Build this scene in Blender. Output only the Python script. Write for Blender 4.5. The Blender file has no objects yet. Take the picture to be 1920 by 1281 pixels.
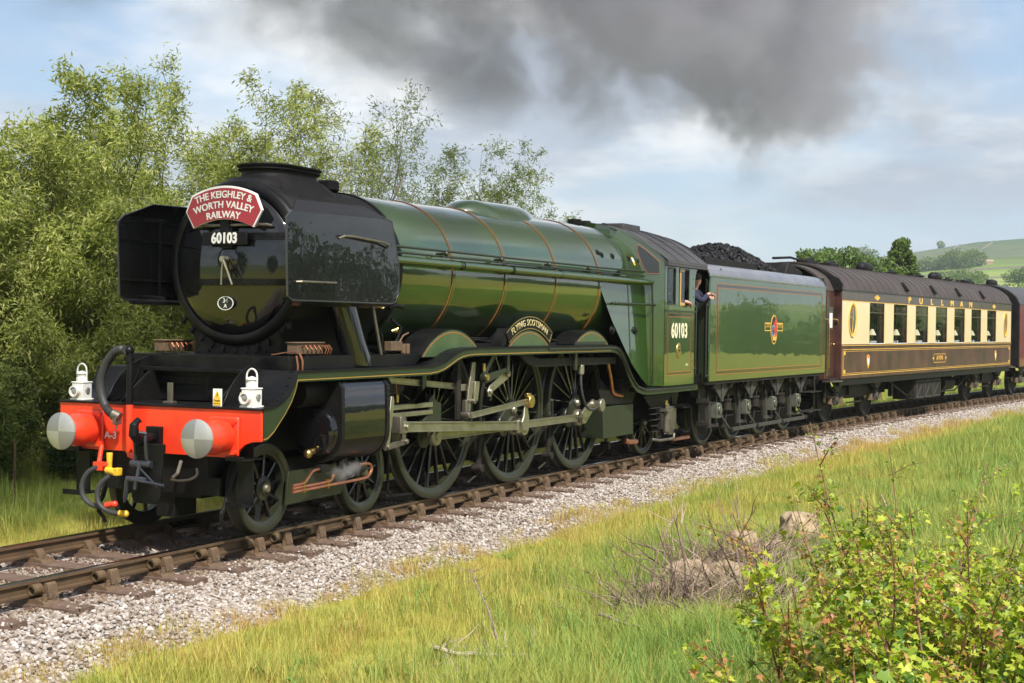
import bpy, bmesh, math, random
import numpy as np
from mathutils import Vector, Matrix, noise as mnoise
R_ = math.radians
PI = math.pi
SC = bpy.context.scene
COL = SC.collection
random.seed(7)
rng = np.random.default_rng(11)

# ------------------------------------------------------------------ camera
CX, CY, CZ = -12.1432, -9.72359, 2.1947
YAW, PITCH, ROLL, LENS = 1.11008, -0.01115, 0.01259, 50.153
def make_camera():
    F = Vector((math.cos(PITCH)*math.sin(YAW), math.cos(PITCH)*math.cos(YAW), math.sin(PITCH)))
    Rr = Vector((math.cos(YAW), -math.sin(YAW), 0)); U = Rr.cross(F)
    R2 = Rr*math.cos(ROLL)+U*math.sin(ROLL); U2 = U*math.cos(ROLL)-Rr*math.sin(ROLL)
    cd = bpy.data.cameras.new('camera'); cd.lens = LENS; cd.sensor_width = 36; cd.sensor_fit = 'HORIZONTAL'
    cd.clip_start = .1; cd.clip_end = 9000
    c = bpy.data.objects.new('camera', cd); COL.objects.link(c)
    M = Matrix(((R2.x, U2.x, -F.x, CX), (R2.y, U2.y, -F.y, CY), (R2.z, U2.z, -F.z, CZ), (0, 0, 0, 1)))
    c.matrix_world = M; SC.camera = c
make_camera()
SC.render.resolution_x = 1024; SC.render.resolution_y = 683
SC.render.engine = 'CYCLES'
SC.cycles.use_denoising = True
SC.cycles.max_bounces = 7; SC.cycles.diffuse_bounces = 3; SC.cycles.glossy_bounces = 4
SC.cycles.transmission_bounces = 6; SC.cycles.transparent_max_bounces = 12; SC.cycles.volume_bounces = 1
SC.cycles.volume_step_rate = 1.0; SC.cycles.volume_max_steps = 96
SC.cycles.caustics_reflective = False; SC.cycles.caustics_refractive = False
SC.cycles.sample_clamp_indirect = 6
SC.view_settings.view_transform = 'Standard'; SC.view_settings.look = 'None'
SC.view_settings.exposure = 0.72; SC.view_settings.gamma = 1
SC.view_settings.use_curve_mapping = False

# ------------------------------------------------------------------ world + sun
SUN = Vector((-.50, -.62, .95)).normalized()
CLX, CLY = 2.3, 5.1
HAZE = .00022
def make_world():
    w = bpy.data.worlds.new('World'); SC.world = w; w.use_nodes = True
    N = w.node_tree.nodes; K = w.node_tree.links; N.clear()
    out = N.new('ShaderNodeOutputWorld'); bg = N.new('ShaderNodeBackground'); bg.inputs['Strength'].default_value = .1
    K.new(bg.outputs[0], out.inputs[0])
    sky = N.new('ShaderNodeTexSky'); sky.sky_type = 'NISHITA'; sky.sun_disc = False
    sky.sun_elevation = math.asin(SUN.z); sky.sun_rotation = math.atan2(SUN.x, SUN.y)
    sky.air_density = 1.0; sky.dust_density = 1.5; sky.ozone_density = 1.5
    tc = N.new('ShaderNodeTexCoord'); sx = N.new('ShaderNodeSeparateXYZ'); K.new(tc.outputs['Generated'], sx.inputs[0])
    def m(op, a, b=None, c=None, clamp=False):
        n = N.new('ShaderNodeMath'); n.operation = op; n.use_clamp = clamp
        for i, v in enumerate((a, b, c)):
            if v is None: continue
            if isinstance(v, (int, float)): n.inputs[i].default_value = v
            else: K.new(v, n.inputs[i])
        return n.outputs[0]
    zc = m('ADD', m('MAXIMUM', sx.outputs['Z'], 0.0), .16)
    px = m('DIVIDE', sx.outputs['X'], zc); py = m('DIVIDE', sx.outputs['Y'], zc)
    cb = N.new('ShaderNodeCombineXYZ'); K.new(px, cb.inputs[0]); K.new(py, cb.inputs[1]); cb.inputs[2].default_value = 3.7
    def nz(scale, det, rough, off):
        mp = N.new('ShaderNodeMapping'); mp.inputs['Location'].default_value = off; K.new(cb.outputs[0], mp.inputs[0])
        n = N.new('ShaderNodeTexNoise'); n.inputs['Scale'].default_value = scale; n.inputs['Detail'].default_value = det
        n.inputs['Roughness'].default_value = rough; K.new(mp.outputs[0], n.inputs['Vector']); return n.outputs[0]
    def ramp(v, a, b):
        n = N.new('ShaderNodeMapRange'); n.interpolation_type = 'SMOOTHSTEP'; n.inputs[1].default_value = a; n.inputs[2].default_value = b
        K.new(v, n.inputs[0]); return n.outputs[0]
    big = nz(.55, 10, .58, (CLX, CLY, 0)); cover = ramp(big, .40, .56)
    lit = ramp(nz(1.3, 10, .6, (CLX+.06, CLY+.10, .3)), .40, .62)
    dark = ramp(nz(.30, 6, .5, (4.1, 9.2, 0)), .42, .66)
    def mix(f, a, b):
        n = N.new('ShaderNodeMix'); n.data_type = 'RGBA'
        if isinstance(f, (int, float)): n.inputs[0].default_value = f
        else: K.new(f, n.inputs[0])
        for i, v in ((6, a), (7, b)):
            if isinstance(v, tuple): n.inputs[i].default_value = (*v, 1)
            else: K.new(v, n.inputs[i])
        return n.outputs[2]
    cloud = mix(lit, (3.1, 3.4, 4.15), (7.4, 7.35, 7.3))
    cloud = mix(m('MULTIPLY', dark, .55), cloud, (2.1, 2.3, 2.85))
    skyc = mix(.5, sky.outputs[0], (2.2, 3.2, 4.9))
    base = mix(m('MULTIPLY', cover, .93), skyc, cloud)
    hz = m('POWER', m('SUBTRACT', 1.0, m('MAXIMUM', sx.outputs['Z'], 0.0)), 9.0)
    base = mix(m('MULTIPLY', hz, .4), base, (3.3, 3.8, 4.6))
    low = ramp(sx.outputs['Z'], -.02, -.001)
    base = mix(low, (1.2, 1.5, .7), base)
    K.new(base, bg.inputs[0])
CLX, CLY = 4.9, 12.1
HAZE = .00022
make_world()
sd = bpy.data.lights.new('sun', 'SUN'); sd.energy = 4.9; sd.angle = R_(2.5); sd.color = (1, .955, .88)
so = bpy.data.objects.new('sun', sd); COL.objects.link(so); so.location = SUN*80
so.rotation_euler = (-SUN).to_track_quat('-Z', 'Y').to_euler()

# ------------------------------------------------------------------ helpers
class G:
    def __init__(s): s.v = []; s.f = []
    def add(s, vs, fs):
        b = len(s.v); s.v += [tuple(v) for v in vs]; s.f += [tuple(i+b for i in f) for f in fs]; return s
    def box(s, x0, x1, y0, y1, z0, z1):
        return s.add([(x, y, z) for x in (x0, x1) for y in (y0, y1) for z in (z0, z1)],
                     [(0, 1, 3, 2), (4, 6, 7, 5), (0, 4, 5, 1), (2, 3, 7, 6), (0, 2, 6, 4), (1, 5, 7, 3)])
    def cyl(s, p0, p1, r0, r1=None, n=16, caps=True):
        r1 = r0 if r1 is None else r1
        p0 = Vector(p0); p1 = Vector(p1); d = (p1-p0).normalized()
        a = d.orthogonal().normalized(); b = d.cross(a); vs = []
        for p, r in ((p0, r0), (p1, r1)):
            for i in range(n):
                t = 2*PI*i/n; vs.append(p+a*(r*math.cos(t))+b*(r*math.sin(t)))
        fs = [(i, (i+1) % n, n+(i+1) % n, n+i) for i in range(n)]
        if caps: fs += [tuple(range(n-1, -1, -1)), tuple(range(n, 2*n))]
        return s.add(vs, fs)
    def tube(s, pts, r, n=8, caps=True, sm=0):
        pts = [Vector(p) for p in pts]
        if sm and len(pts) > 2:
            q = []
            for i in range(len(pts)-1):
                a, b, c, d = pts[max(i-1, 0)], pts[i], pts[i+1], pts[min(i+2, len(pts)-1)]
                for k in range(sm):
                    t = k/sm; q.append(.5*((2*b)+(c-a)*t+(2*a-5*b+4*c-d)*t*t+(-a+3*b-3*c+d)*t**3))
            pts = q+[pts[-1]]
        m = len(pts); rs = r if isinstance(r, (list, tuple)) else [r]*m
        d0 = (pts[1]-pts[0]).normalized(); a = d0.orthogonal().normalized(); vs = []
        for i, p in enumerate(pts):
            d = (pts[min(i+1, m-1)]-pts[max(i-1, 0)]).normalized()
            a = (a-d*a.dot(d)).normalized(); b = d.cross(a)
            for k in range(n):
                t = 2*PI*k/n; vs.append(p+a*(rs[i]*math.cos(t))+b*(rs[i]*math.sin(t)))
        fs = []
        for i in range(m-1):
            for k in range(n): fs.append((i*n+k, i*n+(k+1) % n, (i+1)*n+(k+1) % n, (i+1)*n+k))
        if caps: fs += [tuple(range(n-1, -1, -1)), tuple(range((m-1)*n, m*n))]
        return s.add(vs, fs)
    def lathe(s, prof, o=(0, 0, 0), axis='y', n=48, close=False):
        # prof: list of (r, h) ; h along axis
        vs = []
        for r, h in prof:
            for k in range(n):
                t = 2*PI*k/n; c, q = r*math.cos(t), r*math.sin(t)
                if axis == 'y': p = (o[0]+c, o[1]+h, o[2]+q)
                elif axis == 'x': p = (o[0]+h, o[1]+c, o[2]+q)
                else: p = (o[0]+c, o[1]+q, o[2]+h)
                vs.append(p)
        m = len(prof); fs = []
        for i in range(m-1 if not close else m):
            j = (i+1) % m
            for k in range(n): fs.append((i*n+k, i*n+(k+1) % n, j*n+(k+1) % n, j*n+k))
        if not close:
            if prof[0][0] > 1e-5: fs.append(tuple(range(n-1, -1, -1)))
            if prof[-1][0] > 1e-5: fs.append(tuple(range((m-1)*n, m*n)))
        return s.add(vs, fs)
    def prism(s, poly, axis, a, b):
        # poly in the two other axes (x,z for axis y; y,z for axis x; x,y for axis z)
        def P(u, v, w): return {'y': (u, w, v), 'x': (w, u, v), 'z': (u, v, w)}[axis]
        n = len(poly)
        vs = [P(u, v, a) for u, v in poly]+[P(u, v, b) for u, v in poly]
        return s.add(vs, [tuple(range(n)), tuple(range(2*n-1, n-1, -1))]+[(i, (i+1) % n, n+(i+1) % n, n+i) for i in range(n)])
    def strip(s, prof, axis, a, b, t=.012):
        # open profile polyline thickened by t (along its normal) and extruded
        up = []; m = len(prof)
        for i, (u, v) in enumerate(prof):
            u0, v0 = prof[max(i-1, 0)]; u1, v1 = prof[min(i+1, m-1)]
            l = math.hypot(u1-u0, v1-v0) or 1; up.append((u+(v1-v0)/l*t, v-(u1-u0)/l*t))
        for i in range(m-1): s.prism([prof[i], prof[i+1], up[i+1], up[i]], axis, a, b)
        return s
    def sphere(s, c, r, n=12, m=8, sc=(1, 1, 1)):
        vs = [(c[0], c[1], c[2]-r*sc[2])]
        for j in range(1, m):
            ph = -PI/2+PI*j/m
            for k in range(n):
                t = 2*PI*k/n; vs.append((c[0]+r*sc[0]*math.cos(ph)*math.cos(t), c[1]+r*sc[1]*math.cos(ph)*math.sin(t), c[2]+r*sc[2]*math.sin(ph)))
        vs.append((c[0], c[1], c[2]+r*sc[2])); fs = []
        for k in range(n): fs.append((0, 1+(k+1) % n, 1+k))
        for j in range(m-2):
            for k in range(n): fs.append((1+j*n+k, 1+j*n+(k+1) % n, 1+(j+1)*n+(k+1) % n, 1+(j+1)*n+k))
        L = len(vs)-1
        for k in range(n): fs.append((L, L-n+k, L-n+(k+1) % n))
        return s.add(vs, fs)
    def loft(s, rings, closed=True, caps=True):
        n = len(rings[0]); vs = [p for r in rings for p in r]; fs = []
        for i in range(len(rings)-1):
            for k in range(n if closed else n-1): fs.append((i*n+k, i*n+(k+1) % n, (i+1)*n+(k+1) % n, (i+1)*n+k))
        if caps and closed: fs += [tuple(range(n-1, -1, -1)), tuple(range((len(rings)-1)*n, len(rings)*n))]
        return s.add(vs, fs)

def mesh_of(name, g, smooth=35):
    me = bpy.data.meshes.new(name)
    me.from_pydata([tuple(v) for v in g.v], [], g.f)
    bm = bmesh.new(); bm.from_mesh(me); bmesh.ops.recalc_face_normals(bm, faces=bm.faces); bm.to_mesh(me); bm.free()
    if smooth:
        me.polygons.foreach_set('use_smooth', [True]*len(me.polygons)); me.set_sharp_from_angle(angle=R_(smooth))
    me.update(); return me
def link(name, me, m=None, parent=None, loc=None, rot=None):
    o = bpy.data.objects.new(name, me); COL.objects.link(o)
    if m is not None and not me.materials: me.materials.append(m)
    if parent is not None: o.parent = parent
    if loc is not None: o.location = loc
    if rot is not None: o.rotation_euler = rot
    return o
def obj(name, g, m, parent=None, smooth=35, bevel=0, loc=None, rot=None, label=None, seg=2):
    o = link(name, mesh_of(name, g, smooth), m, parent, loc, rot)
    if bevel:
        b = o.modifiers.new('b', 'BEVEL'); b.width = bevel; b.segments = seg; b.limit_method = 'ANGLE'; b.angle_limit = R_(35); b.harden_normals = False
    if label: o['label'] = label
    return o
def tag(o, label=None, cat=None, group=None, kind=None):
    if label: o['label'] = label
    if cat: o['category'] = cat
    if group: o['group'] = group
    if kind: o['kind'] = kind
    return o
def empty(name, loc=(0, 0, 0), rz=0, label=None, cat=None, group=None, kind=None):
    o = bpy.data.objects.new(name, None); COL.objects.link(o); o.location = loc; o.rotation_euler = (0, 0, rz); o.empty_display_size = .1
    return tag(o, label, cat, group, kind)
def copy_tree(o, parent=None):
    c = o.copy(); COL.objects.link(c); c.parent = parent
    for ch in list(o.children): copy_tree(ch, c)
    return c
def np_mesh(name, V, F, smooth=False, attr=None):
    me = bpy.data.meshes.new(name); V = np.asarray(V, 'f'); F = np.asarray(F, 'i'); k = F.shape[1]
    me.vertices.add(len(V)); me.vertices.foreach_set('co', V.ravel())
    me.loops.add(F.size); me.loops.foreach_set('vertex_index', F.ravel())
    me.polygons.add(len(F)); me.polygons.foreach_set('loop_start', np.arange(0, F.size, k, dtype='i'))
    try: me.polygons.foreach_set('loop_total', np.full(len(F), k, 'i'))
    except Exception: pass
    me.polygons.foreach_set('use_smooth', [smooth]*len(F))
    me.update(calc_edges=True); me.validate(); return me

# ------------------------------------------------------------------ materials
def newmat(name):
    m = bpy.data.materials.new(name); m.use_nodes = True; N = m.node_tree.nodes; K = m.node_tree.links
    return m, N, K, N['Principled BSDF']
def pm(name, col, rough=.5, metal=0., coat=0., col2=None, vs=3., vlo=.35, vhi=.7, bump=0., bs=60., rvar=.12, coatr=.04, coati=1.5, spec=.5, det=6, bump2=0, bs2=4):
    m, N, K, b = newmat(name)
    tc = N.new('ShaderNodeTexCoord')
    n = N.new('ShaderNodeTexNoise'); n.inputs['Scale'].default_value = vs; n.inputs['Detail'].default_value = det; n.inputs['Roughness'].default_value = .6
    K.new(tc.outputs['Object'], n.inputs['Vector'])
    r = N.new('ShaderNodeMapRange'); r.inputs[1].default_value = vlo; r.inputs[2].default_value = vhi; K.new(n.outputs[0], r.inputs[0])
    mx = N.new('ShaderNodeMix'); mx.data_type = 'RGBA'; K.new(r.outputs[0], mx.inputs[0])
    c2 = col2 or tuple(c*.78 for c in col)
    mx.inputs[6].default_value = (*col, 1); mx.inputs[7].default_value = (*c2, 1)
    K.new(mx.outputs[2], b.inputs['Base Color'])
    rr = N.new('ShaderNodeMapRange'); rr.inputs[3].default_value = max(.02, rough-rvar*.5); rr.inputs[4].default_value = min(1, rough+rvar)
    K.new(n.outputs[0], rr.inputs[0]); K.new(rr.outputs[0], b.inputs['Roughness'])
    b.inputs['Metallic'].default_value = metal; b.inputs['Specular IOR Level'].default_value = spec
    if coat: b.inputs['Coat Weight'].default_value = coat; b.inputs['Coat Roughness'].default_value = coatr; b.inputs['Coat IOR'].default_value = coati
    prev = None
    for st, sc_, dd in ((bump, bs, 4), (bump2, bs2, 2)):
        if st:
            n2 = N.new('ShaderNodeTexNoise'); n2.inputs['Scale'].default_value = sc_; n2.inputs['Detail'].default_value = dd; K.new(tc.outputs['Object'], n2.inputs['Vector'])
            bp = N.new('ShaderNodeBump'); bp.inputs['Strength'].default_value = st; bp.inputs['Distance'].default_value = .01 if sc_ > 20 else .03
            K.new(n2.outputs[0], bp.inputs['Height'])
            if prev: K.new(prev, bp.inputs['Normal'])
            prev = bp.outputs[0]
    if prev:
        K.new(prev, b.inputs['Normal'])
        if coat: K.new(prev, b.inputs['Coat Normal'])
    return m
def leafmat(name, c1, c2, c3, trans=.45, rough=.5, cn=None):
    m, N, K, b = newmat(name)
    geo = N.new('ShaderNodeNewGeometry'); rp = N.new('ShaderNodeValToRGB'); K.new(geo.outputs['Random Per Island'], rp.inputs[0])
    e = rp.color_ramp.elements; e[0].color = (*c1, 1); e[1].color = (*c3, 1); x = rp.color_ramp.elements.new(.5); x.color = (*c2, 1)
    tc = N.new('ShaderNodeTexCoord'); n = N.new('ShaderNodeTexNoise'); n.inputs['Scale'].default_value = .9; n.inputs['Detail'].default_value = 3; K.new(tc.outputs['Object'], n.inputs['Vector'])
    r = N.new('ShaderNodeMapRange'); r.inputs[1].default_value = .35; r.inputs[2].default_value = .65; r.inputs[3].default_value = .72; r.inputs[4].default_value = 1.18; K.new(n.outputs[0], r.inputs[0])
    mu = N.new('ShaderNodeVectorMath'); mu.operation = 'SCALE'; K.new(rp.outputs[0], mu.inputs[0]); K.new(r.outputs[0], mu.inputs[3])
    K.new(mu.outputs[0], b.inputs['Base Color']); b.inputs['Roughness'].default_value = rough; b.inputs['Specular IOR Level'].default_value = .35
    t = N.new('ShaderNodeBsdfTranslucent'); sc2 = N.new('ShaderNodeMix'); sc2.data_type = 'RGBA'; sc2.blend_type = 'MULTIPLY'; sc2.inputs[0].default_value = 1
    K.new(mu.outputs[0], sc2.inputs[6]); sc2.inputs[7].default_value = (1.15, 1.3, .55, 1); K.new(sc2.outputs[2], t.inputs[0])
    ms = N.new('ShaderNodeMixShader'); ms.inputs[0].default_value = trans; K.new(b.outputs[0], ms.inputs[1]); K.new(t.outputs[0], ms.inputs[2])
    K.new(ms.outputs[0], N['Material Output'].inputs[0]); return m
def glassmat(name, tint=(.86, .88, .86), alpha=.25):
    m, N, K, b = newmat(name)
    tr = N.new('ShaderNodeBsdfTransparent'); tr.inputs[0].default_value = (*tint, 1); gl = N.new('ShaderNodeBsdfGlossy'); gl.inputs['Roughness'].default_value = .02
    lw = N.new('ShaderNodeLayerWeight'); lw.inputs[0].default_value = .5; fr = N.new('ShaderNodeMath'); fr.operation = 'POWER'; K.new(lw.outputs['Facing'], fr.inputs[0]); fr.inputs[1].default_value = 4.5; ms = N.new('ShaderNodeMixShader')
    ad = N.new('ShaderNodeMath'); ad.operation = 'MULTIPLY_ADD'; ad.inputs[1].default_value = .6; ad.inputs[2].default_value = .025; K.new(fr.outputs[0], ad.inputs[0])
    K.new(ad.outputs[0], ms.inputs[0]); K.new(tr.outputs[0], ms.inputs[1]); K.new(gl.outputs[0], ms.inputs[2]); K.new(ms.outputs[0], N['Material Output'].inputs[0]); return m

M = {}
M['green'] = pm('locomotive_green', (.020, .050, .005), .36, coat=1, coatr=.015, coati=1.95, col2=(.016, .042, .005), vs=1.3, rvar=.05, bump2=.05, bs2=2.2, spec=.3)
M['green_dk'] = pm('green_matt_dirty', (.011, .018, .006), .45, coat=.25, coatr=.2, col2=(.016, .019, .010), vs=4, bump2=.05)
M['green_sp'] = pm('splasher_green', (.038, .072, .02), .4, coat=.5, coatr=.2, col2=(.06, .10, .04), vs=5, det=8)
M['tyre'] = pm('tyre_green', (.011, .014, .005), .45, coat=.2, coatr=.15, col2=(.022, .022, .012), vs=5)
M['black'] = pm('gloss_black', (.003, .003, .0035), .3, coat=1, coatr=.010, coati=1.62, spec=.1, col2=(.006, .006, .007), vs=2, rvar=.04, bump2=.09, bs2=2.6)
M['black2'] = pm('satin_black', (.0035, .0035, .004), .45, coat=.12, coatr=.2, spec=.15, col2=(.012, .0115, .011), vs=5, vlo=.45, vhi=.8, bump=.12, bs=40)
M['black3'] = pm('oily_black', (.005, .0047, .0045), .5, spec=.25, col2=(.022, .018, .014), vs=7, vlo=.52, vhi=.9, bump=.2, bs=50)
M['soot'] = pm('sooty_black', (.006, .0057, .006), .58, spec=.2, col2=(.022, .020, .020), vs=3.5, vlo=.4, vhi=.8, bump=.25, bs=70)
M['red'] = pm('buffer_beam_red', (.78, .045, .012), .36, coat=.5, coatr=.15, col2=(.58, .032, .012), vs=4.5, vlo=.45, vhi=.8, det=10, rvar=.2, bump=.08, bs=40, bump2=.06, bs2=5)
M['steel'] = pm('polished_steel', (.46, .43, .34), .33, metal=.9, col2=(.30, .28, .20), vs=6, rvar=.15, bump=.05)
M['steel_dk'] = pm('dull_steel', (.24, .22, .18), .42, metal=.8, col2=(.14, .12, .09), vs=9, bump=.1)
M['slate'] = pm('coupling_slate', (.02, .023, .03), .3, coat=.6, coatr=.15, vs=6)
M['gloompane'] = pm('cab_gloom_pane', (.008, .009, .009), .1, coat=1, coatr=.02, vs=4)  # opaque near-black: gloom of the cab behind is painted into the pane
M['lips'] = pm('lips', (.36, .15, .12), .5)
M['valance'] = pm('valance_green', (.013, .028, .006), .45, coat=.25, coatr=.25, vs=5)
M['copper'] = pm('copper', (.72, .30, .16), .3, metal=1, col2=(.45, .2, .12), vs=12)
M['brass'] = pm('brass', (.72, .52, .18), .3, metal=1, col2=(.5, .36, .14), vs=12)
M['orange'] = pm('lining_orange', (.34, .125, .035), .45, vs=8)
M['yellow'] = pm('lining_yellow', (.42, .24, .04), .45)
M['cream_l'] = pm('lettering_cream', (.82, .76, .52), .4)
M['white'] = pm('white_paint', (.62, .62, .59), .4, coat=.3, col2=(.68, .67, .62), vs=14, bump=.05)
M['platelet'] = pm('nameplate_letter_brass', (.85, .70, .36), .35, metal=.4)
M['lensg'] = pm('lamp_glass', (.35, .36, .36), .08, metal=.6)
M['head_red'] = pm('headboard_red', (.30, .022, .035), .42, coat=.2, coatr=.3, col2=(.26, .02, .03), vs=10)
M['rubber'] = pm('rubber', (.035, .035, .035), .55, bump=.1)
M['tapyel'] = pm('yellow_paint', (.75, .45, .02), .45, col2=(.5, .3, .03), vs=20)
M['wood'] = pm('varnished_wood', (.55, .33, .10), .4, coat=.4)
M['coal'] = pm('coal', (.007, .007, .008), .5, spec=.3, col2=(.02, .02, .022), vs=12, bump=.4, bs=30)
M['roofgrey'] = pm('roof_grey_brown', (.036, .028, .026), .62, spec=.35, col2=(.062, .048, .044), vs=1.2, det=10, bump=.2, bs=60)
M['roofblack'] = pm('cab_roof_black', (.03, .03, .033), .5, col2=(.06, .058, .06), vs=3, det=10, bump=.2)
M['umber'] = pm('umber_paint', (.085, .032, .025), .42, coat=.2, coatr=.12, col2=(.024, .009, .008), vs=2, rvar=.05, bump2=.03)
M['umber2'] = pm('umber_upper', (.055, .027, .016), .35, coat=.6, coatr=.1, vs=2)
M['cream'] = pm('cream_paint', (.70, .57, .34), .38, coat=.4, coatr=.1, col2=(.64, .52, .31), vs=2)
M['gold'] = pm('gold_leaf', (.72, .42, .07), .4)
M['frame_dk'] = pm('underframe_grime', (.010, .009, .008), .6, spec=.25, col2=(.034, .028, .022), vs=5, det=9, bump=.3, bs=45)
M['crimson'] = pm('crimson_paint', (.13, .012, .018), .35, coat=.6)
M['sleeper'] = pm('sleeper_timber', (.085, .05, .034), .8, col2=(.15, .10, .07), vs=9, det=10, bump=.8, bs=28)
M['rust'] = pm('rusty_iron', (.14, .085, .045), .62, col2=(.075, .05, .03), vs=16, det=10, bump=.5, bs=80)
M['railside'] = pm('rail_side', (.13, .08, .042), .5, metal=.2, col2=(.075, .05, .03), vs=4, det=10, bump=.25, bs=60)
M['railtop'] = pm('rail_top', (.38, .39, .41), .16, metal=1, col2=(.24, .24, .25), vs=3)
M['key'] = pm('spring_key', (.16, .11, .055), .5, metal=.3, col2=(.09, .06, .035), vs=20, bump=.2)
M['bark'] = pm('bark', (.10, .085, .06), .85, col2=(.16, .14, .10), vs=12, bump=.6, bs=30)
M['twig'] = pm('dead_twig', (.15, .10, .085), .85, col2=(.34, .26, .215), vs=14, bump=.5, bs=60)
M['palewood'] = pm('bleached_branch', (.42, .36, .27), .8, col2=(.26, .20, .15), vs=9, bump=.4)
M['rock'] = pm('gritstone', (.37, .275, .17), .9, col2=(.21, .16, .105), vs=5, det=12, bump=1, bs=18, bump2=.6, bs2=7)
M['skin'] = pm('skin', (.55, .30, .22), .5, vs=10)
M['navy'] = pm('navy_overalls', (.014, .016, .045), .85, col2=(.02, .023, .055), vs=8, bump=.3)
M['shirt'] = pm('pale_blue_shirt', (.35, .42, .55), .8)
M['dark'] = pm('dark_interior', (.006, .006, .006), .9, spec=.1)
M['glass'] = glassmat('window_glass')
M['sign_y'] = pm('sign_yellow', (.82, .5, .03), .4)
M['sign_w'] = pm('sign_white', (.8, .8, .78), .4)
M['blue_l'] = pm('emblem_blue', (.25, .4, .6), .4)
M['red_l'] = pm('emblem_red', (.55, .04, .03), .4)
M['goldl'] = pm('gold_lettering', (.80, .50, .10), .4, spec=.3)
M['cloth_w'] = pm('white_cloth', (.8, .8, .82), .7)
M['teal'] = pm('teal_cloth', (.04, .22, .24), .8)
M['purple'] = pm('purple_cloth', (.25, .08, .3), .8)
M['curtain'] = pm('maroon_curtain', (.06, .012, .016), .8)
M['shade'] = pm('cream_lampshade', (.75, .66, .48), .7)
M['shade'].node_tree.nodes['Principled BSDF'].inputs['Emission Color'].default_value = (1, .86, .62, 1); M['shade'].node_tree.nodes['Principled BSDF'].inputs['Emission Strength'].default_value = .3
M['hair'] = pm('dark_hair', (.05, .03, .02), .7)
M['wall'] = pm('stone_wall', (.2, .18, .15), .9, col2=(.1, .09, .08), vs=2)

M['topsheen'] = pm('tender_top_sheen', (.10, .10, .115), .32, coat=.5, coatr=.2, col2=(.17, .165, .18), vs=2.5, det=10)  # pale grey paints in the sheen of a glossy dark curve
M['oilgrey'] = pm('axlebox_grey', (.14, .15, .12), .38, metal=.3, col2=(.07, .07, .055), vs=7)
M['frame_lt'] = pm('frame_grey', (.05, .047, .04), .6, col2=(.028, .025, .021), vs=6, det=9, bump=.3, bs=45)
M['ovalglass'] = pm('etched_dark_glass', (.05, .055, .05), .12, spec=.8, col2=(.12, .13, .11), vs=6)

TXT = {}
def text_mesh(s, size, xs=1., bold=0., ext=.003, bend=0., space=1., align='CENTER'):
    cu = bpy.data.curves.new('lettering', 'FONT'); cu.body = s; cu.size = size; cu.align_x = align; cu.align_y = 'CENTER'
    cu.offset = bold; cu.extrude = ext; cu.space_character = space; cu.resolution_u = 6; cu.space_line = .86
    o = bpy.data.objects.new('lettering', cu); COL.objects.link(o)
    dg = bpy.context.evaluated_depsgraph_get(); dg.update()
    me = bpy.data.meshes.new_from_object(o.evaluated_get(dg)); bpy.data.objects.remove(o); bpy.data.curves.remove(cu)
    for v in me.vertices:
        x, y = v.co.x*xs, v.co.y
        if bend:
            a = x/bend; x, y = (bend+y)*math.sin(a), (bend+y)*math.cos(a)-bend
        v.co.x, v.co.y = x, y
    me.materials.clear(); return me
SIDE = (PI/2, 0, 0); FRONT = (PI/2, 0, -PI/2)
def text(s, size, m, parent, loc, rot=SIDE, name='lettering', **k):
    return link(name, text_mesh(s, size, **k), m, parent, loc, rot)

# ------------------------------------------------------------------ track geometry
KC, S0 = .00372, 5.
def arc(s, t=0., z=0.):
    if s <= S0: return Vector((s, t, z))
    a = (s-S0)*KC; Rr = 1/KC
    return Vector((S0+(Rr+t)*math.sin(a), -Rr+(Rr+t)*math.cos(a), z))
def heading(s): return 0. if s <= S0 else -(s-S0)*KC
def lateral(x, y):   # inverse: world -> (s, t), vectorised
    x = np.asarray(x, float); y = np.asarray(y, float); Rr = 1/KC
    dx = x-S0; dy = y+Rr; a = np.arctan2(dx, dy); rr = np.hypot(dx, dy)
    return np.where(x > S0, S0+a*Rr, x), np.where(x > S0, rr-Rr, y)

# ================================================================== TERRAIN
def sstep(x, a, b):
    t = np.clip((x-a)/(b-a), 0, 1); return t*t*(3-2*t)
def ground_z(x, y):
    x = np.asarray(x, float); y = np.asarray(y, float)
    s, t = lateral(x, y)
    z = np.full(x.shape, -.50)
    z = z+sstep(-t, 3.5, 10.5)*.42
    z = z-sstep(-t, 14, 90)*.7
    z = z+.05*np.sin(x*.9+y*.4)*np.cos(y*1.1-x*.3)*sstep(np.abs(t), 2.4, 4)+.03*np.sin(x*2.3-y*1.7)*sstep(np.abs(t), 2.6, 4)
    z = z+sstep(t, 2.2, 3.6)*.18*sstep(10-x, 0, 6)
    r = np.hypot(x-CX, y-CY); az = np.degrees(np.arctan2(x-CX, y-CY))
    near = 1-sstep(r, 120, 260)
    # far valley and moor; azimuth measured clockwise from +Y
    crest = np.interp(az, [-180, -60, 30, 60, 75.6, 76.5, 77.3, 79, 81.6, 86, 92, 104, 180], [24, 24, 24, 24, 22, 54, 66, 71, 80, 86, 80, 26, 24])
    f = .34*sstep(r, 230, 560)+.24*sstep(r, 560, 860)+.42*sstep(r, 900, 1330)
    far = -7+f*(crest+7)
    wob = 1.4*np.sin(x*.006+1)*np.cos(y*.008)+.6*np.sin(x*.021+y*.017)
    far = far+wob*sstep(r, 250, 600)
    return z*near+far*(1-near)
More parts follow.
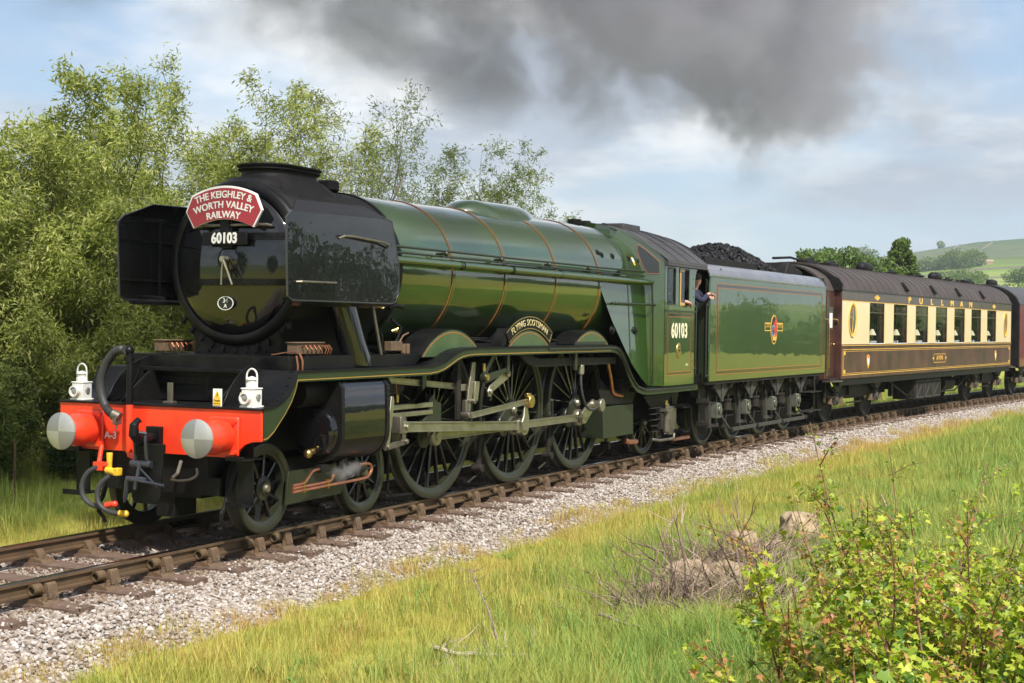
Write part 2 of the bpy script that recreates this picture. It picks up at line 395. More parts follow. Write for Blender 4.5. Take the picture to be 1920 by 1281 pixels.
def make_ground():
    nr, na = 160, 300
    rs = np.concatenate([np.linspace(0, 40, 90)[1:], np.geomspace(41, 2600, nr-89)])
    az = np.linspace(-PI, PI, na, endpoint=False)
    az = az+0*az
    RR, AA = np.meshgrid(rs, az, indexing='ij')
    X = CX+18*0+RR*np.sin(AA); Y = CY+RR*np.cos(AA)
    V = np.stack([X, Y, ground_z(X, Y)], -1).reshape(-1, 3)
    V = np.vstack([V, [[CX, CY, float(ground_z(CX, CY))]]])
    i, j = np.meshgrid(np.arange(len(rs)-1), np.arange(na), indexing='ij'); j2 = (j+1) % na
    F = np.stack([i*na+j, i*na+j2, (i+1)*na+j2, (i+1)*na+j], -1).reshape(-1, 4)
    me = np_mesh('ground', V, F, True)
    c = len(V)-1
    bm = bmesh.new(); bm.from_mesh(me); bm.verts.ensure_lookup_table()
    for k in range(na): bm.faces.new((bm.verts[c], bm.verts[(k+1) % na], bm.verts[k]))
    for f in bm.faces: f.smooth = True
    bm.to_mesh(me); bm.free()
    m, N, K, b = newmat('grass_and_fields')
    geo = N.new('ShaderNodeNewGeometry'); sep = N.new('ShaderNodeSeparateXYZ'); K.new(geo.outputs['Position'], sep.inputs[0])
    def nz(sc, det=5, vec=None):
        n = N.new('ShaderNodeTexNoise'); n.inputs['Scale'].default_value = sc; n.inputs['Detail'].default_value = det; K.new(geo.outputs['Position'], n.inputs['Vector']); return n.outputs[0]
    def rng_(v, a, b_, c=0., d=1.):
        r = N.new('ShaderNodeMapRange'); r.interpolation_type = 'SMOOTHSTEP'
        for i, q in enumerate((a, b_, c, d)): r.inputs[i+1].default_value = q
        K.new(v, r.inputs[0]); return r.outputs[0]
    def mix(f, a, c):
        n = N.new('ShaderNodeMix'); n.data_type = 'RGBA'
        if isinstance(f, float): n.inputs[0].default_value = f
        else: K.new(f, n.inputs[0])
        for i, v in ((6, a), (7, c)):
            if isinstance(v, tuple): n.inputs[i].default_value = (*v, 1)
            else: K.new(v, n.inputs[i])
        return n.outputs[2]
    near = mix(rng_(nz(1.1, 8), .4, .62), (.26, .27, .04), (.32, .30, .065))
    near = mix(rng_(nz(14, 8), .5, .75), near, (.26, .22, .08))
    vor = N.new('ShaderNodeTexVoronoi'); vor.inputs['Scale'].default_value = .006; K.new(geo.outputs['Position'], vor.inputs['Vector'])
    vs_ = N.new('ShaderNodeSeparateColor'); K.new(vor.outputs['Color'], vs_.inputs[0])
    fields = mix(vs_.outputs[0], (.13, .19, .04), (.24, .27, .09))
    fields = mix(rng_(nz(.03, 8), .5, .68), fields, (.11, .15, .05))
    moor = mix(rng_(nz(.009, 9), .40, .60), (.045, .085, .035), (.085, .10, .05))
    moor = mix(rng_(nz(.05, 8), .55, .7), moor, (.045, .05, .028))
    up = rng_(sep.outputs['Z'], 30., 47.)
    far = mix(up, fields, moor)
    d = N.new('ShaderNodeVectorMath'); d.operation = 'LENGTH'; K.new(geo.outputs['Position'], d.inputs[0])
    col = mix(rng_(d.outputs['Value'], 60., 300.), near, far)
    K.new(col, b.inputs['Base Color']); b.inputs['Roughness'].default_value = .95; b.inputs['Specular IOR Level'].default_value = .1
    bp = N.new('ShaderNodeBump'); bp.inputs['Strength'].default_value = .6; bp.inputs['Distance'].default_value = .05; K.new(nz(22, 6), bp.inputs['Height']); K.new(bp.outputs[0], b.inputs['Normal'])
    o = link('ground', me, m); o['kind'] = 'structure'
make_ground()

# ------------------------------------------------------------------ ballast bed
def make_ballast_bed():
    prof = [(-2.25, -.56), (-1.75, -.37), (-1.45, -.262), (-1.2, -.235), (1.2, -.235), (1.5, -.27), (2.0, -.42), (2.5, -.6)]
    ss = np.concatenate([np.arange(-14, 20, 1.), np.arange(20, 130, 4.)])
    V = []
    for s in ss:
        for i, (t, z) in enumerate(prof):
            w = .025*math.sin(s*1.7+i)+.015*math.sin(s*4.1) if i in (0, 1, 6, 7) else 0
            V.append(arc(s, t+w, z))
    n = len(prof); F = [(i*n+k, i*n+k+1, (i+1)*n+k+1, (i+1)*n+k) for i in range(len(ss)-1) for k in range(n-1)]
    m, N, K, b = newmat('ballast_bed')
    tc = N.new('ShaderNodeNewGeometry')
    vo = N.new('ShaderNodeTexVoronoi'); vo.inputs['Scale'].default_value = 24; K.new(tc.outputs['Position'], vo.inputs['Vector'])
    se = N.new('ShaderNodeSeparateColor'); K.new(vo.outputs['Color'], se.inputs[0]); cr = N.new('ShaderNodeValToRGB'); K.new(se.outputs[0], cr.inputs[0])
    cr.color_ramp.elements[0].color = (.10, .07, .055, 1); cr.color_ramp.elements[1].color = (.46, .40, .35, 1)
    K.new(cr.outputs[0], b.inputs['Base Color']); b.inputs['Roughness'].default_value = .9
    bp = N.new('ShaderNodeBump'); bp.inputs['Strength'].default_value = 1; bp.inputs['Distance'].default_value = .03; bp.invert = True; K.new(vo.outputs['Distance'], bp.inputs['Height']); K.new(bp.outputs[0], b.inputs['Normal'])
    o = link('ballast_bed', np_mesh('ballast_bed', V, F, True), m); o['kind'] = 'structure'
make_ballast_bed()

# ------------------------------------------------------------------ track
SLEEPERS = [-10.7, -9.94, -9.18, -8.42, -7.66, -6.9, -6.14, -5.38, -4.62, -3.86, -3.1, -2.34, -1.61, -.92, -.16, .32, .95]
while SLEEPERS[-1] < 74: SLEEPERS.append(SLEEPERS[-1]+.735)
def make_track():
    T = empty('railway_track', (0, 0, 0), 0, 'single line of bullhead rails in rusty chairs on timber sleepers under the train', 'railway track')
    hp = [(-.035, 0-.006), (-.028, 0), (.028, 0), (.035, -.006), (.035, -.034), (.0095, -.046), (.0095, -.112), (.035, -.120), (.035, -.140), (.028, -.148), (-.028, -.148), (-.035, -.140), (-.035, -.120), (-.0095, -.112), (-.0095, -.046), (-.035, -.034)]
    ss = list(np.arange(-14, 6, 2.))+list(np.arange(6, 130, 2.))
    for sd_ in (-1, 1):
        g = G(); n = len(hp); vs = []
        for s in ss:
            for u, z in hp: vs.append(arc(s, sd_*.7525+u, z))
        fs = [(i*n+k, i*n+(k+1) % n, (i+1)*n+(k+1) % n, (i+1)*n+k) for i in range(len(ss)-1) for k in range(n)]
        g.add(vs, fs); o = obj('rail', g, M['railside'], T, smooth=30, label='near rail' if sd_ < 0 else 'far rail')
        o.data.materials.append(M['railtop'])
        for p in o.data.polygons:
            if p.normal.z > .3 and p.center.z > -.02: p.material_index = 1
        # fishplate joint
        g = G().box(.40, .86, -.7525-.034*1-.0, -.7525-.012, -.112, -.05)
        if sd_ > 0: g = G().box(.40, .86, .7525-.034, .7525-.012, -.112, -.05)
        y0 = sd_*.7525-.034
        for bx in (.45, .57, .69, .81): g.cyl((bx, y0-.026, -.08), (bx, y0, -.08), .017, n=6)
        obj('fishplate', g, M['black3'], T, bevel=.004)
    # meshes shared by every sleeper
    sl = G().box(-.127, .127, -1.295, 1.295, -.325, -.196); sme = mesh_of('sleeper', sl); sme.materials.append(M['sleeper'])
    g = G()
    g.prism([(-.19, 0), (.19, 0), (.17, .03), (.075, .045), (-.075, .045), (-.17, .03)], 'x', -.095, .095)   # base, t across
    g.prism([(-.165, .04), (-.105, .045), (-.098, .165), (-.118, .172), (-.140, .155)], 'x', -.005, .10)     # outer jaw
    g.prism([(.042, .045), (.115, .04), (.066, .120), (.046, .125)], 'x', -.05, .05)                            # inner jaw
    for u, x in ((-.152, -.05), (-.152, .055), (.150, 0)):
        g.cyl((x, u, .03), (x, u, .058), .026, n=8); g.cyl((x, u, .058), (x, u, .085), .016, n=6)
    cme = mesh_of('rail_chair', g, 40); cme.materials.append(M['rust'])
    g = G()   # coil spring key: rolled plate along the rail
    pr = [(.046*math.cos(a)*(1-a/26), .046*math.sin(a)*(1-a/26)) for a in [k*PI/8 for k in range(0, 24)]]
    g.strip(pr, 'x', -.05, .05, .007); kme = mesh_of('spring_key', g, 40); kme.materials.append(M['key'])
    for i, s in enumerate(SLEEPERS):
        c = arc(s, 0, 0); a = heading(s)
        so_ = link('sleeper', sme, None, T, (c.x, c.y, (-.004 if i % 3 else .003)), (0, 0, a+random.uniform(-.006, .006)))
        for sd_ in (-1, 1):
            ch = link('rail_chair', cme, None, so_, (0, sd_*.7525, -.1955), (0, 0, 0 if sd_ < 0 else PI))
            if s < 46:
                kx = -.062 if sd_ < 0 else .062
                k = link('spring_key', kme, None, so_, (kx*(1 if i > 13 else 1), sd_*(.7525+.058), -.080), (0, 0, 0 if sd_ < 0 else PI))
    return T
make_track()

# ------------------------------------------------------------------ GN scatter
def scatter(name, pts, scale, rot, tint, sources, mat_, label=None):
    """one object: points that carry copies of a few small meshes"""
    me = bpy.data.meshes.new(name); P = np.asarray(pts, 'f'); n = len(P)
    me.vertices.add(n); me.vertices.foreach_set('co', P.ravel())
    a = me.attributes.new('sc', 'FLOAT', 'POINT'); a.data.foreach_set('value', np.asarray(scale, 'f'))
    a = me.attributes.new('tint', 'FLOAT', 'POINT'); a.data.foreach_set('value', np.asarray(tint, 'f'))
    a = me.attributes.new('rt', 'FLOAT_VECTOR', 'POINT'); a.data.foreach_set('vector', np.asarray(rot, 'f').ravel())
    me.update(); o = bpy.data.objects.new(name, me); COL.objects.link(o)
    sc_ = bpy.data.collections.new(name+'_shapes')
    for k, sm in enumerate(sources):
        sm.materials.clear(); sm.materials.append(mat_); so_ = bpy.data.objects.new(name+'_shape', sm); sc_.objects.link(so_)
    ng = bpy.data.node_groups.new(name, 'GeometryNodeTree')
    ng.interface.new_socket('Geometry', in_out='INPUT', socket_type='NodeSocketGeometry'); ng.interface.new_socket('Geometry', in_out='OUTPUT', socket_type='NodeSocketGeometry')
    N = ng.nodes; K = ng.links; gi = N.new('NodeGroupInput'); go = N.new('NodeGroupOutput')
    ci = N.new('GeometryNodeCollectionInfo'); ci.inputs['Collection'].default_value = sc_; ci.inputs['Separate Children'].default_value = True; ci.inputs['Reset Children'].default_value = True
    ip = N.new('GeometryNodeInstanceOnPoints'); ip.inputs['Pick Instance'].default_value = True
    def at(nm, ty):
        x = N.new('GeometryNodeInputNamedAttribute'); x.data_type = ty; x.inputs['Name'].default_value = nm; return x.outputs[0]
    K.new(gi.outputs[0], ip.inputs['Points']); K.new(ci.outputs[0], ip.inputs['Instance'])
    er = N.new('FunctionNodeEulerToRotation'); K.new(at('rt', 'FLOAT_VECTOR'), er.inputs[0]); K.new(er.outputs[0], ip.inputs['Rotation'])
    K.new(at('sc', 'FLOAT'), ip.inputs['Scale']); K.new(ip.outputs[0], go.inputs[0])
    md = o.modifiers.new('scatter', 'NODES'); md.node_group = ng
    o['kind'] = 'stuff'
    if label: o['label'] = label
    return o
def tintmat(name, ramp, rough=.8, trans=0., island=.35, objn=None):
    m, N, K, b = newmat(name)
    at = N.new('ShaderNodeAttribute'); at.attribute_type = 'INSTANCER'; at.attribute_name = 'tint'
    geo = N.new('ShaderNodeNewGeometry'); mm = N.new('ShaderNodeMath'); mm.operation = 'MULTIPLY_ADD'; K.new(geo.outputs['Random Per Island'], mm.inputs[0]); mm.inputs[1].default_value = island
    K.new(at.outputs['Fac'], mm.inputs[2]); cr = N.new('ShaderNodeValToRGB'); K.new(mm.outputs[0], cr.inputs[0])
    e = cr.color_ramp.elements; e[0].position = ramp[0][0]; e[0].color = (*ramp[0][1], 1); e[1].position = ramp[-1][0]; e[1].color = (*ramp[-1][1], 1)
    for p, c in ramp[1:-1]: x = e.new(p); x.color = (*c, 1)
    K.new(cr.outputs[0], b.inputs['Base Color']); b.inputs['Roughness'].default_value = rough; b.inputs['Specular IOR Level'].default_value = .25
    if trans:
        t = N.new('ShaderNodeBsdfTranslucent'); K.new(cr.outputs[0], t.inputs[0]); ms = N.new('ShaderNodeMixShader'); ms.inputs[0].default_value = trans
        K.new(b.outputs[0], ms.inputs[1]); K.new(t.outputs[0], ms.inputs[2]); K.new(ms.outputs[0], N['Material Output'].inputs[0])
    return m
# stones
def stone_mesh(seed, sub=1):
    bm = bmesh.new(); bmesh.ops.create_icosphere(bm, subdivisions=sub, radius=.5); r = random.Random(seed)
    sx, sy, sz = r.uniform(.8, 1.2), r.uniform(.65, 1), r.uniform(.5, .8)
    for v in bm.verts:
        k = 1+r.uniform(-.22, .16); v.co = Vector((v.co.x*sx*k, v.co.y*sy*k, v.co.z*sz*k))
    me = bpy.data.meshes.new('stone'); bm.to_mesh(me); bm.free(); return me
def bed_z(t):
    return np.interp(t, [-2.25, -1.75, -1.45, -1.2, 1.2, 1.5, 2.0, 2.5], [-.56, -.37, -.262, -.235, -.235, -.27, -.42, -.6])
def make_gravel():
    S = []; 
    for (s0, s1, t0, t1, dens) in ((-7, 13, -2.15, -.8, 900), (-7, 13, -.8, .8, 640), (-7, 13, .8, 2.3, 420), (13, 46, -2.2, -.8, 420), (13, 46, -.8, .8, 110), (13, 46, .8, 2.2, 60), (46, 75, -2.1, -.8, 90)):
        n = int((s1-s0)*(t1-t0)*dens); S.append(np.stack([rng.uniform(s0, s1, n), rng.uniform(t0, t1, n), np.full(n, s0 > 12)], -1))
    S = np.concatenate(S); s, t, far = S.T
    sl = np.array(SLEEPERS); dist = np.abs(s[:, None]-sl[None]).min(1)
    on = (dist < .14) & (np.abs(t) < 1.31)
    keep = ~on | (rng.random(len(s)) < np.where(np.abs(t) > 1.15, .22, .02))
    keep &= ~((np.abs(np.abs(t)-.7525) < .06))
    ch = (dist < .13) & (np.abs(np.abs(t)-.7525) < .22); keep &= ~ch
    edge = t < -1.75; keep &= ~edge | (rng.random(len(s)) < np.clip((t+2.25)/.3+.15*np.sin(s*2.1), .25, 1))
    s, t, far, on = s[keep], t[keep], far[keep], on[keep]; n = len(s)
    z = bed_z(t)+rng.uniform(-.004, .02, n); z = np.where(on, -.188, z)
    P = np.array([arc(a, b, c) for a, b, c in zip(s, t, z)])
    sc = rng.uniform(.030, .056, n)*np.where(far > 0, 1.3, 1); sc *= np.where(np.abs(t) < .85, .82, 1)
    sc = np.where(on, sc*.6, sc)
    rot = rng.uniform(-PI, PI, (n, 3))*np.array([.3, .3, 1])
    # brown grime near the rails, cleaner stone on the shoulder
    tint = np.clip(rng.normal(.52, .2, n)-.42*np.exp(-((np.abs(t)-.75)/.33)**2)-.16*(np.abs(t) < .9), 0, .99)
    mt = tintmat('ballast_stone', [(0, (.09, .056, .038)), (.18, (.18, .125, .09)), (.36, (.22, .18, .14)), (.62, (.33, .29, .26)), (.82, (.47, .435, .41)), (1, (.28, .27, .28))], .85, island=.02)
    scatter('ballast_gravel', P, sc, rot, tint, [stone_mesh(k) for k in range(7)], mt, 'pale pinkish grey ballast stones along the track')
make_gravel()

# grass
def pxg(px, py, zoff=0.):
    # world point on the ground behind a pixel of the photograph (used once to read positions off)
    cam = SC.camera.matrix_world; F = -Vector(cam.col[2][:3]); Rr = Vector(cam.col[0][:3]); U = Vector(cam.col[1][:3])
    d = F+Rr*((px-960)/2674.8)-U*((py-640.5)/2674.8); c = Vector((CX, CY, CZ)); t = 5.
    for _ in range(60):
        p = c+d*t; e = p.z-float(ground_z(p.x, p.y))-zoff; t += e/max(-d.z, .02)*.7
    return c+d*t
HEAPS = [(1262, 1165, .42, .55), (1430, 1160, .62, .42), (1385, 1075, .85, .50), (1490, 1058, .45, .35)]
def tuft_mesh(seed, nb, h, w, lean, spread, curl=.5):
    r = random.Random(seed); V = []; F = []
    for _ in range(nb):
        a = r.uniform(0, 2*PI); rad = spread*math.sqrt(r.random()); bx, by = rad*math.cos(a), rad*math.sin(a)
        d = r.uniform(0, 2*PI); le = lean*r.uniform(.2, 1); hh = h*r.uniform(.55, 1.1); ww = w*r.uniform(.7, 1.3)
        px, py = math.cos(d+1.57)*ww/2, math.sin(d+1.57)*ww/2; b = len(V); ns = 3
        for i in range(ns+1):
            f = i/ns; off = le*hh*(f*(1-curl)+curl*f*f*1.6); zz = hh*f*(1-.25*le*f)
            k = (1-f)**.7
            cx, cy = bx+math.cos(d)*off, by+math.sin(d)*off
            if i < ns: V += [(cx-px*k, cy-py*k, zz), (cx+px*k, cy+py*k, zz)]
            else: V.append((cx, cy, zz))
        for i in range(ns-1): F.append((b+2*i, b+2*i+1, b+2*i+3, b+2*i+2))
        F.append((b+2*ns-2, b+2*ns-1, b+2*ns))
    me = bpy.data.meshes.new('tuft'); me.from_pydata(V, [], F); me.polygons.foreach_set('use_smooth', [True]*len(F)); me.update(); return me
def pnoise(x, y, sc, off=0.):
    return np.array([mnoise.noise(Vector((a*sc+off, b*sc, off))) for a, b in zip(x, y)])
GR = [(0, (.50, .30, .13)), (.16, (.56, .43, .13)), (.34, (.50, .465, .11)), (.55, (.36, .40, .09)), (.78, (.225, .35, .075)), (1, (.12, .24, .055))]
BRUSH = [(1.5, -5.1), (3.4, -4.9), (2.4, -5.6)]
def heap_mask(x, y):
    m_ = np.zeros(len(x))
    for px, py, ra, rb in HEAPS:
        c = pxg(px, py); m_ = np.maximum(m_, np.exp(-(((x-c.x)/ra)**2+((y-c.y)/rb)**2)**1.5))
    return m_
def make_grass():
    mt = tintmat('grass_blade', GR, .6, .45, .22)
    def region(n, s0, s1, t0, t1, p=1.):
        s = s0+(s1-s0)*rng.random(n)**p; t = rng.uniform(t0, t1, n)
        P = np.array([arc(a, b) for a, b in zip(s, t)]); x, y = P[:, 0], P[:, 1]
        return s, t, x, y
    # short meadow grass
    parts = [region(21000, -6, 14, -9.5, -1.75), region(15000, 14, 48, -9, -1.7), region(3000, 48, 80, -9, -1.7), region(2500, -9, -3, -9.5, -2.0), region(4500, -4, 26, 1.9, 9), region(2500, 26, 75, 2, 9)]
    s, t, x, y = [np.concatenate(q) for q in zip(*parts)]
    edge = (t < 0) & (t > -2.1); keep = ~edge | (rng.random(len(s)) < np.clip((-t-1.62+.18*np.sin(s*1.3)+.1*np.sin(s*3.7))/.4, 0, 1))
    keep &= np.hypot(x-CX, y-CY) > 2.4
    s, t, x, y = s[keep], t[keep], x[keep], y[keep]; n = len(s)
    z = np.maximum(ground_z(x, y), np.where(np.abs(t) < 2.4, bed_z(t), -9))-.02
    nz1 = pnoise(x, y, .28); nz2 = pnoise(x, y, 1.4, 5.)
    lush = np.clip(sstep(-t, 3.3, 6.5)*sstep(x, -2.5, 3.5)+sstep(x, 10, 26)*.9*sstep(-t, 2.4, 3.4)-.1, 0, 1)
    far = s > 14
    sc = rng.uniform(.5, 1.0, n)*(1+.5*lush)*(1+.9*(rng.random(n) < .07))*np.where(far, 1.25, 1)*np.where((t > -2.4) & (t < 0), .75, 1)*np.where(t > 0, 1.5, 1)
    tint = .30+.16*nz1+.22*nz2+.26*lush+rng.normal(0, .11, n)-.22*np.exp(-((t+1.95)/.3)**2)-.30*np.exp(-((t+2.3)/.45)**2)*sstep(s, 14, 20)*(1-sstep(s, 30, 38))
    tint = np.where(t > 0, .52+.25*nz2-.38*np.exp(-((t-2.5)/.7)**2), tint)
    sc = sc*(1-.62*heap_mask(x, y))
    P = np.stack([x, y, z], -1); rot = np.stack([rng.uniform(-.12, .12, n), rng.uniform(-.12, .12, n), rng.uniform(0, 6.28, n)], -1)
    src = [tuft_mesh(k, 34, .17, .0062, .55, .13) for k in range(4)]
    scatter('meadow_grass', P, sc, rot, np.clip(tint, 0, .85), src, mt, 'short yellow-green meadow grass beside the track')
    # long lush grass round the brushwood and the shrubs
    n = 5200
    x = rng.uniform(-6, 9, n); y = rng.uniform(-9.2, -3.3, n)
    w = np.zeros(n)
    for bx, by in [(0, -5.7), (1.5, -5.9), (3, -6.2), (4.6, -5.7), (-1.5, -5.9), (-3.4, -5.4), (6, -6), (-2, -6.8), (0, -7), (2.0, -4.2), (4.2, -4.3)]: w += np.exp(-((x-bx)**2+(y-by)**2)/1.1)
    k = rng.random(n) < np.clip(w, 0, 1)*(1-heap_mask(x, y)**.5); x, y = x[k], y[k]
    n2 = 2600; xf = rng.uniform(9, 34, n2); yf = rng.uniform(-9, -3.9, n2); k = rng.random(n2) < .75
    x = np.concatenate([x, xf[k]]); y = np.concatenate([y, yf[k]]); n = len(x)
    P = np.stack([x, y, ground_z(x, y)-.02], -1); rot = np.stack([rng.uniform(-.15, .15, n), rng.uniform(-.15, .15, n), rng.uniform(0, 6.28, n)], -1)
    tint = np.clip(.56+.22*pnoise(x, y, .7, 9.)+rng.normal(0, .05, n), 0, .85)
    src = [tuft_mesh(20+k, 26, .40, .0085, .8, .10, .75) for k in range(4)]
    scatter('long_grass', P, rng.uniform(.6, 1.1, n), rot, tint, src, mt, 'long lush green grass round the brushwood')
    # broad-leaved weeds
    n = 620; x = rng.uniform(-5, 30, n); y = rng.uniform(-8.5, -2.3, n)-np.maximum(x-12, 0)*.03
    k = rng.random(n) < .4+.6*np.exp(-((y+2.4)/.5)**2); x, y = x[k], y[k]; n = len(x)
    P = np.stack([x, y, np.maximum(ground_z(x, y), -.5)], -1); rot = np.stack([np.zeros(n), np.zeros(n), rng.uniform(0, 6.28, n)], -1)
    scatter('meadow_weeds', P, rng.uniform(.5, 1.3, n), rot, rng.uniform(.55, .85, n), [tuft_mesh(60+k, 13, .10, .030, 1.3, .05, .8) for k in range(3)], mt, 'small broad-leaved weeds dotted through the grass')
    # dry grass and pale stalks
    n = 420; x = rng.uniform(-5, 8, n); y = rng.uniform(-7.5, -3.0, n)
    P = np.stack([x, y, ground_z(x, y)], -1); rot = np.stack([rng.uniform(-.2, .2, n), rng.uniform(-.2, .2, n), rng.uniform(0, 6.28, n)], -1)
    scatter('dry_stalks', P, rng.uniform(.7, 1.2, n), rot, rng.uniform(0, .12, n), [tuft_mesh(40+k, 3, .55, .005, .5, .12, .6) for k in range(3)], mt, 'thin pale dry grass stalks standing in the meadow')
make_grass()

# ================================================================== TREES
M['willow'] = leafmat('willow_leaf', (.15, .19, .035), (.28, .31, .07), (.46, .46, .17))
M['willow2'] = leafmat('willow_leaf_dark', (.08, .12, .025), (.14, .18, .04), (.22, .25, .07))
M['bushleaf'] = leafmat('bush_leaf', (.03, .07, .014), (.055, .11, .022), (.10, .17, .035))
M['farleaf'] = leafmat('far_leaf', (.06, .11, .025), (.10, .16, .04), (.16, .21, .06))
def grow(r, base, top_h, spread, stems, levels=3, droop=0., kids=(7, 6, 5), lean=.25, start=.12):
    """skeleton: list of (pts, radii, level) and list of twig segments"""
    segs = []; twigs = []
    def branch(p, d, L, rad, lv):
        n = 6 if lv == 0 else 4; pts = [p.copy()]; q = p.copy(); dd = d.copy()
        for i in range(n):
            dd = (dd+Vector((r.uniform(-1, 1), r.uniform(-1, 1), r.uniform(-.5, .7)))*(.10+.06*lv)+Vector((0, 0, .05 if lv < 2 else -.12*droop))).normalized()
            q = q+dd*(L/n); pts.append(q.copy())
        rs = [rad*(1-.8*i/n) for i in range(n+1)]; segs.append((pts, rs, lv))
        if lv == levels: twigs.append((pts, L)); return
        for k in range(kids[lv]):
            f = start+(1-start)*(k+r.random())/kids[lv] if lv == 0 else .2+.8*(k+r.random())/kids[lv]
            i = min(int(f*n), n-1); pp = pts[i].lerp(pts[i+1], f*n-i); a = pts[i+1]-pts[i]
            ax = Vector((r.uniform(-1, 1), r.uniform(-1, 1), r.uniform(-1, 1))).cross(a).normalized()
            nd = (Matrix.Rotation(r.uniform(.45, 1.0), 3, ax) @ a.normalized()); nd.z += .12
            branch(pp, nd.normalized(), L*r.uniform(.38, .62)*(1.15-.5*f), rs[i]*.5, lv+1)
        if lv >= 1: twigs.append((pts[-3:], L*.5))
    for k in range(stems):
        a = 2*PI*(k+r.random()*.6)/stems; d = Vector((math.cos(a)*lean*r.uniform(.4, 1.4), math.sin(a)*lean*r.uniform(.4, 1.4), 1)).normalized()
        off = Vector((math.cos(a), math.sin(a), 0))*.12*spread*.3
        branch(Vector(base)+off, d, top_h*r.uniform(.72, 1.), .035*top_h/3*r.uniform(.7, 1.1), 0)
    return segs, twigs
def leaves_np(twigs, per, ll, lw, jit, droop, seed, envelope=None):
    g = np.random.default_rng(seed); A = []; D = []
    for pts, L in twigs:
        P = np.array([tuple(p) for p in pts]); n = per; f = g.random(n)*(len(P)-1); i = np.minimum(f.astype(int), len(P)-2); fr = (f-i)[:, None]
        A.append(P[i]*(1-fr)+P[i+1]*fr); dd = P[i+1]-P[i]; D.append(dd/np.maximum(np.linalg.norm(dd, axis=1, keepdims=True), 1e-6))
    A = np.concatenate(A); D = np.concatenate(D); n = len(A)
    A = A+g.normal(0, jit, (n, 3))
    if envelope is not None: k = envelope(A); A, D = A[k], D[k]; n = len(A)
    d = D*.6+g.normal(0, .6, (n, 3)); d[:, 2] -= droop; d /= np.linalg.norm(d, axis=1, keepdims=True)
    nrm = np.cross(d, g.normal(0, 1, (n, 3))); nrm /= np.maximum(np.linalg.norm(nrm, axis=1, keepdims=True), 1e-6)
    l = ll*g.uniform(.6, 1.25, (n, 1)); w = lw*g.uniform(.7, 1.2, (n, 1)); bend = np.cross(nrm, d)*l*.12
    V = np.stack([A, A+d*l*.45+nrm*w/2+bend, A+d*l, A+d*l*.45-nrm*w/2+bend], 1).reshape(-1, 3)
    F = np.arange(n*4).reshape(-1, 4); return V, F
def branches_mesh(name, segs, maxlv, sides=(8, 5, 4, 3)):
    g = G()
    for pts, rs, lv in segs:
        if lv <= maxlv: g.tube(pts, [max(q, .004) for q in rs], sides[lv])
    me = bpy.data.meshes.new(name); me.from_pydata([tuple(v) for v in g.v], [], g.f); me.polygons.foreach_set('use_smooth', [True]*len(me.polygons)); me.update(); return me
def tree(name, cat, label, x, y, h, stems, seed, per, mat_, kids=(8, 6, 5), ll=.11, lw=.026, jit=.09, droop=.45, lean=.28, start=.1, spread=3, maxlv=3, levels=3, group=None, zoff=0, skel_droop=.4):
    r = random.Random(seed); z = float(ground_z(x, y))+zoff
    root = empty(name, (x, y, z), 0, label, cat, group)
    segs, twigs = grow(r, (0, 0, 0), h, spread, stems, levels, skel_droop, kids, lean, start)
    cap = h*1.08
    for pts, rs, lv in segs:
        for p in pts:
            if p.z > cap: p.z = cap+(p.z-cap)*.5
    link('trunk', branches_mesh('trunk', segs, 0), M['bark'], root)
    b = link('branches', branches_mesh('branches', [s for s in segs if s[2] > 0], maxlv), M['bark'], root); b['kind'] = 'stuff'
    V, F = leaves_np(twigs, per, ll, lw, jit, droop, seed)
    # crown settles on the ground, never below it
    V[:, 2] = np.where(V[:, 2] < .02, .02+np.abs(V[:, 2])*.05, V[:, 2])
    c = link('crown', np_mesh('crown', V, F), mat_, root); c['kind'] = 'stuff'
    return root
NT = 'willows behind the line'
tree('willow_tree', 'tree', 'tall rounded willow filling the upper left, behind the smoke deflector', 8.6, 10.6, 6.1, 9, 3, 28, M['willow'], (9, 7, 5), ll=.15, lw=.036, lean=.58, start=.04, maxlv=2, group=NT)
tree('willow_tree', 'tree', 'bushy willow at the far left edge of the picture', 3.6, 9.3, 5.2, 8, 5, 30, M['willow'], (9, 7, 5), maxlv=2, ll=.14, lw=.034, lean=.55, start=.04, group=NT)
tree('willow_tree', 'tree', 'dense young willow low behind the red buffer beam', 7.2, 8.0, 3.9, 7, 8, 24, M['willow'], (9, 7, 5), maxlv=2, ll=.13, lw=.032, lean=.75, start=.02, group=NT)
tree('willow_tree', 'tree', 'willow rising straight behind the chimney of the locomotive', 14.3, 11.2, 7.0, 7, 13, 22, M['willow'], (8, 7, 5), ll=.14, lw=.034, lean=.34, start=.05, group=NT)
tree('willow_tree', 'tree', 'open-crowned willow with bare twig ends just right of the chimney', 19.2, 11.6, 7.8, 5, 21, 13, M['willow2'], (7, 6, 4), ll=.13, lw=.032, lean=.34, start=.12, group=NT)
tree('willow_tree', 'tree', 'thin airy willow above the front half of the green boiler', 23.6, 12.0, 6.7, 4, 34, 14, M['willow2'], (7, 5, 4), ll=.13, lw=.032, lean=.20, start=.1, group=NT)
tree('willow_tree', 'tree', 'wide airy willow above the boiler dome', 31.4, 13.0, 7.9, 5, 55, 19, M['willow2'], (8, 5, 4), ll=.15, lw=.036, lean=.22, start=.12, group=NT)
tree('willow_tree', 'tree', 'leaning sparse willow above the safety valves', 37.6, 13.2, 7.0, 4, 89, 18, M['willow2'], (7, 5, 4), ll=.15, lw=.036, lean=.12, start=.1, group=NT)
tree('willow_bush', 'bush', 'pale green willow bush behind the left buffer', 6.0, 7.1, 2.4, 7, 101, 22, M['willow'], (7, 5, 4), maxlv=2, ll=.12, lw=.03, lean=.9, start=.02)
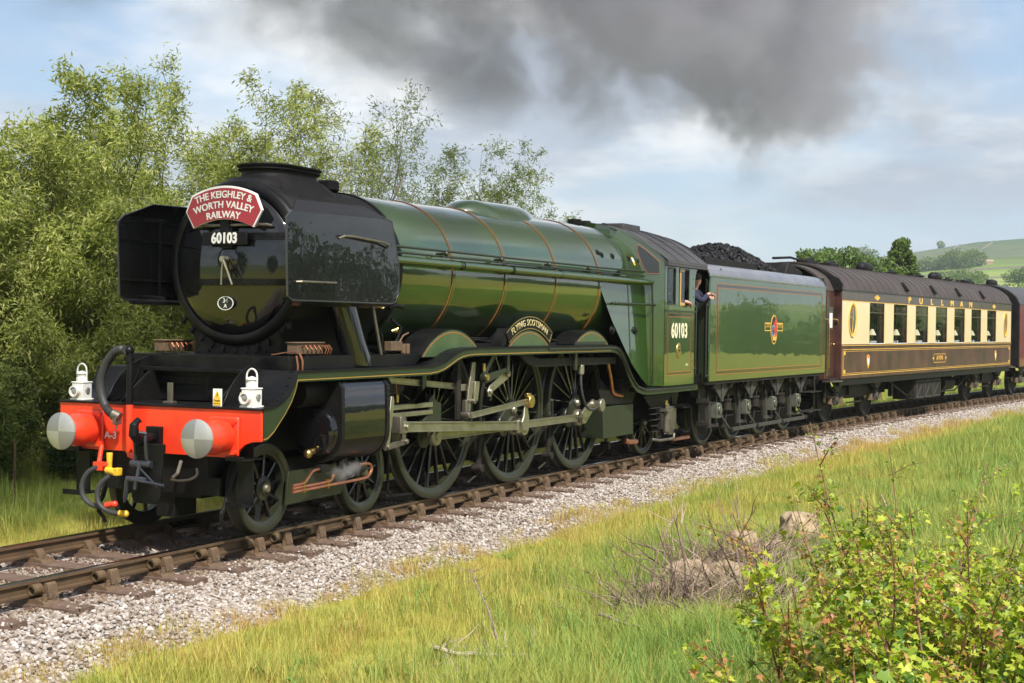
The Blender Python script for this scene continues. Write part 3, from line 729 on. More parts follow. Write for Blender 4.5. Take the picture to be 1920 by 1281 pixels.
tree('dark_bush', 'bush', 'low leafy bush at the left edge behind the wire fence', 3.4, 7.2, 1.7, 6, 102, 20, M['willow2'], (7, 5, 4), maxlv=2, ll=.12, lw=.035, lean=.8, start=.02)
tree('elder_bush', 'bush', 'small bright green weed clump beside the rusty fence post', 5.2, 6.3, .85, 6, 103, 10, M['bushleaf'], (6, 5, 3), ll=.11, lw=.05, lean=.8, start=.02)
tree('willow_bush', 'bush', 'low willow bush seen beneath the frames behind the driving wheels', 14.5, 7.6, 2.3, 7, 104, 16, M['willow'], (7, 5, 4), maxlv=2, ll=.13, lw=.034, lean=1.0, start=.02)
# distant trees behind the carriages
FT = 'trees behind the dining carriage'
def far_tree(label, px, D, h, w, seed, n=9000, conic=False, mat_=None, ls=.30):
    az = YAW+math.atan((px-960)/2675.)
    x, y = CX+D*math.sin(az), CY+D*math.cos(az); z = float(ground_z(x, y))
    root = empty('distant_tree', (x, y, z), 0, label, 'tree', FT); r = np.random.default_rng(seed)
    g = G().tube([(0, 0, 0), (.1, 0, h*.3), (0, .1, h*.75), (0, 0, h*.96)], [h*.035, h*.025, h*.012, .02], 7)
    for k in range(10):
        a = k*2.4; q = h*(.25+.06*k); L = w*(1-.06*k)*.7; g.tube([(0, 0, q), (math.cos(a)*L*.5, math.sin(a)*L*.5, q+L*.35), (math.cos(a)*L, math.sin(a)*L, q+L*.45)], [h*.012, h*.008, .02], 4)
    obj('trunk', g, M['bark'], root)
    cl = []
    nb = 34
    for k in range(nb):
        if conic:
            u = r.random()**.8; q = .12+.88*u; rad = w*(1-u)**.8*r.uniform(.3, 1)
        else:
            u = r.random(); q = .22+.70*u; rad = w*math.sqrt(max(0, 1-((q-.5)/.48)**2))*r.uniform(.2, 1)
        a = r.uniform(0, 2*PI); cl.append((rad*math.cos(a), rad*math.sin(a), q*h, (w*.34)*r.uniform(.6, 1.15)*(.6 if conic else 1)))
    cl = np.array(cl); i = r.integers(0, nb, n); d = r.normal(0, 1, (n, 3)); d /= np.linalg.norm(d, axis=1, keepdims=True)
    A = cl[i, :3]+d*(cl[i, 3]*r.random(n)**.4)[:, None]*np.array([1, 1, .8]); A[:, 2] = np.clip(A[:, 2], .3, None)
    u = r.normal(0, 1, (n, 3)); u /= np.linalg.norm(u, axis=1, keepdims=True); v = np.cross(u, r.normal(0, 1, (n, 3))); v /= np.linalg.norm(v, axis=1, keepdims=True)
    l = ls*r.uniform(.6, 1.2, (n, 1)); V = np.stack([A-u*l/2, A+v*l*.3, A+u*l/2, A-v*l*.3], 1).reshape(-1, 3)
    c = link('crown', np_mesh('crown', V, np.arange(n*4).reshape(-1, 4)), mat_ or M['farleaf'], root); c['kind'] = 'stuff'
far_tree('small thin-topped round tree directly behind the tender, leftmost of the distant trees', 1520, 92, 8.0, 2.5, 1, 5000)
far_tree('broad round tree behind the roof of the dining carriage, second from the tender', 1578, 96, 8.3, 2.9, 2, 8000)
far_tree('low rounded tree behind the carriage roof torpedo ventilator', 1612, 98, 7.7, 3.0, 3, 8000)
far_tree('middle bushy tree behind the carriage roof, beside the pointed one', 1648, 100, 7.7, 3.0, 4, 8000)
far_tree('dark pointed tree taller than its neighbours behind the carriage roof', 1686, 100, 8.6, 3.2, 6, 10000, True)
far_tree('low tree just right of the pointed one behind the carriage roof', 1704, 104, 5.6, 1.8, 7, 5000)
# valley woodland and copses
def wood(name, label, items, seed, ls, mat_):
    r = np.random.default_rng(seed); VV = []
    for px, D, rad, h, n in items:
        az = YAW+math.atan((px-960)/2675.); x, y = CX+D*math.sin(az), CY+D*math.cos(az); z = float(ground_z(x, y))
        d = r.normal(0, 1, (n, 3)); d /= np.linalg.norm(d, axis=1, keepdims=True); k = r.uniform(.75, 1.05, (n, 1))
        A = np.array([x, y, z+h*.45])+d*k*np.array([rad, rad, h*.55]); A += r.normal(0, rad*.12, (n, 3)); u = r.normal(0, 1, (n, 3)); u /= np.linalg.norm(u, axis=1, keepdims=True)
        v = np.cross(u, r.normal(0, 1, (n, 3))); v /= np.linalg.norm(v, axis=1, keepdims=True); l = ls*r.uniform(.6, 1.3, (n, 1))
        VV.append(np.stack([A-u*l/2, A+v*l*.4, A+u*l/2, A-v*l*.4], 1).reshape(-1, 3))
    V = np.concatenate(VV); o = link(name, np_mesh(name, V, np.arange(len(V)).reshape(-1, 4)), mat_); o['kind'] = 'stuff'; o['label'] = label; return o
rr = random.Random(4); it = []
for k in range(9): it.append((1722+k*9, 745+rr.uniform(-6, 6), rr.uniform(3.2, 4.4), rr.uniform(5, 7), 500))
for k in range(12): it.append((1774+k*5.2, 735+rr.uniform(-10, 10), rr.uniform(3.4, 4.6), rr.uniform(7, 9.5), 600))
wood('hillside_wood', 'belt of trees across the hillside below the moor', it, 5, .9, M['farleaf'])
it = [(1762+rr.uniform(0, 75), 470+rr.uniform(-20, 20), rr.uniform(2.6, 4.4), rr.uniform(3.4, 5.4), 360) for _ in range(20)]
it += [(1895+rr.uniform(0, 30), 480+rr.uniform(-10, 10), rr.uniform(2.2, 4), rr.uniform(3, 4.6), 360) for _ in range(7)]
it += [(1850+rr.uniform(0, 70), 400+rr.uniform(-10, 10), rr.uniform(3, 5), rr.uniform(4, 6), 400) for _ in range(10)]
wood('valley_copse', 'loose pale green copse on the valley side above the carriage roof', it, 6, .7, M['farleaf'])
it = [(-2400+k*300, 1150, 14, 14, 200) for k in range(0)]
for k in range(10): it.append((1592+k*4.5+rr.uniform(-2, 2), 1215, 6, 9+rr.uniform(-2, 3), 160))
it.append((1761, 1270, 3, 6, 160))
wood('skyline_trees', 'scattered small trees along the skyline of the far moor', it, 7, 1.6, M['farleaf'])
# trees across the meadow behind the photographer's side: they mirror in the paint
NTR = [(84, -66, 10), (124, -66, 11), (150, -64, 8), (186, -68, 9), (205, -66, 8), (222, -72, 10), (241, -70, 11), (262, -74, 9), (288, -76, 12), (320, -80, 11), (345, -84, 12), (375, -86, 12), (410, -92, 13), (140, -70, 9), (160, -76, 12), (176, -66, 10), (196, -74, 11), (214, -80, 13), (232, -68, 9), (250, -76, 12), (275, -82, 12), (300, -78, 11), (108, -74, 8), (-38, -58, 13), (-24, -66, 15), (-10, -60, 12), (3, -68, 16), (14, -60, 13), (27, -70, 17), (42, -62, 13), (58, -72, 15), (76, -66, 14), (-55, -48, 14), (-62, -28, 13), (-66, -8, 13), (-64, 14, 12), (-52, 34, 13), (96, -70, 15), (120, -78, 16)]
for k, (x, y, h) in enumerate(NTR):
    h *= .72*(1+max(0, x-130)/190); n = 2200; r = np.random.default_rng(60+k); z = float(ground_z(x, y)); d = r.normal(0, 1, (n, 3)); d /= np.linalg.norm(d, axis=1, keepdims=True)
    root = empty('meadow_oak', (x, y, z), 0, 'broad leafy field tree standing in the far hedge across the near side meadow', 'tree', 'field trees across the meadow')
    obj('trunk', G().tube([(0, 0, 0), (.1, 0, h*.4), (0, 0, h*.8)], [.4, .3, .1], 7), M['bark'], root)
    A = np.array([0, 0, h*.55])+d*r.uniform(.5, 1.05, (n, 1))*np.array([h*.5, h*.5, h*.47])+r.normal(0, .5, (n, 3)); A[:, 2] = np.clip(A[:, 2], .4, None)
    u = r.normal(0, 1, (n, 3)); u /= np.linalg.norm(u, axis=1, keepdims=True); v = np.cross(u, r.normal(0, 1, (n, 3))); v /= np.linalg.norm(v, axis=1, keepdims=True)
    l = .7*r.uniform(.6, 1.3, (n, 1)); V = np.stack([A-u*l/2, A+v*l*.4, A+u*l/2, A-v*l*.4], 1).reshape(-1, 3)
    c = link('crown', np_mesh('crown', V, np.arange(n*4).reshape(-1, 4)), M['bushleaf'], root); c['kind'] = 'stuff'

# farm + field walls on the hillside
def at_px(px, D): az = YAW+math.atan((px-960)/2675.); return CX+D*math.sin(az), CY+D*math.cos(az), az
def farm():
    x, y, az = at_px(1828, 735); z = float(ground_z(x, y))
    root = empty('farmhouse', (x, y, z), -az+.35, 'tiny pale farmhouse beside the hillside belt of trees', 'farmhouse'); root.scale = (.55, .55, .55)
    obj('wall', G().box(-6, 6, -3.4, 3.4, -1.5, 5.4), M['sign_w'], root)
    obj('roof', G().prism([(-3.9, 5.2), (0, 8.6), (3.9, 5.2)], 'x', -6.3, 6.3), M['rock'], root)
    obj('chimney', G().box(-5.6, -4.6, -.5, .5, 7, 9.8), M['rock'], root)
    for wx in (-4, -1.3, 1.3, 4):
        for wz in (.8, 3.2): obj('window', G().box(wx-.5, wx+.5, -3.46, -3.38, wz, wz+1.1), M['dark'], root)
    x, y, az = at_px(1846, 742); z = float(ground_z(x, y))
    b = obj('barn', G().box(-7, 7, -3, 3, -1, 3).prism([(-3.3, 3), (0, 5), (3.3, 3)], 'x', -7.2, 7.2), M['rock'], None, loc=(x, y, z), rot=(0, 0, -az)); tag(b, 'low stone barn right of the tiny farmhouse', 'barn'); b.scale = (.5, .5, .5)
farm()
def field_wall(label, p0, p1, h=1.5, n=26):
    g = G(); prev = None; (a0, d0), (a1, d1) = p0, p1; P = []
    for k in range(n+1):
        f = k/n; x, y, _ = at_px(a0+(a1-a0)*f+4*math.sin(f*9), d0+(d1-d0)*f); P.append((x, y, float(ground_z(x, y))))
    for a, b in zip(P[:-1], P[1:]):
        d = Vector((b[0]-a[0], b[1]-a[1], 0)).normalized()*.3; nn = Vector((-d.y, d.x, 0))
        g.add([(a[0]-nn.x, a[1]-nn.y, a[2]-.6), (a[0]+nn.x, a[1]+nn.y, a[2]-.6), (b[0]+nn.x, b[1]+nn.y, b[2]-.6), (b[0]-nn.x, b[1]-nn.y, b[2]-.6),
               (a[0]-nn.x, a[1]-nn.y, a[2]+h), (a[0]+nn.x, a[1]+nn.y, a[2]+h), (b[0]+nn.x, b[1]+nn.y, b[2]+h), (b[0]-nn.x, b[1]-nn.y, b[2]+h)],
              [(4, 5, 6, 7), (0, 3, 7, 4), (1, 5, 6, 2), (0, 4, 5, 1), (3, 2, 6, 7)])
    tag(obj('field_wall', g, M['wall']), label, 'stone wall')
field_wall('dark field wall climbing the moor, the left of the two near the skyline', (1735, 960), (1796, 1215), 1.1)
field_wall('dark field wall climbing the moor towards the right of the skyline', (1822, 980), (1858, 1215), 1.1)
field_wall('long field wall between the moor and the pale pastures', (1690, 930), (1990, 975), 1.1, 40)
field_wall('field wall crossing the pale pasture below the moor', (1700, 690), (1990, 700), 1.0, 40)
field_wall('field wall low on the valley side above the second carriage', (1830, 560), (1990, 575), .9, 30)

# ------------------------------------------------------------------ wire fence (left)
def fence():
    T = empty('wire_fence', (4.4, 4.5, -.4), 0, 'sagging wire fence on thin rusty stakes left of the locomotive', 'fence')
    P = [(-2.6, 4.1, -.5, 1.0), (1.9, 4.6, -.42, 1.02), (3.9, 5.3, -.45, .62), (7.2, 5.9, -.45, .9), (11.2, 6.4, -.45, .9)]
    for k, (x, y, z, h) in enumerate(P):
        lx = (0.02, 0, .03, -.02, 0)[k]
        g = G().tube([(x, y, z-.1), (x+lx, y+.01, z+h*.5), (x+lx*1.6, y, z+h)], .014, 6); g.box(x-.018, x+.018, y-.004, y+.004, z-.1, z+h*.97)
        o = obj('post', g, M['rust'], T, loc=(-4.4, -4.5, .4))
    for f in (.28, .55, .85):
        g = G()
        for a, b in zip(P[:-1], P[1:]):
            q = [(a[0]+(b[0]-a[0])*t, a[1]+(b[1]-a[1])*t, (a[2]+a[3]*f)*(1-t)+(b[2]+b[3]*f)*t-.10*4*t*(1-t)) for t in [i/8 for i in range(9)]]
            g.tube(q, .0028, 4)
        obj('wire', g, M['rust'], T, loc=(-4.4, -4.5, .4))
fence()

# ================================================================== FOREGROUND
def rock(label, x, y, sx, sy, sz, seed, rz=0., dz=0.):
    bm = bmesh.new(); bmesh.ops.create_icosphere(bm, subdivisions=4, radius=1.)
    for v in bm.verts:
        p = v.co.copy(); d = p.normalized()
        f = 1-.28*abs(mnoise.noise(d*1.6+Vector((seed, 0, 0))))+.20*mnoise.noise(d*2.6+Vector((seed, 5, 0)))+.06*mnoise.noise(d*7+Vector((seed, 9, 0)))
        q = Vector((max(-.95, min(.93, p.x*f)), max(-.92, min(.95, p.y*f)), max(-.8, min(.84, p.z*f))))
        v.co = Vector((q.x*sx, q.y*sy, q.z*sz))
    for f in bm.faces: f.smooth = True
    me = bpy.data.meshes.new('boulder'); bm.to_mesh(me); bm.free(); me.set_sharp_from_angle(angle=R_(40))
    z = float(ground_z(x, y)); return tag(link('boulder', me, M['rock'], None, (x, y, z+sz*.35+dz), (0, 0, rz)), label, 'boulder', 'boulders among the brushwood')
for lab, px, py, s, seed in [('large pale boulder standing in grass, rightmost of the heap', 1497, 1010, (.27, .23, .30), 1.), ('smooth boulder at the left under the dead twigs', 1290, 1092, (.24, .2, .22), 2.), ('broken slab-sided boulder in the middle of the heap', 1390, 1036, (.26, .2, .24), 3.), ('flat buff slab lying in front of the heap', 1375, 1082, (.34, .22, .15), 4.), ('small pale stone half hidden by twigs near the tall boulder', 1452, 1032, (.15, .13, .14), 5.), ('low buff stone at the foot of the twig stack', 1222, 1120, (.16, .14, .14), 6.), ('flat stone lying under the front edge of the slab', 1370, 1100, (.22, .16, .10), 7.)]:
    p = pxg(px, py+20); rock(lab, p.x, p.y, *[q*1.05 for q in s], seed, seed, .06)
def stick(g, r, p, d, L, rad, wig=.16, n=6, kids=2):
    pts = [Vector(p)]; dd = Vector(d).normalized()
    for i in range(n):
        dd = (dd+Vector((r.uniform(-1, 1), r.uniform(-1, 1), r.uniform(-1, 1)))*wig).normalized(); pts.append(pts[-1]+dd*(L/n))
    g.tube(pts, [rad*(1-.75*i/n) for i in range(n+1)], 5)
    for k in range(kids):
        i = r.randrange(1, n); a = (pts[i+1]-pts[i]).normalized(); nd = (a+Vector((r.uniform(-1, 1), r.uniform(-1, 1), r.uniform(-.6, 1)))*.8).normalized()
        stick(g, r, pts[i], nd, L*r.uniform(.25, .5), rad*.5, wig, 4, 0)
    return pts
M['stick'] = leafmat('dead_stick', (.055, .032, .024), (.19, .125, .095), (.42, .33, .26), 0., .85)
def brush(label, px, py, nst, ntw, L, spread, up, seed):
    r = random.Random(seed); c = pxg(px, py); root = empty('brushwood_heap', (c.x, c.y, c.z), 0, label, 'brushwood', 'heaps of dead brushwood in the meadow')
    for k in range(nst):
        g = G(); a = r.uniform(0, 2*PI); rad = spread*r.random(); b = (rad*math.cos(a)*1.2, rad*math.sin(a)*.7, r.uniform(-.02, .10))
        d = Vector((r.gauss(0, 1), r.gauss(0, .7), up*abs(r.gauss(.35, .8)))); stick(g, r, b, d, L*r.uniform(.3, 1.25), r.uniform(.006, .015), .15, 7, 3)
        obj('dead_branch', g, M['stick'], root)
    g = G()
    for k in range(ntw):
        a = r.uniform(0, 2*PI); rad = spread*math.sqrt(r.random())*1.15; b = (rad*math.cos(a)*1.25, rad*math.sin(a)*.75, r.uniform(0, .30*min(up, 1.1))*(1-.5*rad/spread))
        stick(g, r, b, (r.gauss(0, 1), r.gauss(0, 1), up*r.uniform(-.3, .8)), L*r.uniform(.15, .6), r.uniform(.003, .0065), .34, 5, 1)
    o = obj('twig_tangle', g, M['stick'], root); o['kind'] = 'stuff'
brush('dense upright bundle of dead brown twigs, nearest heap left of the hawthorn', 1262, 1165, 110, 760, .85, .50, .62, 3)
brush('loose sprawl of dead branches trailing right from the twig bundle', 1420, 1150, 100, 760, 1.05, .8, .48, 4)
brush('pale tangle of dead twigs lying over the boulders', 1390, 1072, 90, 800, .80, .85, .5, 5)
brush('thin dead twigs leaning on the rightmost boulder', 1490, 1058, 36, 260, .6, .5, .4, 6)
def log(label, pts, r0, m, cat='branch', name='fallen_branch', kids=5, seed=1):
    g = G(); r = random.Random(seed); P = [pxg(a, b)+Vector((0, 0, h)) for a, b, h in pts]; c = P[0].copy()
    Q = []
    for i in range(len(P)-1):
        for k in range(3): Q.append(P[i].lerp(P[i+1], k/3)-c)
    Q.append(P[-1]-c); Q = [q+Vector((0, 0, r.uniform(-.006, .006))) for q in Q]
    n = len(Q); g.tube(Q, [r0*(1-.55*i/(n-1)) for i in range(n)], 8)
    for k in range(kids):
        i = r.randrange(1, n-1); stick(g, r, Q[i], (r.uniform(-1, 1), r.uniform(-1, 1), r.uniform(.1, 1)), r.uniform(.15, .38), r0*.35, .2, 5, 1)
    return tag(obj(name, g, m, None, loc=c), label, cat)
log('long bleached fallen branch lying across the grass at the bottom', [(808, 1243, .12), (860, 1252, .11), (930, 1256, .11), (985, 1252, .10), (1015, 1268, .06)], .022, M['palewood'], seed=2, kids=9)
log('brown forked branch under the bleached one', [(835, 1252, .10), (862, 1276, .05), (900, 1290, .03), (930, 1300, .02)], .02, M['twig'], seed=3, kids=9)
log('thin grey twig rising above the fallen branches', [(940, 1250, .10), (915, 1205, .28), (890, 1165, .36), (884, 1150, .42)], .010, M['twig'], seed=4, kids=10)
log('sawn grey stick poking left out of the twig bundle, upper one', [(1146, 1160, .22), (1175, 1172, .2), (1215, 1185, .2)], .017, M['twig'], kids=1, seed=5)
log('sawn grey stick poking left out of the twig bundle, lower one', [(1125, 1192, .18), (1165, 1203, .16), (1210, 1212, .15)], .017, M['twig'], kids=1, seed=6)
log('weathered white stick leaning in the grass behind the hawthorn', [(1652, 962, .25), (1668, 985, .15), (1680, 1008, .05)], .016, M['palewood'], kids=1, seed=8)
for a in [(1060, 1120, 1040, 1170), (980, 1090, 1000, 1200), (1010, 1100, 1023, 1190)]: pass

# hawthorn / field maple shrub with big lobed leaves
def lobed_leaf(seed):
    r = random.Random(seed); pr = [(0, 0), (.42, .16), (.26, .32), (.52, .56), (.20, .60), (0, 1.02)]
    pr = [(a*r.uniform(.85, 1.15), b) for a, b in pr]; V = [(0, 0, 0)]; mid = []
    cu = r.uniform(.1, .5); L = [(a, b, (.25+.3*cu)*a-cu*b*b) for a, b in pr]; Rr = [(-a, b, (.25+.3*cu)*a-cu*b*b) for a, b in pr]
    V = [(0, .45, -.2*cu)]+L+Rr[-2:0:-1]; n = len(V)-1
    F = [(0, 1+i, 1+(i+1) % n) for i in range(n)]
    me = bpy.data.meshes.new('leaf'); me.from_pydata(V, [], F); me.polygons.foreach_set('use_smooth', [True]*len(F)); me.update(); return me
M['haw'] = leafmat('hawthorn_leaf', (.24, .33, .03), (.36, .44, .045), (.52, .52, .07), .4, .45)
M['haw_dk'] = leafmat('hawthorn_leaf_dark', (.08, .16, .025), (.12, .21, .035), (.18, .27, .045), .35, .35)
M['haw_red'] = leafmat('hawthorn_leaf_bronze', (.42, .17, .08), (.48, .24, .08), (.42, .34, .08), .4, .4)
M['haw_stem'] = pm('hawthorn_stem', (.22, .09, .05), .6, col2=(.12, .08, .04), vs=8)
def shrub(name, label, base, h, w, nst, seed, nleaf=1500, big=.036, parts=0, dark=.4, red=.12, upright=.9):
    r = random.Random(seed); root = empty(name, base, 0, label, 'shrub'); g = G(); spots = []
    for k in range(nst):
        a = 2*PI*k/nst+r.uniform(-.4, .4); rad = w*r.uniform(0, .35); d = Vector((math.cos(a)*r.uniform(.05, .75), math.sin(a)*r.uniform(.05, .75), upright)).normalized()
        L = h*r.uniform(.55, 1.0)*(1.15 if r.random() < .12 else .92); n = 9; pts = [Vector((rad*math.cos(a), rad*math.sin(a), 0))]
        for i in range(n):
            d = (d+Vector((r.uniform(-1, 1), r.uniform(-1, 1), r.uniform(-.3, .8)))*.10).normalized(); pts.append(pts[-1]+d*(L/n))
        g.tube(pts, [.0065*(1-.8*i/n)+.0015 for i in range(n+1)], 5)
        for i in range(2, n+1):
            for q in range(3):
                f = r.random(); p = pts[i-1].lerp(pts[i], f); spots.append((p, d, (i-1+f)/n))
            if i < n and r.random() < .95:
                nd = Vector((r.uniform(-1, 1), r.uniform(-1, 1), r.uniform(.1, .9))).normalized(); l2 = w*r.uniform(.22, .5)*(1-.5*i/n)+.06; e = pts[i]+nd*l2
                m_ = pts[i].lerp(e, .5)+Vector((0, 0, .02)); g.tube([pts[i], m_, e], [.005, .0035, .0015], 4)
                for q in range(9): f = r.random(); p = pts[i].lerp(e, f); spots.append((p, nd, max(i/n, f*.8)))
    obj('stems', g, M['haw_stem'], root)
    cam = Vector((CX, CY, CZ))-Vector(base); leaves = []
    while len(leaves) < nleaf:
        p, d, f = r.choice(spots); q = p+Vector((r.gauss(0, 1), r.gauss(0, 1), r.gauss(0, .8)))*(.075*(1-f)+.018)
        e = (r.uniform(-.9, .5), r.uniform(-.7, .7), r.uniform(0, 6.28)); sc = big*r.uniform(.45, 1.25)*(1-.45*(f > .85))
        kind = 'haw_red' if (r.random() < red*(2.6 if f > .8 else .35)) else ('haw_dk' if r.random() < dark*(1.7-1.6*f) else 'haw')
        leaves.append((q, e, sc, kind))
    lm = {}
    for kd in ('haw', 'haw_dk', 'haw_red'):
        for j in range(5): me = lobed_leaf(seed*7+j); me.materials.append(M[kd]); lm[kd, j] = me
    leaves.sort(key=lambda t: (t[0]-cam).length-4*t[2])
    for q, e, sc, kd in leaves[:parts]:
        o = link('leaf', lm[kd, r.randrange(5)], None, root, q, e); o.scale = (sc, sc, sc)
    VV = {k: ([], []) for k in ('haw', 'haw_dk', 'haw_red')}
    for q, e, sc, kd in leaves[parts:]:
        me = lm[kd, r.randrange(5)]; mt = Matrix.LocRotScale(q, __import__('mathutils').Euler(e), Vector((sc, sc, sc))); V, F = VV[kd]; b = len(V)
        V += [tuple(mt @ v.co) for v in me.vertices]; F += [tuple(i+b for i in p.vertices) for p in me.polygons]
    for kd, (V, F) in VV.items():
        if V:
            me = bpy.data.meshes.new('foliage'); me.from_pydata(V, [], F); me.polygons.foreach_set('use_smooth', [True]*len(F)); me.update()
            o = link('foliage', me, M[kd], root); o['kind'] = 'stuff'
def at_d(px, D, z): az = YAW+math.atan((px-960)/2675.); return (CX+D*math.sin(az), CY+D*math.cos(az), z)
def gd(px, D): x, y, _ = at_d(px, D, 0); return (x, y, float(ground_z(x, y))-.02)
SH = [('yellow-green hawthorn shrub nearest the bottom right corner, with large lobed leaves', 1800, 5.3, 1.42, .95, 26, 11, 9600, .055, 290, .5, .12),
      ('hawthorn shrub with tall bronze-tipped shoots at the right, behind the corner one', 1690, 7.2, 1.5, .95, 28, 12, 9400, .047, 60, .3, .26),
      ('tall leafy hawthorn at the right edge of the picture', 1905, 7.4, 2.35, .95, 28, 13, 9800, .047, 60, .3, .10),
      ('low spreading hawthorn at the bottom, right of the dead twigs', 1540, 6.3, 0.98, 1.0, 24, 14, 7600, .052, 60, .4, .24),
      ('small dark-leaved shrub behind the tall bronze shoots', 1800, 9.6, 1.55, .9, 20, 15, 5200, .042, 20, .8, .03),
      ('low hawthorn sprays at the bottom edge, leftmost of the shrubs', 1360, 6.1, .66, .95, 20, 16, 4200, .048, 30, .5, .28),
      ('dense green hawthorn filling the right edge below the tall one', 1905, 5.9, 1.45, .85, 22, 18, 9200, .049, 60, .35, .08),
      ('low trailing hawthorn at the bottom edge beneath the dead branches', 1190, 5.9, .34, .55, 12, 19, 1200, .044, 20, .5, .3),
      ('sparse bronze-tipped hawthorn between the stones and the tall shrub', 1650, 9.2, 1.05, .65, 15, 17, 2400, .048, 20, .35, .34)]
for lab, px, D, h, w, nst, seed, nl, big, parts, dk, rd in SH: shrub('hawthorn_shrub', lab, gd(px, D), h, w, nst, seed, nl, big, parts, dk, rd)
for lab, px, D, h, seed in [('small dark green weed alone in the meadow below the tender', 1648, 16, .42, 31), ('small leafy weed just right of the tall boulder', 1545, 14, .38, 32)]:
    x, y, z = gd(px, D); shrub('weed', lab, (x, y, z), h, .22, 7, seed, 170, .035, 0, .95, 0)

# ------------------------------------------------------------------ smoke
def smoke():
    g = G(); g.box(-8, 40, -4.5, 4.5, 4.9, 14)
    me = mesh_of('smoke', g, 0); m = bpy.data.materials.new('coal_smoke'); m.use_nodes = True; N = m.node_tree.nodes; K = m.node_tree.links; N.clear()
    out = N.new('ShaderNodeOutputMaterial'); pv = N.new('ShaderNodeVolumePrincipled'); K.new(pv.outputs[0], out.inputs['Volume'])
    pv.inputs['Color'].default_value = (.60, .60, .68, 1); pv.inputs['Anisotropy'].default_value = .35
    geo = N.new('ShaderNodeNewGeometry'); sx = N.new('ShaderNodeSeparateXYZ'); K.new(geo.outputs['Position'], sx.inputs[0])
    def ma(op, *a, clamp=False):
        n = N.new('ShaderNodeMath'); n.operation = op; n.use_clamp = clamp
        for i, v in enumerate(a):
            if isinstance(v, (int, float)): n.inputs[i].default_value = v
            else: K.new(v, n.inputs[i])
        return n.outputs[0]
    def mr(v, a, b, c=0., d=1.):
        n = N.new('ShaderNodeMapRange'); n.interpolation_type = 'SMOOTHSTEP'
        for i, q in enumerate((a, b, c, d)): n.inputs[i+1].default_value = q
        K.new(v, n.inputs[0]); return n.outputs[0]
    def nz(sc, det, off):
        mp = N.new('ShaderNodeMapping'); mp.inputs['Location'].default_value = off; mp.inputs['Scale'].default_value = (.75, 1, 1); K.new(geo.outputs['Position'], mp.inputs[0])
        n = N.new('ShaderNodeTexNoise'); n.inputs['Scale'].default_value = sc; n.inputs['Detail'].default_value = det; n.inputs['Roughness'].default_value = .55; n.inputs['Distortion'].default_value = .4; K.new(mp.outputs[0], n.inputs['Vector']); return n.outputs[0]
    X, Y, Z = sx.outputs
    n1 = nz(.30, 6, SMO); n2 = nz(1.0, 5, (3., 1., 7.))
    # plume axis climbs away from the chimney and spreads behind it
    cz = ma('ADD', 8.7, ma('MULTIPLY', X, .09)); cy = -.3
    rad = ma('ADD', 3.2, mr(X, 0., 10., 0., .3))
    dz = ma('SUBTRACT', Z, cz); dy = ma('SUBTRACT', Y, cy)
    dd = ma('SQRT', ma('ADD', ma('MULTIPLY', dz, dz), ma('MULTIPLY', dy, dy)))
    q = ma('SUBTRACT', 1.0, ma('DIVIDE', dd, rad))            # 1 at axis, 0 at edge
    v = ma('ADD', ma('ADD', q, ma('MULTIPLY', ma('SUBTRACT', n1, .5), 3.2)), ma('MULTIPLY', ma('SUBTRACT', n2, .5), 1.9))
    d = mr(v, .02, .55)
    d = ma('MULTIPLY', d, mr(X, -6., -2.)); d = ma('MULTIPLY', d, mr(X, 31., 20.))
    d = ma('MULTIPLY', d, mr(Z, 4.95, 6.0)); d = ma('MULTIPLY', d, mr(ma('ABSOLUTE', Y), 4.4, 3.2)); d = ma('MULTIPLY', d, mr(Z, 13.9, 12.6))
    K.new(ma('MULTIPLY', d, .62), pv.inputs['Density'])
    o = link('smoke', me, m); o['kind'] = 'stuff'; o['label'] = 'grey-brown coal smoke drifting back over the train'
SMO = (7.1, 1.2, 5.2)
smoke()
def steam():
    g = G().sphere((0, 0, 0), 1, 16, 10, (.42, .22, .17)); m = bpy.data.materials.new('steam'); m.use_nodes = True; N = m.node_tree.nodes; K = m.node_tree.links; N.clear()
    out = N.new('ShaderNodeOutputMaterial'); pv = N.new('ShaderNodeVolumePrincipled'); K.new(pv.outputs[0], out.inputs['Volume']); pv.inputs['Color'].default_value = (.95, .95, .97, 1)
    tc = N.new('ShaderNodeTexCoord'); n = N.new('ShaderNodeTexNoise'); n.inputs['Scale'].default_value = 7; n.inputs['Detail'].default_value = 3; K.new(tc.outputs['Object'], n.inputs['Vector'])
    ln = N.new('ShaderNodeVectorMath'); ln.operation = 'LENGTH'; mp = N.new('ShaderNodeMapping'); mp.inputs['Scale'].default_value = (2.4, 4.5, 5.9); K.new(tc.outputs['Object'], mp.inputs[0]); K.new(mp.outputs[0], ln.inputs[0])
    a = N.new('ShaderNodeMath'); a.operation = 'SUBTRACT'; a.inputs[0].default_value = .75; K.new(ln.outputs['Value'], a.inputs[1]); b = N.new('ShaderNodeMath'); b.operation = 'MULTIPLY_ADD'; K.new(n.outputs[0], b.inputs[0]); b.inputs[1].default_value = 1.6; b.inputs[2].default_value = -.95
    c = N.new('ShaderNodeMath'); c.operation = 'ADD'; K.new(a.outputs[0], c.inputs[0]); K.new(b.outputs[0], c.inputs[1]); d = N.new('ShaderNodeMath'); d.operation = 'MULTIPLY'; d.use_clamp = False; mx = N.new('ShaderNodeMath'); mx.operation = 'MAXIMUM'; K.new(c.outputs[0], mx.inputs[0]); mx.inputs[1].default_value = 0; K.new(mx.outputs[0], d.inputs[0]); d.inputs[1].default_value = 3
    K.new(d.outputs[0], pv.inputs['Density']); o = link('steam', mesh_of('steam', g, 0), m, None, (.95, -1.22, .60)); o['kind'] = 'stuff'; o['label'] = 'small wisp of white steam at the cylinder drain cocks'
steam()

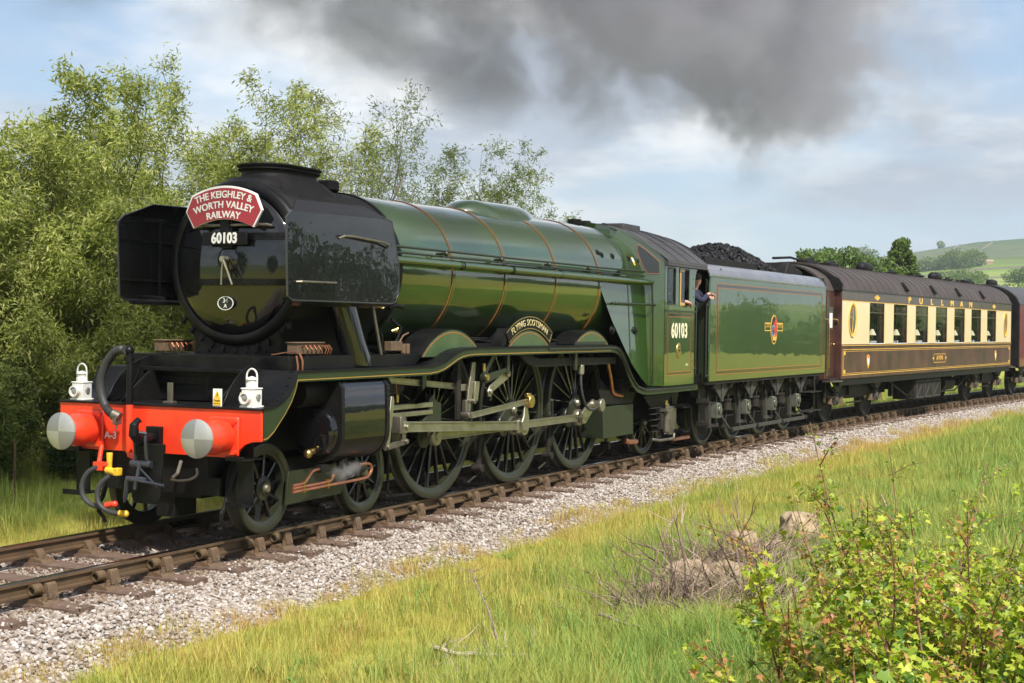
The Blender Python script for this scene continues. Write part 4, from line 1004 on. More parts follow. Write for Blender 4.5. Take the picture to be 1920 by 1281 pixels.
# ================================================================== LOCOMOTIVE
L = empty('steam_locomotive', (0, 0, 0), 0, 'big green and black express steam locomotive with smoke deflectors at the head of the train', 'steam locomotive')
def P(name, g, m, bevel=0, parent=None, **k): return obj(name, g, M[m] if isinstance(m, str) else m, parent or L, bevel=bevel, **k)
RIV = G()          # all small rivets of the engine, one part
def rivet(p, r=.011, ax='y', s=-1):
    x, y, z = p; n = 6; d = {'x': (1, 0, 0), 'y': (0, 1, 0), 'z': (0, 0, 1)}[ax]; a = Vector(p); RIV.cyl(a, a+Vector(d)*s*r*.8, r, r*.5, n)
# ---- wheels
def wheel(R, nsp, hub, rimw, tyw=.07, disc=False, tyre_m='tyre', rot0=0, crank=None, name='wheel', rim_m='tyre', spoke_m='black', sr=(.038, .026)):
    g = G(); rin = R-tyw; rr_ = rin-rimw
    if disc: g.lathe([(.001, .03), (hub, .015), (hub*1.1, .05), (rr_*.7, .085), (rin, .02), (rin, .11), (rr_*.7, .12), (.001, .12)], n=48)
    else:
        g.lathe([(rin+.001, .012), (rr_, .022), (rr_, .11), (rin+.001, .12)], n=64, close=True)
        g.lathe([(.001, -.015), (hub*.55, -.015), (hub*.6, .0), (hub, .012), (hub*1.04, .12), (.001, .13)], n=40)
    root = obj(name, g, M[rim_m], L, bevel=0)
    t = G().lathe([(R-.004, .004), (R, .012), (R, .09), (R+.012, .10), (R+.028, .112), (R+.028, .128), (R-.01, .138), (rin, .138), (rin, .004), (rin+.008, 0), (R-.014, 0)], n=96, close=True)
    obj('tyre', t, M[tyre_m], root)
    if not disc:
        sp = G(); n = 7; rings = []
        for i in range(n+1):
            f = i/n; q = hub*.93+(rr_+.012-hub*.93)*f; w = sr[0]*(1-f)+sr[1]*f; w += .018*max(0, 1-f*6)+.02*max(0, 1-(1-f)*7); d = .055*(1-f)+.036*f
            rings.append([(w*.5*math.cos(a)*1.0, .062+d*math.sin(a)*.75, q) for a in [2*PI*k/10 for k in range(10)]])
        sp.loft(rings); sm = mesh_of('spoke', sp, 50); sm.materials.append(M[spoke_m])
        for k in range(nsp): link('spoke', sm, None, root, (0, 0, 0), (0, rot0+2*PI*k/nsp, 0))
    if crank:
        a, cr_ = crank; cx, cz = cr_*math.cos(a), cr_*math.sin(a); g = G()
        dx, dz = math.cos(a), math.sin(a); nx, nz_ = -dz, dx
        pts = []
        for k in range(13): t_ = a+PI/2+PI*k/12; pts.append((hub*.92*math.cos(t_), hub*.92*math.sin(t_)))
        for k in range(13): t_ = a-PI/2+PI*k/12; pts.append((cx+.16*math.cos(t_), cz+.16*math.sin(t_)))
        g.prism(pts, 'y', -.006, .11); obj('crank_boss', g, M['tyre'], root, bevel=.012)
    c = G().lathe([(.001, -.05), (hub*.28, -.05), (hub*.34, -.035), (hub*.38, -.012), (.001, -.01)] if not disc else [(.001, 0), (.08, 0), (.09, .03), (.001, .04)], n=24)
    obj('axle_end', c, M['steel'], root); return root
def place(w, x, z, near=True, y=.845):
    w.location = (x, -y if near else y, z); w.rotation_euler = (0, 0, 0 if near else PI); return w
CA = math.atan2(-.205, -.26)          # crank angle (pins low and forward)
d1 = wheel(1.016, 20, .155, .05, .078, crank=(CA, .33), name='driving_wheel', rot0=.1)
place(d1, 3.581, 1.016)
DX = (3.581, 5.791, 8.001)
for x in DX[1:]: place(copy_tree(d1, L), x, 1.016)
for x in DX: place(copy_tree(d1, L), x, 1.016, False)
b1 = wheel(.470, 10, .125, .035, .085, name='bogie_wheel', rot0=.15, sr=(.05, .034)); place(b1, 0, .470)
for x, nr in ((1.905, True), (0, False), (1.905, False)): place(copy_tree(b1, L), x, .470, nr)
t1 = wheel(.555, 12, .12, .04, .07, name='trailing_wheel'); place(t1, 10.897, .555); place(copy_tree(t1, L), 10.897, .555, False)
g = G()
for x, r in ((0, .08), (1.905, .08), (3.581, .1), (5.791, .1), (8.001, .1), (10.897, .08)): g.cyl((x, -.75, .47 if r < .1 and x < 3 else (1.016 if r == .1 else .555)), (x, .75, .47 if r < .1 and x < 3 else (1.016 if r == .1 else .555)), r, n=16)
P('axle', g, 'black3')
# ---- frames
g = G()
for s in (-1, 1):
    y = s*.62
    g.prism([(-.62, .62), (.2, .80), (2.6, .80), (2.9, .55), (8.9, .55), (9.3, .75), (12.3, .75), (12.3, 1.15), (9.8, 1.2), (9.2, 1.66), (-.1, 1.66), (-.62, 1.30)], 'y', y-.014, y+.014)
g.box(-.62, -.58, -.62, .62, .62, 1.3)
P('main_frame', g, 'black3')
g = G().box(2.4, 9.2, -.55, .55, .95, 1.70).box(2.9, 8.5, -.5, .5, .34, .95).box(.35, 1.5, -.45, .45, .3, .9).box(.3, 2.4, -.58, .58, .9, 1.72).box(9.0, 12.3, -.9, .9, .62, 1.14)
P('inside_shade_block', g, 'dark')  # near-black blocks put the shade between the wheels, in place of modelled motion
# front bogie
g = G()
for s in (-1, 1):
    y = s*.66; g.prism([(-.55, .55), (-.35, .72), (2.25, .72), (2.45, .5), (2.3, .3), (1.5, .28), (1.35, .22), (.35, .24), (.2, .34), (-.5, .42)], 'y', y-.02, y+.02)
g.box(.4, 1.5, -.6, .6, .45, .7); P('bogie_frame', g, 'black3', .004)
P('bogie_cover_plate', G().prism([(.30, .62), (1.45, .64), (1.32, .29), (.25, .27)], 'y', -.93, -.905), 'green_dk', .004)
g = G().box(-.60, -.30, -.5, .5, .40, .55).box(-.62, -.58, -.74, .74, .44, .62).box(-.55, -.2, -.12, .12, .18, .4); P('bogie_stretcher', g, 'black3', .006)
for s in (-1, 1):
    y = s*.80
    g = G().tube([(-.40, y, .80), (-.50, y, .60), (-.60, y, .34), (-.66, y, .27), (-.66, y, .20), (-.59, y*.99, .12), (-.57, y*.99, .07)], [.03, .028, .026, .026, .022, .02, .022], 8)
    P('guard_iron', g, 'black3')
# ---- buffer beam
poly = [(-1.305, 1.325), (-1.305, 1.02), (-1.20, 1.012), (-1.11, .98), (-1.05, .93), (-1.02, .88), (-.99, .845), (.99, .845), (1.02, .88), (1.05, .93), (1.11, .98), (1.20, 1.012), (1.305, 1.02), (1.305, 1.325)]
BB = P('buffer_beam', G().prism(poly, 'x', -.70, -.665), 'red', .004)
P('beam_top_plate', G().box(-.72, -.62, -1.32, 1.32, 1.326, 1.345).box(-.62, -.10, -.74, .74, 1.326, 1.345), 'black2', .004)
text('A-3', .105, M['sign_w'], L, (-.704, .605, 1.0), FRONT, bold=.0025, xs=1.05, ext=.002)
for s in (-1, 1):
    y = s*.87
    b = P('buffer', G().lathe([(.001, -.40), (.105, -.40), (.12, -.385), (.135, -.34), (.168, -.26), (.172, -.18), (.160, -.08), (.15, -.03), (.001, -.03)], (-.70, y, 1.06), 'x', 32), 'red')
    obj('buffer_plate', G().box(-.732, -.70, y-.185, y+.185, .865, 1.255), M['red'], b, bevel=.02)
    g = G()
    for a in (-1, 1):
        for c in (-1, 1): g.cyl((-.765, y+a*.15, 1.06+c*.155), (-.73, y+a*.15, 1.06+c*.155), .024, n=6)
    obj('bolt', g, M['red'], b)
    obj('buffer_shank', G().cyl((-1.14, y, 1.06), (-1.0, y, 1.06), .085, n=24), M['steel_dk'], b)
    m, N, K, bs = newmat('buffer_head_steel')
    tc = N.new('ShaderNodeTexCoord'); sx = N.new('ShaderNodeSeparateXYZ'); mp = N.new('ShaderNodeMapping'); mp.inputs['Location'].default_value = (0, -y, -1.06); K.new(tc.outputs['Object'], mp.inputs[0]); K.new(mp.outputs[0], sx.inputs[0])
    mu = N.new('ShaderNodeMath'); mu.operation = 'MULTIPLY'; K.new(sx.outputs['Y'], mu.inputs[0]); K.new(sx.outputs['Z'], mu.inputs[1]); sg = N.new('ShaderNodeMath'); sg.operation = 'SIGN'; K.new(mu.outputs[0], sg.inputs[0])
    mr = N.new('ShaderNodeMapRange'); mr.inputs[1].default_value = -1; K.new(sg.outputs[0], mr.inputs[0]); mx = N.new('ShaderNodeMix'); mx.data_type = 'RGBA'; K.new(mr.outputs[0], mx.inputs[0])
    nn = N.new('ShaderNodeTexNoise'); nn.inputs['Scale'].default_value = 30; nn.inputs['Detail'].default_value = 8; K.new(tc.outputs['Object'], nn.inputs['Vector'])
    mx.inputs[6].default_value = (.50, .50, .47, 1); mx.inputs[7].default_value = (.33, .335, .31, 1); K.new(mx.outputs[2], bs.inputs['Base Color']); bs.inputs['Metallic'].default_value = .75
    mr2 = N.new('ShaderNodeMapRange'); mr2.inputs[3].default_value = .35; mr2.inputs[4].default_value = .62; K.new(nn.outputs[0], mr2.inputs[0]); K.new(mr2.outputs[0], bs.inputs['Roughness'])
    obj('buffer_head', G().lathe([(.001, -.035), (.07, -.032), (.13, -.022), (.178, -.006), (.19, .0), (.19, .018), (.15, .03), (.09, .04), (.001, .04)], (-1.145, y, 1.06), 'x', 48), m, b)
# coupling
g = G().tube([(-.72, 0, 1.02), (-.86, 0, 1.0), (-.97, 0, .99), (-1.04, 0, 1.06), (-1.04, 0, 1.15), (-.98, 0, 1.20), (-.94, 0, 1.18)], [.055, .055, .058, .055, .046, .03, .014], 10)
g.box(-.76, -.70, -.09, .09, .9, 1.12)
P('draw_hook', g, 'black2', .004)
g = G()
for y in (-.07, .07): g.tube([(-.93, y*.7, 1.06), (-.95, y, .98), (-.93, y, .82), (-.92, y*1.2, .74)], .017, 8)
g.tube([(-.93, -.07, 1.06), (-.975, 0, 1.075), (-.93, .07, 1.06)], .018, 8)
g.cyl((-.92, -.13, .75), (-.92, .13, .75), .038, n=12); g.cyl((-.94, 0, .78), (-.99, .02, .50), .022, n=10); g.cyl((-.975, -.12, .60), (-.975, .14, .60), .03, n=12)
g.tube([(-.98, .10, .60), (-1.03, -.05, .60), (-1.0, -.36, .56)], .016, 8); g.tube([(-.96, 0, .72), (-1.0, -.28, .54)], .011, 8)
g.tube([(-.985, .13, .60), (-.985, .15, .42), (-.985, .16, .36)], [.02, .024, .012], 8)
P('screw_coupling', g, 'slate')
g = G().prism([(-.255, .96), (.10, .96), (.155, .42), (.13, .365), (.09, .35), (-.15, .35), (-.19, .37), (-.215, .42)], 'x', -.895, -.865)
P('coupling_plate', g, 'black2', .006); P('plate_bracket', G().box(-.87, -.70, -.12, .06, .86, .94), 'black2')
# vacuum pipe + hose
P('vacuum_pipe', G().tube([(-.78, .26, .83), (-.80, .27, .86), (-.80, .27, 1.0), (-.80, .27, 1.335)], .038, 12).tube([(-.80, .27, .83), (-.79, .20, .80), (-.74, .12, .80)], .034, 10), 'red')
g = G().tube([(-.80, .27, 1.33), (-.80, .27, 1.80), (-.80, .275, 1.87)], .034, 12).sphere((-.80, .285, 1.89), .052); g.cyl((-.80, .285, 1.78), (-.80, .285, 1.83), .05)
P('vacuum_standpipe', g, 'black2')
hz_pts = []
ctrl = [(.285, 1.90), (.40, 1.885), (.52, 1.77), (.60, 1.60), (.595, 1.44), (.53, 1.30), (.45, 1.235), (.41, 1.215)]
g = G(); pts = []; rs = []
for i in range(len(ctrl)-1):
    p0, p1, p2, p3 = ctrl[max(i-1, 0)], ctrl[i], ctrl[i+1], ctrl[min(i+2, len(ctrl)-1)]
    for k in range(10):
        t = k/10; q = [.5*((2*b)+(c-a)*t+(2*a-5*b+4*c-d)*t*t+(-a+3*b-3*c+d)*t**3) for a, b, c, d in zip(p0, p1, p2, p3)]
        pts.append((-.86, q[0], q[1])); rs.append(.046 if (len(pts) % 2) else .038)
P('vacuum_hose', g.tube(pts, rs, 14), 'rubber', smooth=60)
P('hose_coupling', G().cyl((-.86, .44, 1.235), (-.84, .36, 1.205), .058, .05, 14).box(-.90, -.80, .37, .41, 1.13, 1.20).cyl((-.86, .385, 1.08), (-.86, .385, 1.2), .012), 'steel_dk', .004)
# air hoses red / yellow
P('brake_pipe_cock', G().tube([(-.74, .69, .90), (-.76, .69, .80), (-.80, .67, .72)], .026, 8).box(-.84, -.76, .60, .72, .64, .73).cyl((-.80, .60, .69), (-.80, .52, .72), .03), 'red', .006, label='red air brake cock')
P('brake_pipe_cock', G().cyl((-.80, .53, .83), (-.80, .53, .66), .034, .028, 10).cyl((-.80, .56, .65), (-.82, .42, .63), .045, .035, 10).box(-.85, -.77, .38, .44, .60, .68), 'tapyel', .008, label='yellow air brake cock')
P('brake_hose', G().tube([(-.82, .665, .68), (-.86, .76, .62), (-.88, .82, .50), (-.88, .81, .38), (-.86, .74, .30), (-.85, .62, .27), (-.84, .52, .29)], .027, 10, sm=6), 'rubber')
P('brake_hose', G().tube([(-.82, .50, .60), (-.86, .58, .52), (-.88, .615, .42), (-.88, .60, .32), (-.86, .53, .25), (-.85, .42, .22), (-.84, .34, .22)], .027, 10, sm=6), 'rubber')
P('hose_coupling', G().cyl((-.84, .53, .29), (-.84, .43, .31), .034, .03).sphere((-.84, .42, .31), .035), 'red'); P('hose_coupling', G().cyl((-.84, .35, .22), (-.84, .27, .22), .034, .03).sphere((-.84, .27, .22), .036), 'tapyel')
P('steam_heat_pipe', G().tube([(-.70, -.32, .78), (-.78, -.34, .66), (-.80, -.30, .62)], .02).tube([(-.80, -.28, .60), (-.84, -.40, .60), (-.84, -.55, .62), (-.82, -.62, .67), (-.80, -.60, .73)], .013, sm=5), 'steel_dk')
# footsteps each side behind the beam
for s in (-1, 1):
    y = s*1.06
    g = G().box(-.615, -.60, y-.095, y+.095, .36, .98).box(-.80, -.45, y-.11, y+.11, .365, .38).box(-.80, -.45, y-.11, y+.11, .825, .84)
    g.box(-.80, -.785, y-.11, y+.11, .38, .42).box(-.80, -.785, y-.11, y+.11, .84, .87)
    P('footstep', g, 'black2', .003)
# ---- front platform, curved wings
wing = [(-.70, 1.345), (-.56, 1.350), (-.44, 1.372), (-.34, 1.415), (-.25, 1.48), (-.18, 1.56), (-.135, 1.64), (-.11, 1.70)]
run_top = [(-.11, 1.70), (2.62, 1.70)]
rise = [(2.62, 1.70), (2.80, 1.712), (2.97, 1.745), (3.12, 1.795), (3.27, 1.848), (3.42, 1.885), (3.60, 1.905), (3.80, 1.912)]
top = [(3.80, 1.912), (8.25, 1.912)]
fall = [(8.25, 1.912), (8.45, 1.90), (8.62, 1.86), (8.78, 1.77), (8.92, 1.64), (9.06, 1.49), (9.22, 1.35), (9.42, 1.25), (9.66, 1.205), (9.95, 1.19), (12.35, 1.19)]
prof = wing+run_top[1:]+rise[1:]+top[1:]+fall[1:]
for s in (-1, 1):
    ya, yb = sorted((s*1.325, s*.74)); P('running_board', G().strip(prof, 'y', ya, yb, .016), 'black2', smooth=30)
    # valance : hangs below the edge
    def off(pr, d):
        out = []
        for i, (u, v) in enumerate(pr):
            u0, v0 = pr[max(i-1, 0)]; u1, v1 = pr[min(i+1, len(pr)-1)]; l = math.hypot(u1-u0, v1-v0); out.append((u+(v1-v0)/l*d, v-(u1-u0)/l*d))
        return out
    low = off(prof[8-1:], .108)
    front_low = [(-.665, 1.02), (-.60, 1.03), (-.50, 1.09), (-.40, 1.18), (-.30, 1.27), (-.20, 1.38), (-.13, 1.49), (-.09, 1.592)]
    lower = front_low+low[1:]; upper = off(prof, .016); upper[0] = (-.665, 1.329)
    g = G(); n = len(prof)
    # front_low has as many points as the wing, so the strips pair up
    for i in range(n-1): g.prism([upper[i], upper[i+1], lower[i+1], lower[i]], 'y', s*1.312, s*1.292)
    P('valance', g, 'valance', smooth=30)
    inn = []
    for i in range(n):
        (a, b), (c, d) = upper[i], lower[i]; l = math.hypot(a-c, b-d); k = .020/l if i >= 8 else .016/l; inn.append(((c+(a-c)*k, d+(b-d)*k), (c+(a-c)*(k+.008/l), d+(b-d)*(k+.008/l))))
    g = G()
    for i in range(n-1):
        if prof[i][0] > 8.2: continue
        g.prism([inn[i][0], inn[i+1][0], inn[i+1][1], inn[i][1]], 'y', s*1.3145, s*1.312)
    P('lining', g, 'yellow')
    # inner raised platform
    y0, y1 = sorted((s*1.06, s*.5)); P('raised_platform', G().prism([(.10, 1.70), (.10, 1.84), (2.90, 1.84), (2.72, 1.72), (2.66, 1.70)], 'y', y0, y1), 'black2', .005)
    # curved side plate beside the front recess
    cur = [(-.62, 1.345), (-.56, 1.43), (-.50, 1.52), (-.40, 1.62), (-.27, 1.71), (-.12, 1.775), (.06, 1.82), (.30, 1.845), (.30, 1.345)]
    P('frame_front', G().prism(cur, 'y', s*.75, s*.765), 'black2', .003)
    for k in range(6): rivet((-.66+k*.09, s*1.1, 1.352+.004), .012, 'z', 1)
    for (u, v) in wing[2:]:
        for yy in (1.25, .85): rivet((u-.012, s*yy, v+.004), .013, 'x', -1)
P('front_recess_wall', G().box(.08, .10, -.75, .75, 1.345, 1.83).box(.055, .08, -.75, .75, 1.52, 1.60).box(-.05, .10, -.75, .75, 1.66, 1.70).box(.10, .56, -.75, .75, 1.80, 1.84), 'black2', .004)
P('front_step', G().box(.0, .06, -.36, -.08, 1.40, 1.46).tube([(-.02, -.10, 1.46), (-.02, -.10, 1.60), (-.02, -.14, 1.60)], .012), 'black2', .003)
P('lamp_bracket', G().box(-.50, -.485, -.035, .035, 1.345, 1.56).box(-.54, -.46, -.06, .06, 1.345, 1.37), 'steel_dk', .003, label='middle lamp bracket')
for k in range(13): rivet((.055, -.7+k*.117, 1.56), .012, 'x', -1); rivet((.2, -.7+k*.117, 1.84), .012, 'z', 1)
for k in range(10): rivet((-.30, -.65+k*.14, 1.346), .012, 'z', 1)
# electric flash sign on the near frame front
SG = tag(obj('warning_sign', G().box(-.665, -.657, -.795, -.685, 1.348, 1.525), M['sign_w'], None, bevel=.002), 'small white sign with yellow lightning triangle and yellow panel on the front platform', 'sign')
obj('panel', G().box(-.6685, -.665, -.785, -.695, 1.358, 1.425), M['sign_y'], SG); t_ = G().prism([(-.783, 1.432), (-.697, 1.432), (-.74, 1.512)], 'x', -.6685, -.665); obj('triangle', t_, M['sign_y'], SG)
obj('bolt_mark', G().prism([(-.752, 1.492), (-.735, 1.470), (-.745, 1.466), (-.73, 1.442), (-.755, 1.464), (-.744, 1.469)], 'x', -.6715, -.6685), M['dark'], SG)
text('Danger', .028, M['dark'], SG, (-.6695, -.74, 1.408), FRONT, ext=.0008); text('Overhead live wires', .0105, M['dark'], SG, (-.6695, -.74, 1.378), FRONT, ext=.0008)
# ---- smokebox
ZC = 2.85
P('smokebox', G().lathe([(.90, .60), (.925, .64), (.925, 2.52), (.90, 2.54)], (0, 0, ZC), 'x', 96), 'soot')
P('smokebox_ring', G().lathe([(.925, .66), (.915, .60), (.885, .565), (.85, .555), (.825, .552), (.80, .56), (.79, .60), (.79, .66)], (0, 0, ZC), 'x', 96, close=True), 'black2')
door_prof = [(.785, .60), (.785, .575), (.77, .555), (.70, .53), (.55, .495), (.38, .468), (.20, .452), (.001, .448)]
DR = P('smokebox_door', G().lathe(door_prof[::-1], (0, 0, ZC), 'x', 96), 'black', smooth=60)
def door_x(y, z):
    r = math.hypot(y, z-ZC); pr = sorted((a, b) for a, b in door_prof[2:]); return float(np.interp(r, [a for a, _ in pr], [b for _, b in pr]))
def strap(z, y0, y1, w, nm):
    g = G(); n = 16; vs = []
    for i in range(n+1):
        y = y0+(y1-y0)*i/n
        for zz in (z-w/2, z+w/2):
            x = door_x(y, zz); vs += [(x-.016, y, zz), (x+.005, y, zz)]
    fs = []
    for i in range(n):
        a = 4*i; b = a+4; fs += [(a, b, b+2, a+2), (a, a+1, b+1, b), (a+2, b+2, b+3, a+3)]
    g.add(vs, fs); obj(nm, g, M['black2'], DR, bevel=0)
    for i in range(1, n, 2):
        y = y0+(y1-y0)*i/n; rivet((door_x(y, z)-.016, y, z), .014, 'x', -1)
strap(2.63, -.72, .42, .075, 'hinge_strap'); strap(3.13, -.70, -.18, .075, 'hinge_strap')
obj('hinge_pin', G().cyl((.53, -.80, 2.52), (.53, -.80, 3.22), .028, n=12), M['black2'], DR)
g = G().lathe([(.001, -.03), (.10, -.03), (.135, -.012), (.145, .01), (.145, .03), (.001, .03)], (door_x(0, 2.9), 0, 2.88), 'x', 32); obj('dart_plate', g, M['black'], DR)
g = G().cyl((.44, 0, 2.88), (.34, 0, 2.88), .035, n=12).tube([(.36, 0, 2.88), (.345, .04, 2.78), (.345, .05, 2.62)], [.015, .012, .011], 8)
obj('dart_handle', G().tube([(.37, 0, 2.88), (.36, .02, 2.76), (.36, .025, 2.60)], [.016, .012, .011], 8), M['steel'], DR)
obj('dart_handle', G().tube([(.345, 0, 2.89), (.335, -.07, 2.76), (.335, -.14, 2.60)], [.016, .012, .011], 8).cyl((.44, 0, 2.88), (.33, 0, 2.88), .032, n=12), M['steel'], DR)
g = G().tube([(.47, .50, 3.24), (.43, .48, 3.25), (.42, .3, 3.25), (.41, -.3, 3.25), (.43, -.52, 3.25), (.48, -.54, 3.24)], .016, 10)
obj('handrail', g, M['steel_dk'], DR)
for y in (.36, -.40): obj('handrail_knob', G().sphere((.43, y, 3.25), .032).cyl((.43, y, 3.25), (.51, y, 3.25), .014), M['steel_dk'], DR)
for k in range(11):   # smokebox door clamps along the lower ring
    a = -PI/2+(k-5)*.165+.03; y, z = math.cos(a)*.985, ZC+math.sin(a)*.985; g = G().cyl((.64, math.cos(a)*.93, ZC+math.sin(a)*.93), (.60, y, z), .030, .018, 8).box(.58, .64, y-.012, y+.012, z-.03, z+.03)
    P('door_clamp', g, 'black2')
for k in range(40):
    a = 2*PI*k/40; 
    rivet((1.0, math.cos(a)*.925, ZC+math.sin(a)*.925), .014, 'x', -1)
# 60103 front number plate, shed plate
NP_ = P('number_plate', G().box(.375, .405, -.30, .30, 3.03, 3.175), 'black2', .008)
obj('plate_strap', G().box(.40, .47, -.08, .08, 3.0, 3.3), M['black2'], NP_)
text('60103', .155, M['white'], NP_, (.3745, .0, 3.103), FRONT, xs=.86, bold=.006, ext=.004, space=1.06)
sx_ = .468; SP = P('shed_plate', G().add(*(lambda n: ([(sx_-.022, .03+.108*math.cos(2*PI*k/n), 2.40+.076*math.sin(2*PI*k/n)) for k in range(n)]+[(sx_+.03, .03+.108*math.cos(2*PI*k/n), 2.40+.076*math.sin(2*PI*k/n)) for k in range(n)], [tuple(range(n)), tuple(range(2*n-1, n-1, -1))]+[(k, (k+1) % n, n+(k+1) % n, n+k) for k in range(n)]))(40)), 'black')
g = G(); n = 40
for r0, r1 in ((1., .88),):
    vs = []
    for q in (1.0, .9):
        for xx in (sx_-.026, sx_-.018):
            vs += [(xx, .03+.108*q*math.cos(2*PI*k/n), 2.40+.076*q*math.sin(2*PI*k/n)) for k in range(n)]
    fs = []
    for k in range(n):
        j = (k+1) % n; fs += [(k, j, 2*n+j, 2*n+k), (k, n+k, n+j, j), (2*n+k, 2*n+j, 3*n+j, 3*n+k)]
    g.add(vs, fs)
obj('rim', g, M['white'], SP)
text('34', .072, M['white'], SP, (sx_-.026, .03, 2.428), FRONT, bold=.0005); text('A', .062, M['white'], SP, (sx_-.026, .03, 2.368), FRONT, bold=.0005)
# chimney
def stad(a, w, x, z, n=48):
    out = []
    for k in range(n):
        t = 2*PI*k/n; out.append((x+math.copysign(max(a-w, 0), math.cos(t))*(1 if abs(math.cos(t)) > 1e-6 else 0)+w*math.cos(t), w*math.sin(t), z if not callable(z) else z(w*math.sin(t))))
    return out
cyl_z = lambda y: ZC+math.sqrt(max(0, .925**2-min(abs(y), .92)**2))-.01
CXH = 1.38
rings = [stad(.80, .48, CXH+.02, cyl_z), stad(.74, .43, CXH, lambda y: cyl_z(y)+.035), stad(.63, .37, CXH, lambda y: max(cyl_z(y)+.03, 3.80)), stad(.53, .31, CXH, 3.84), stad(.52, .30, CXH, 3.875), stad(.525, .305, CXH, 3.895),
         stad(.55, .325, CXH, 3.905), stad(.565, .34, CXH, 3.92), stad(.55, .325, CXH, 3.935), stad(.555, .33, CXH, 3.94), stad(.575, .35, CXH, 3.952), stad(.58, .355, CXH, 3.965), stad(.565, .34, CXH, 3.978), stad(.50, .28, CXH, 3.985), stad(.48, .26, CXH, 3.97), stad(.48, .26, CXH, 3.80)]
P('chimney', G().loft(rings), 'soot', smooth=50)
P('snifting_valve', G().lathe([(.001, .15), (.12, .15), (.145, .13), (.145, .04), (.13, .02), (.10, 0), (.13, -.08)], (2.36, 0, 3.77), 'z', 28), 'soot')
for k in range(9): rivet((CXH-.7+.17*k, -.40, cyl_z(.40)+.02), .014, 'z', 1)
# saddle
g = G()
sec = lambda x: [(x, y, z) for y, z in [(-.60, 1.70), (-.58, 1.95), (-.62, 2.12), (-.70, 2.24), (-.55, 2.12), (-.30, 1.96), (0, 1.92), (.30, 1.96), (.55, 2.12), (.70, 2.24), (.62, 2.12), (.58, 1.95), (.60, 1.70)]]
g.loft([sec(.62), sec(2.35)]); P('saddle', g, 'black2', smooth=30)
for k in range(9):
    for zz in (1.87,): rivet((.62, -.52+.13*k, zz), .015, 'x', -1)
# steam pipes
for s in (-1, 1):
    rg = []
    for (x, y, z, a, b) in [(1.28, .90, 2.50, .20, .15), (1.34, .94, 2.25, .20, .145), (1.44, .96, 2.0, .21, .14), (1.52, .98, 1.82, .225, .14), (1.54, .98, 1.72, .23, .14)]:
        rg.append([(x+a*math.cos(2*PI*k/24), s*(y+b*math.sin(2*PI*k/24)), z) for k in range(24)])
    P('steam_pipe', G().loft(rg), M['steel_blk'] if 'steel_blk' in M else 'black', smooth=60)
    P('pipe_flange', G().prism([(1.70, 2.42), (1.74, 2.42), (1.94, 1.84), (1.90, 1.84)], 'y', s*1.07, s*1.05), 'steel_dk')
# smoke deflectors
for s in (-1, 1):
    ye, yi = 1.125, .97
    pts = [(.03, 2.415), (-.03, 2.50), (-.045, 3.30), (.02, 3.36)]
    rear = [(2.12, 2.50), (2.05, 2.45), (2.02, 2.42)]
    outl = [(.06, 2.43), (-.02, 2.47), (-.055, 3.28), (.05, 3.36), (1.85, 3.40), (2.02, 3.385), (2.14, 3.05), (2.20, 2.86), (2.19, 2.55), (2.13, 2.46), (2.04, 2.43)]
    g = G().prism(outl, 'y', s*ye, s*(ye-.016))
    DF = P('smoke_deflector', g, 'black', .004)
    # inward-leaning top panel
    t = G(); a0 = (.05, s*ye, 3.36); a1 = (1.85, s*ye, 3.40); b0 = (.34, s*yi, 3.50); b1 = (1.66, s*yi, 3.53)
    a2 = (2.02, s*ye, 3.385)
    vs = [a0, a1, a2, b1, b0]; vs2 = [(x, y-s*.014, z-.006) for x, y, z in vs]
    t.add(vs+vs2, [(0, 1, 2, 3, 4), (9, 8, 7, 6, 5)]+[(k, (k+1) % 5, 5+(k+1) % 5, 5+k) for k in range(5)]); obj('top_panel', t, M['black'], DF)
    lo = G(); c0 = (.06, s*ye, 2.432); c1 = (2.04, s*ye, 2.432); e0 = (.12, s*(ye-.07), 2.375); e1 = (2.0, s*(ye-.07), 2.375); vs = [c0, c1, e1, e0]; vs2 = [(x, y-s*.012, z+.006) for x, y, z in vs]
    lo.add(vs+vs2, [(0, 1, 2, 3), (7, 6, 5, 4)]+[(k, (k+1) % 4, 4+(k+1) % 4, 4+k) for k in range(4)]); obj('lower_panel', lo, M['black'], DF)
    bead = [(x, s*(ye-.008), z) for x, z in outl]; bead.append(bead[0]); obj('edge_bead', G().tube(bead[4:]+bead[:4], .012, 8), M['slate'], DF)
    h = G().tube([(.92, s*(ye+.002), 3.12), (.95, s*(ye+.055), 3.145), (1.10, s*(ye+.06), 3.15), (1.75, s*(ye+.06), 3.12), (1.86, s*(ye+.055), 3.10), (1.90, s*(ye+.002), 3.07)], .014, 8); obj('grab_rail', h, M['steel_dk'], DF)
    h = G().tube([(.12, s*(ye+.002), 2.62), (.15, s*(ye+.05), 2.625), (.80, s*(ye+.05), 2.63), (.84, s*(ye+.002), 2.63)], .013, 8); obj('grab_rail', h, M['steel_dk'], DF)
    ins = G().box(.55, .58, s*(ye-.07)-.01, s*(ye-.07)+.01, 2.44, 3.30).box(-.02, 2.0, s*(ye-.03)-.012, s*(ye-.03)+.012, 3.08, 3.10).box(-.0, 2.0, s*(ye-.03)-.012, s*(ye-.03)+.012, 2.64, 2.66)
    obj('stiffener', ins, M['black2'], DF)
    st = G()
    for xx in (.35, 1.1, 1.85): st.tube([(xx, s*.80, 3.30), (xx, s*(ye-.02), 3.32)], .018, 6).tube([(xx, s*.80, 2.45), (xx, s*(ye-.02), 2.47)], .018, 6)
    obj('stay', st, M['black2'], DF)
    for k in range(15): rivet((.1+.13*k, s*(ye+.001), 2.49), .008, 'y', s)
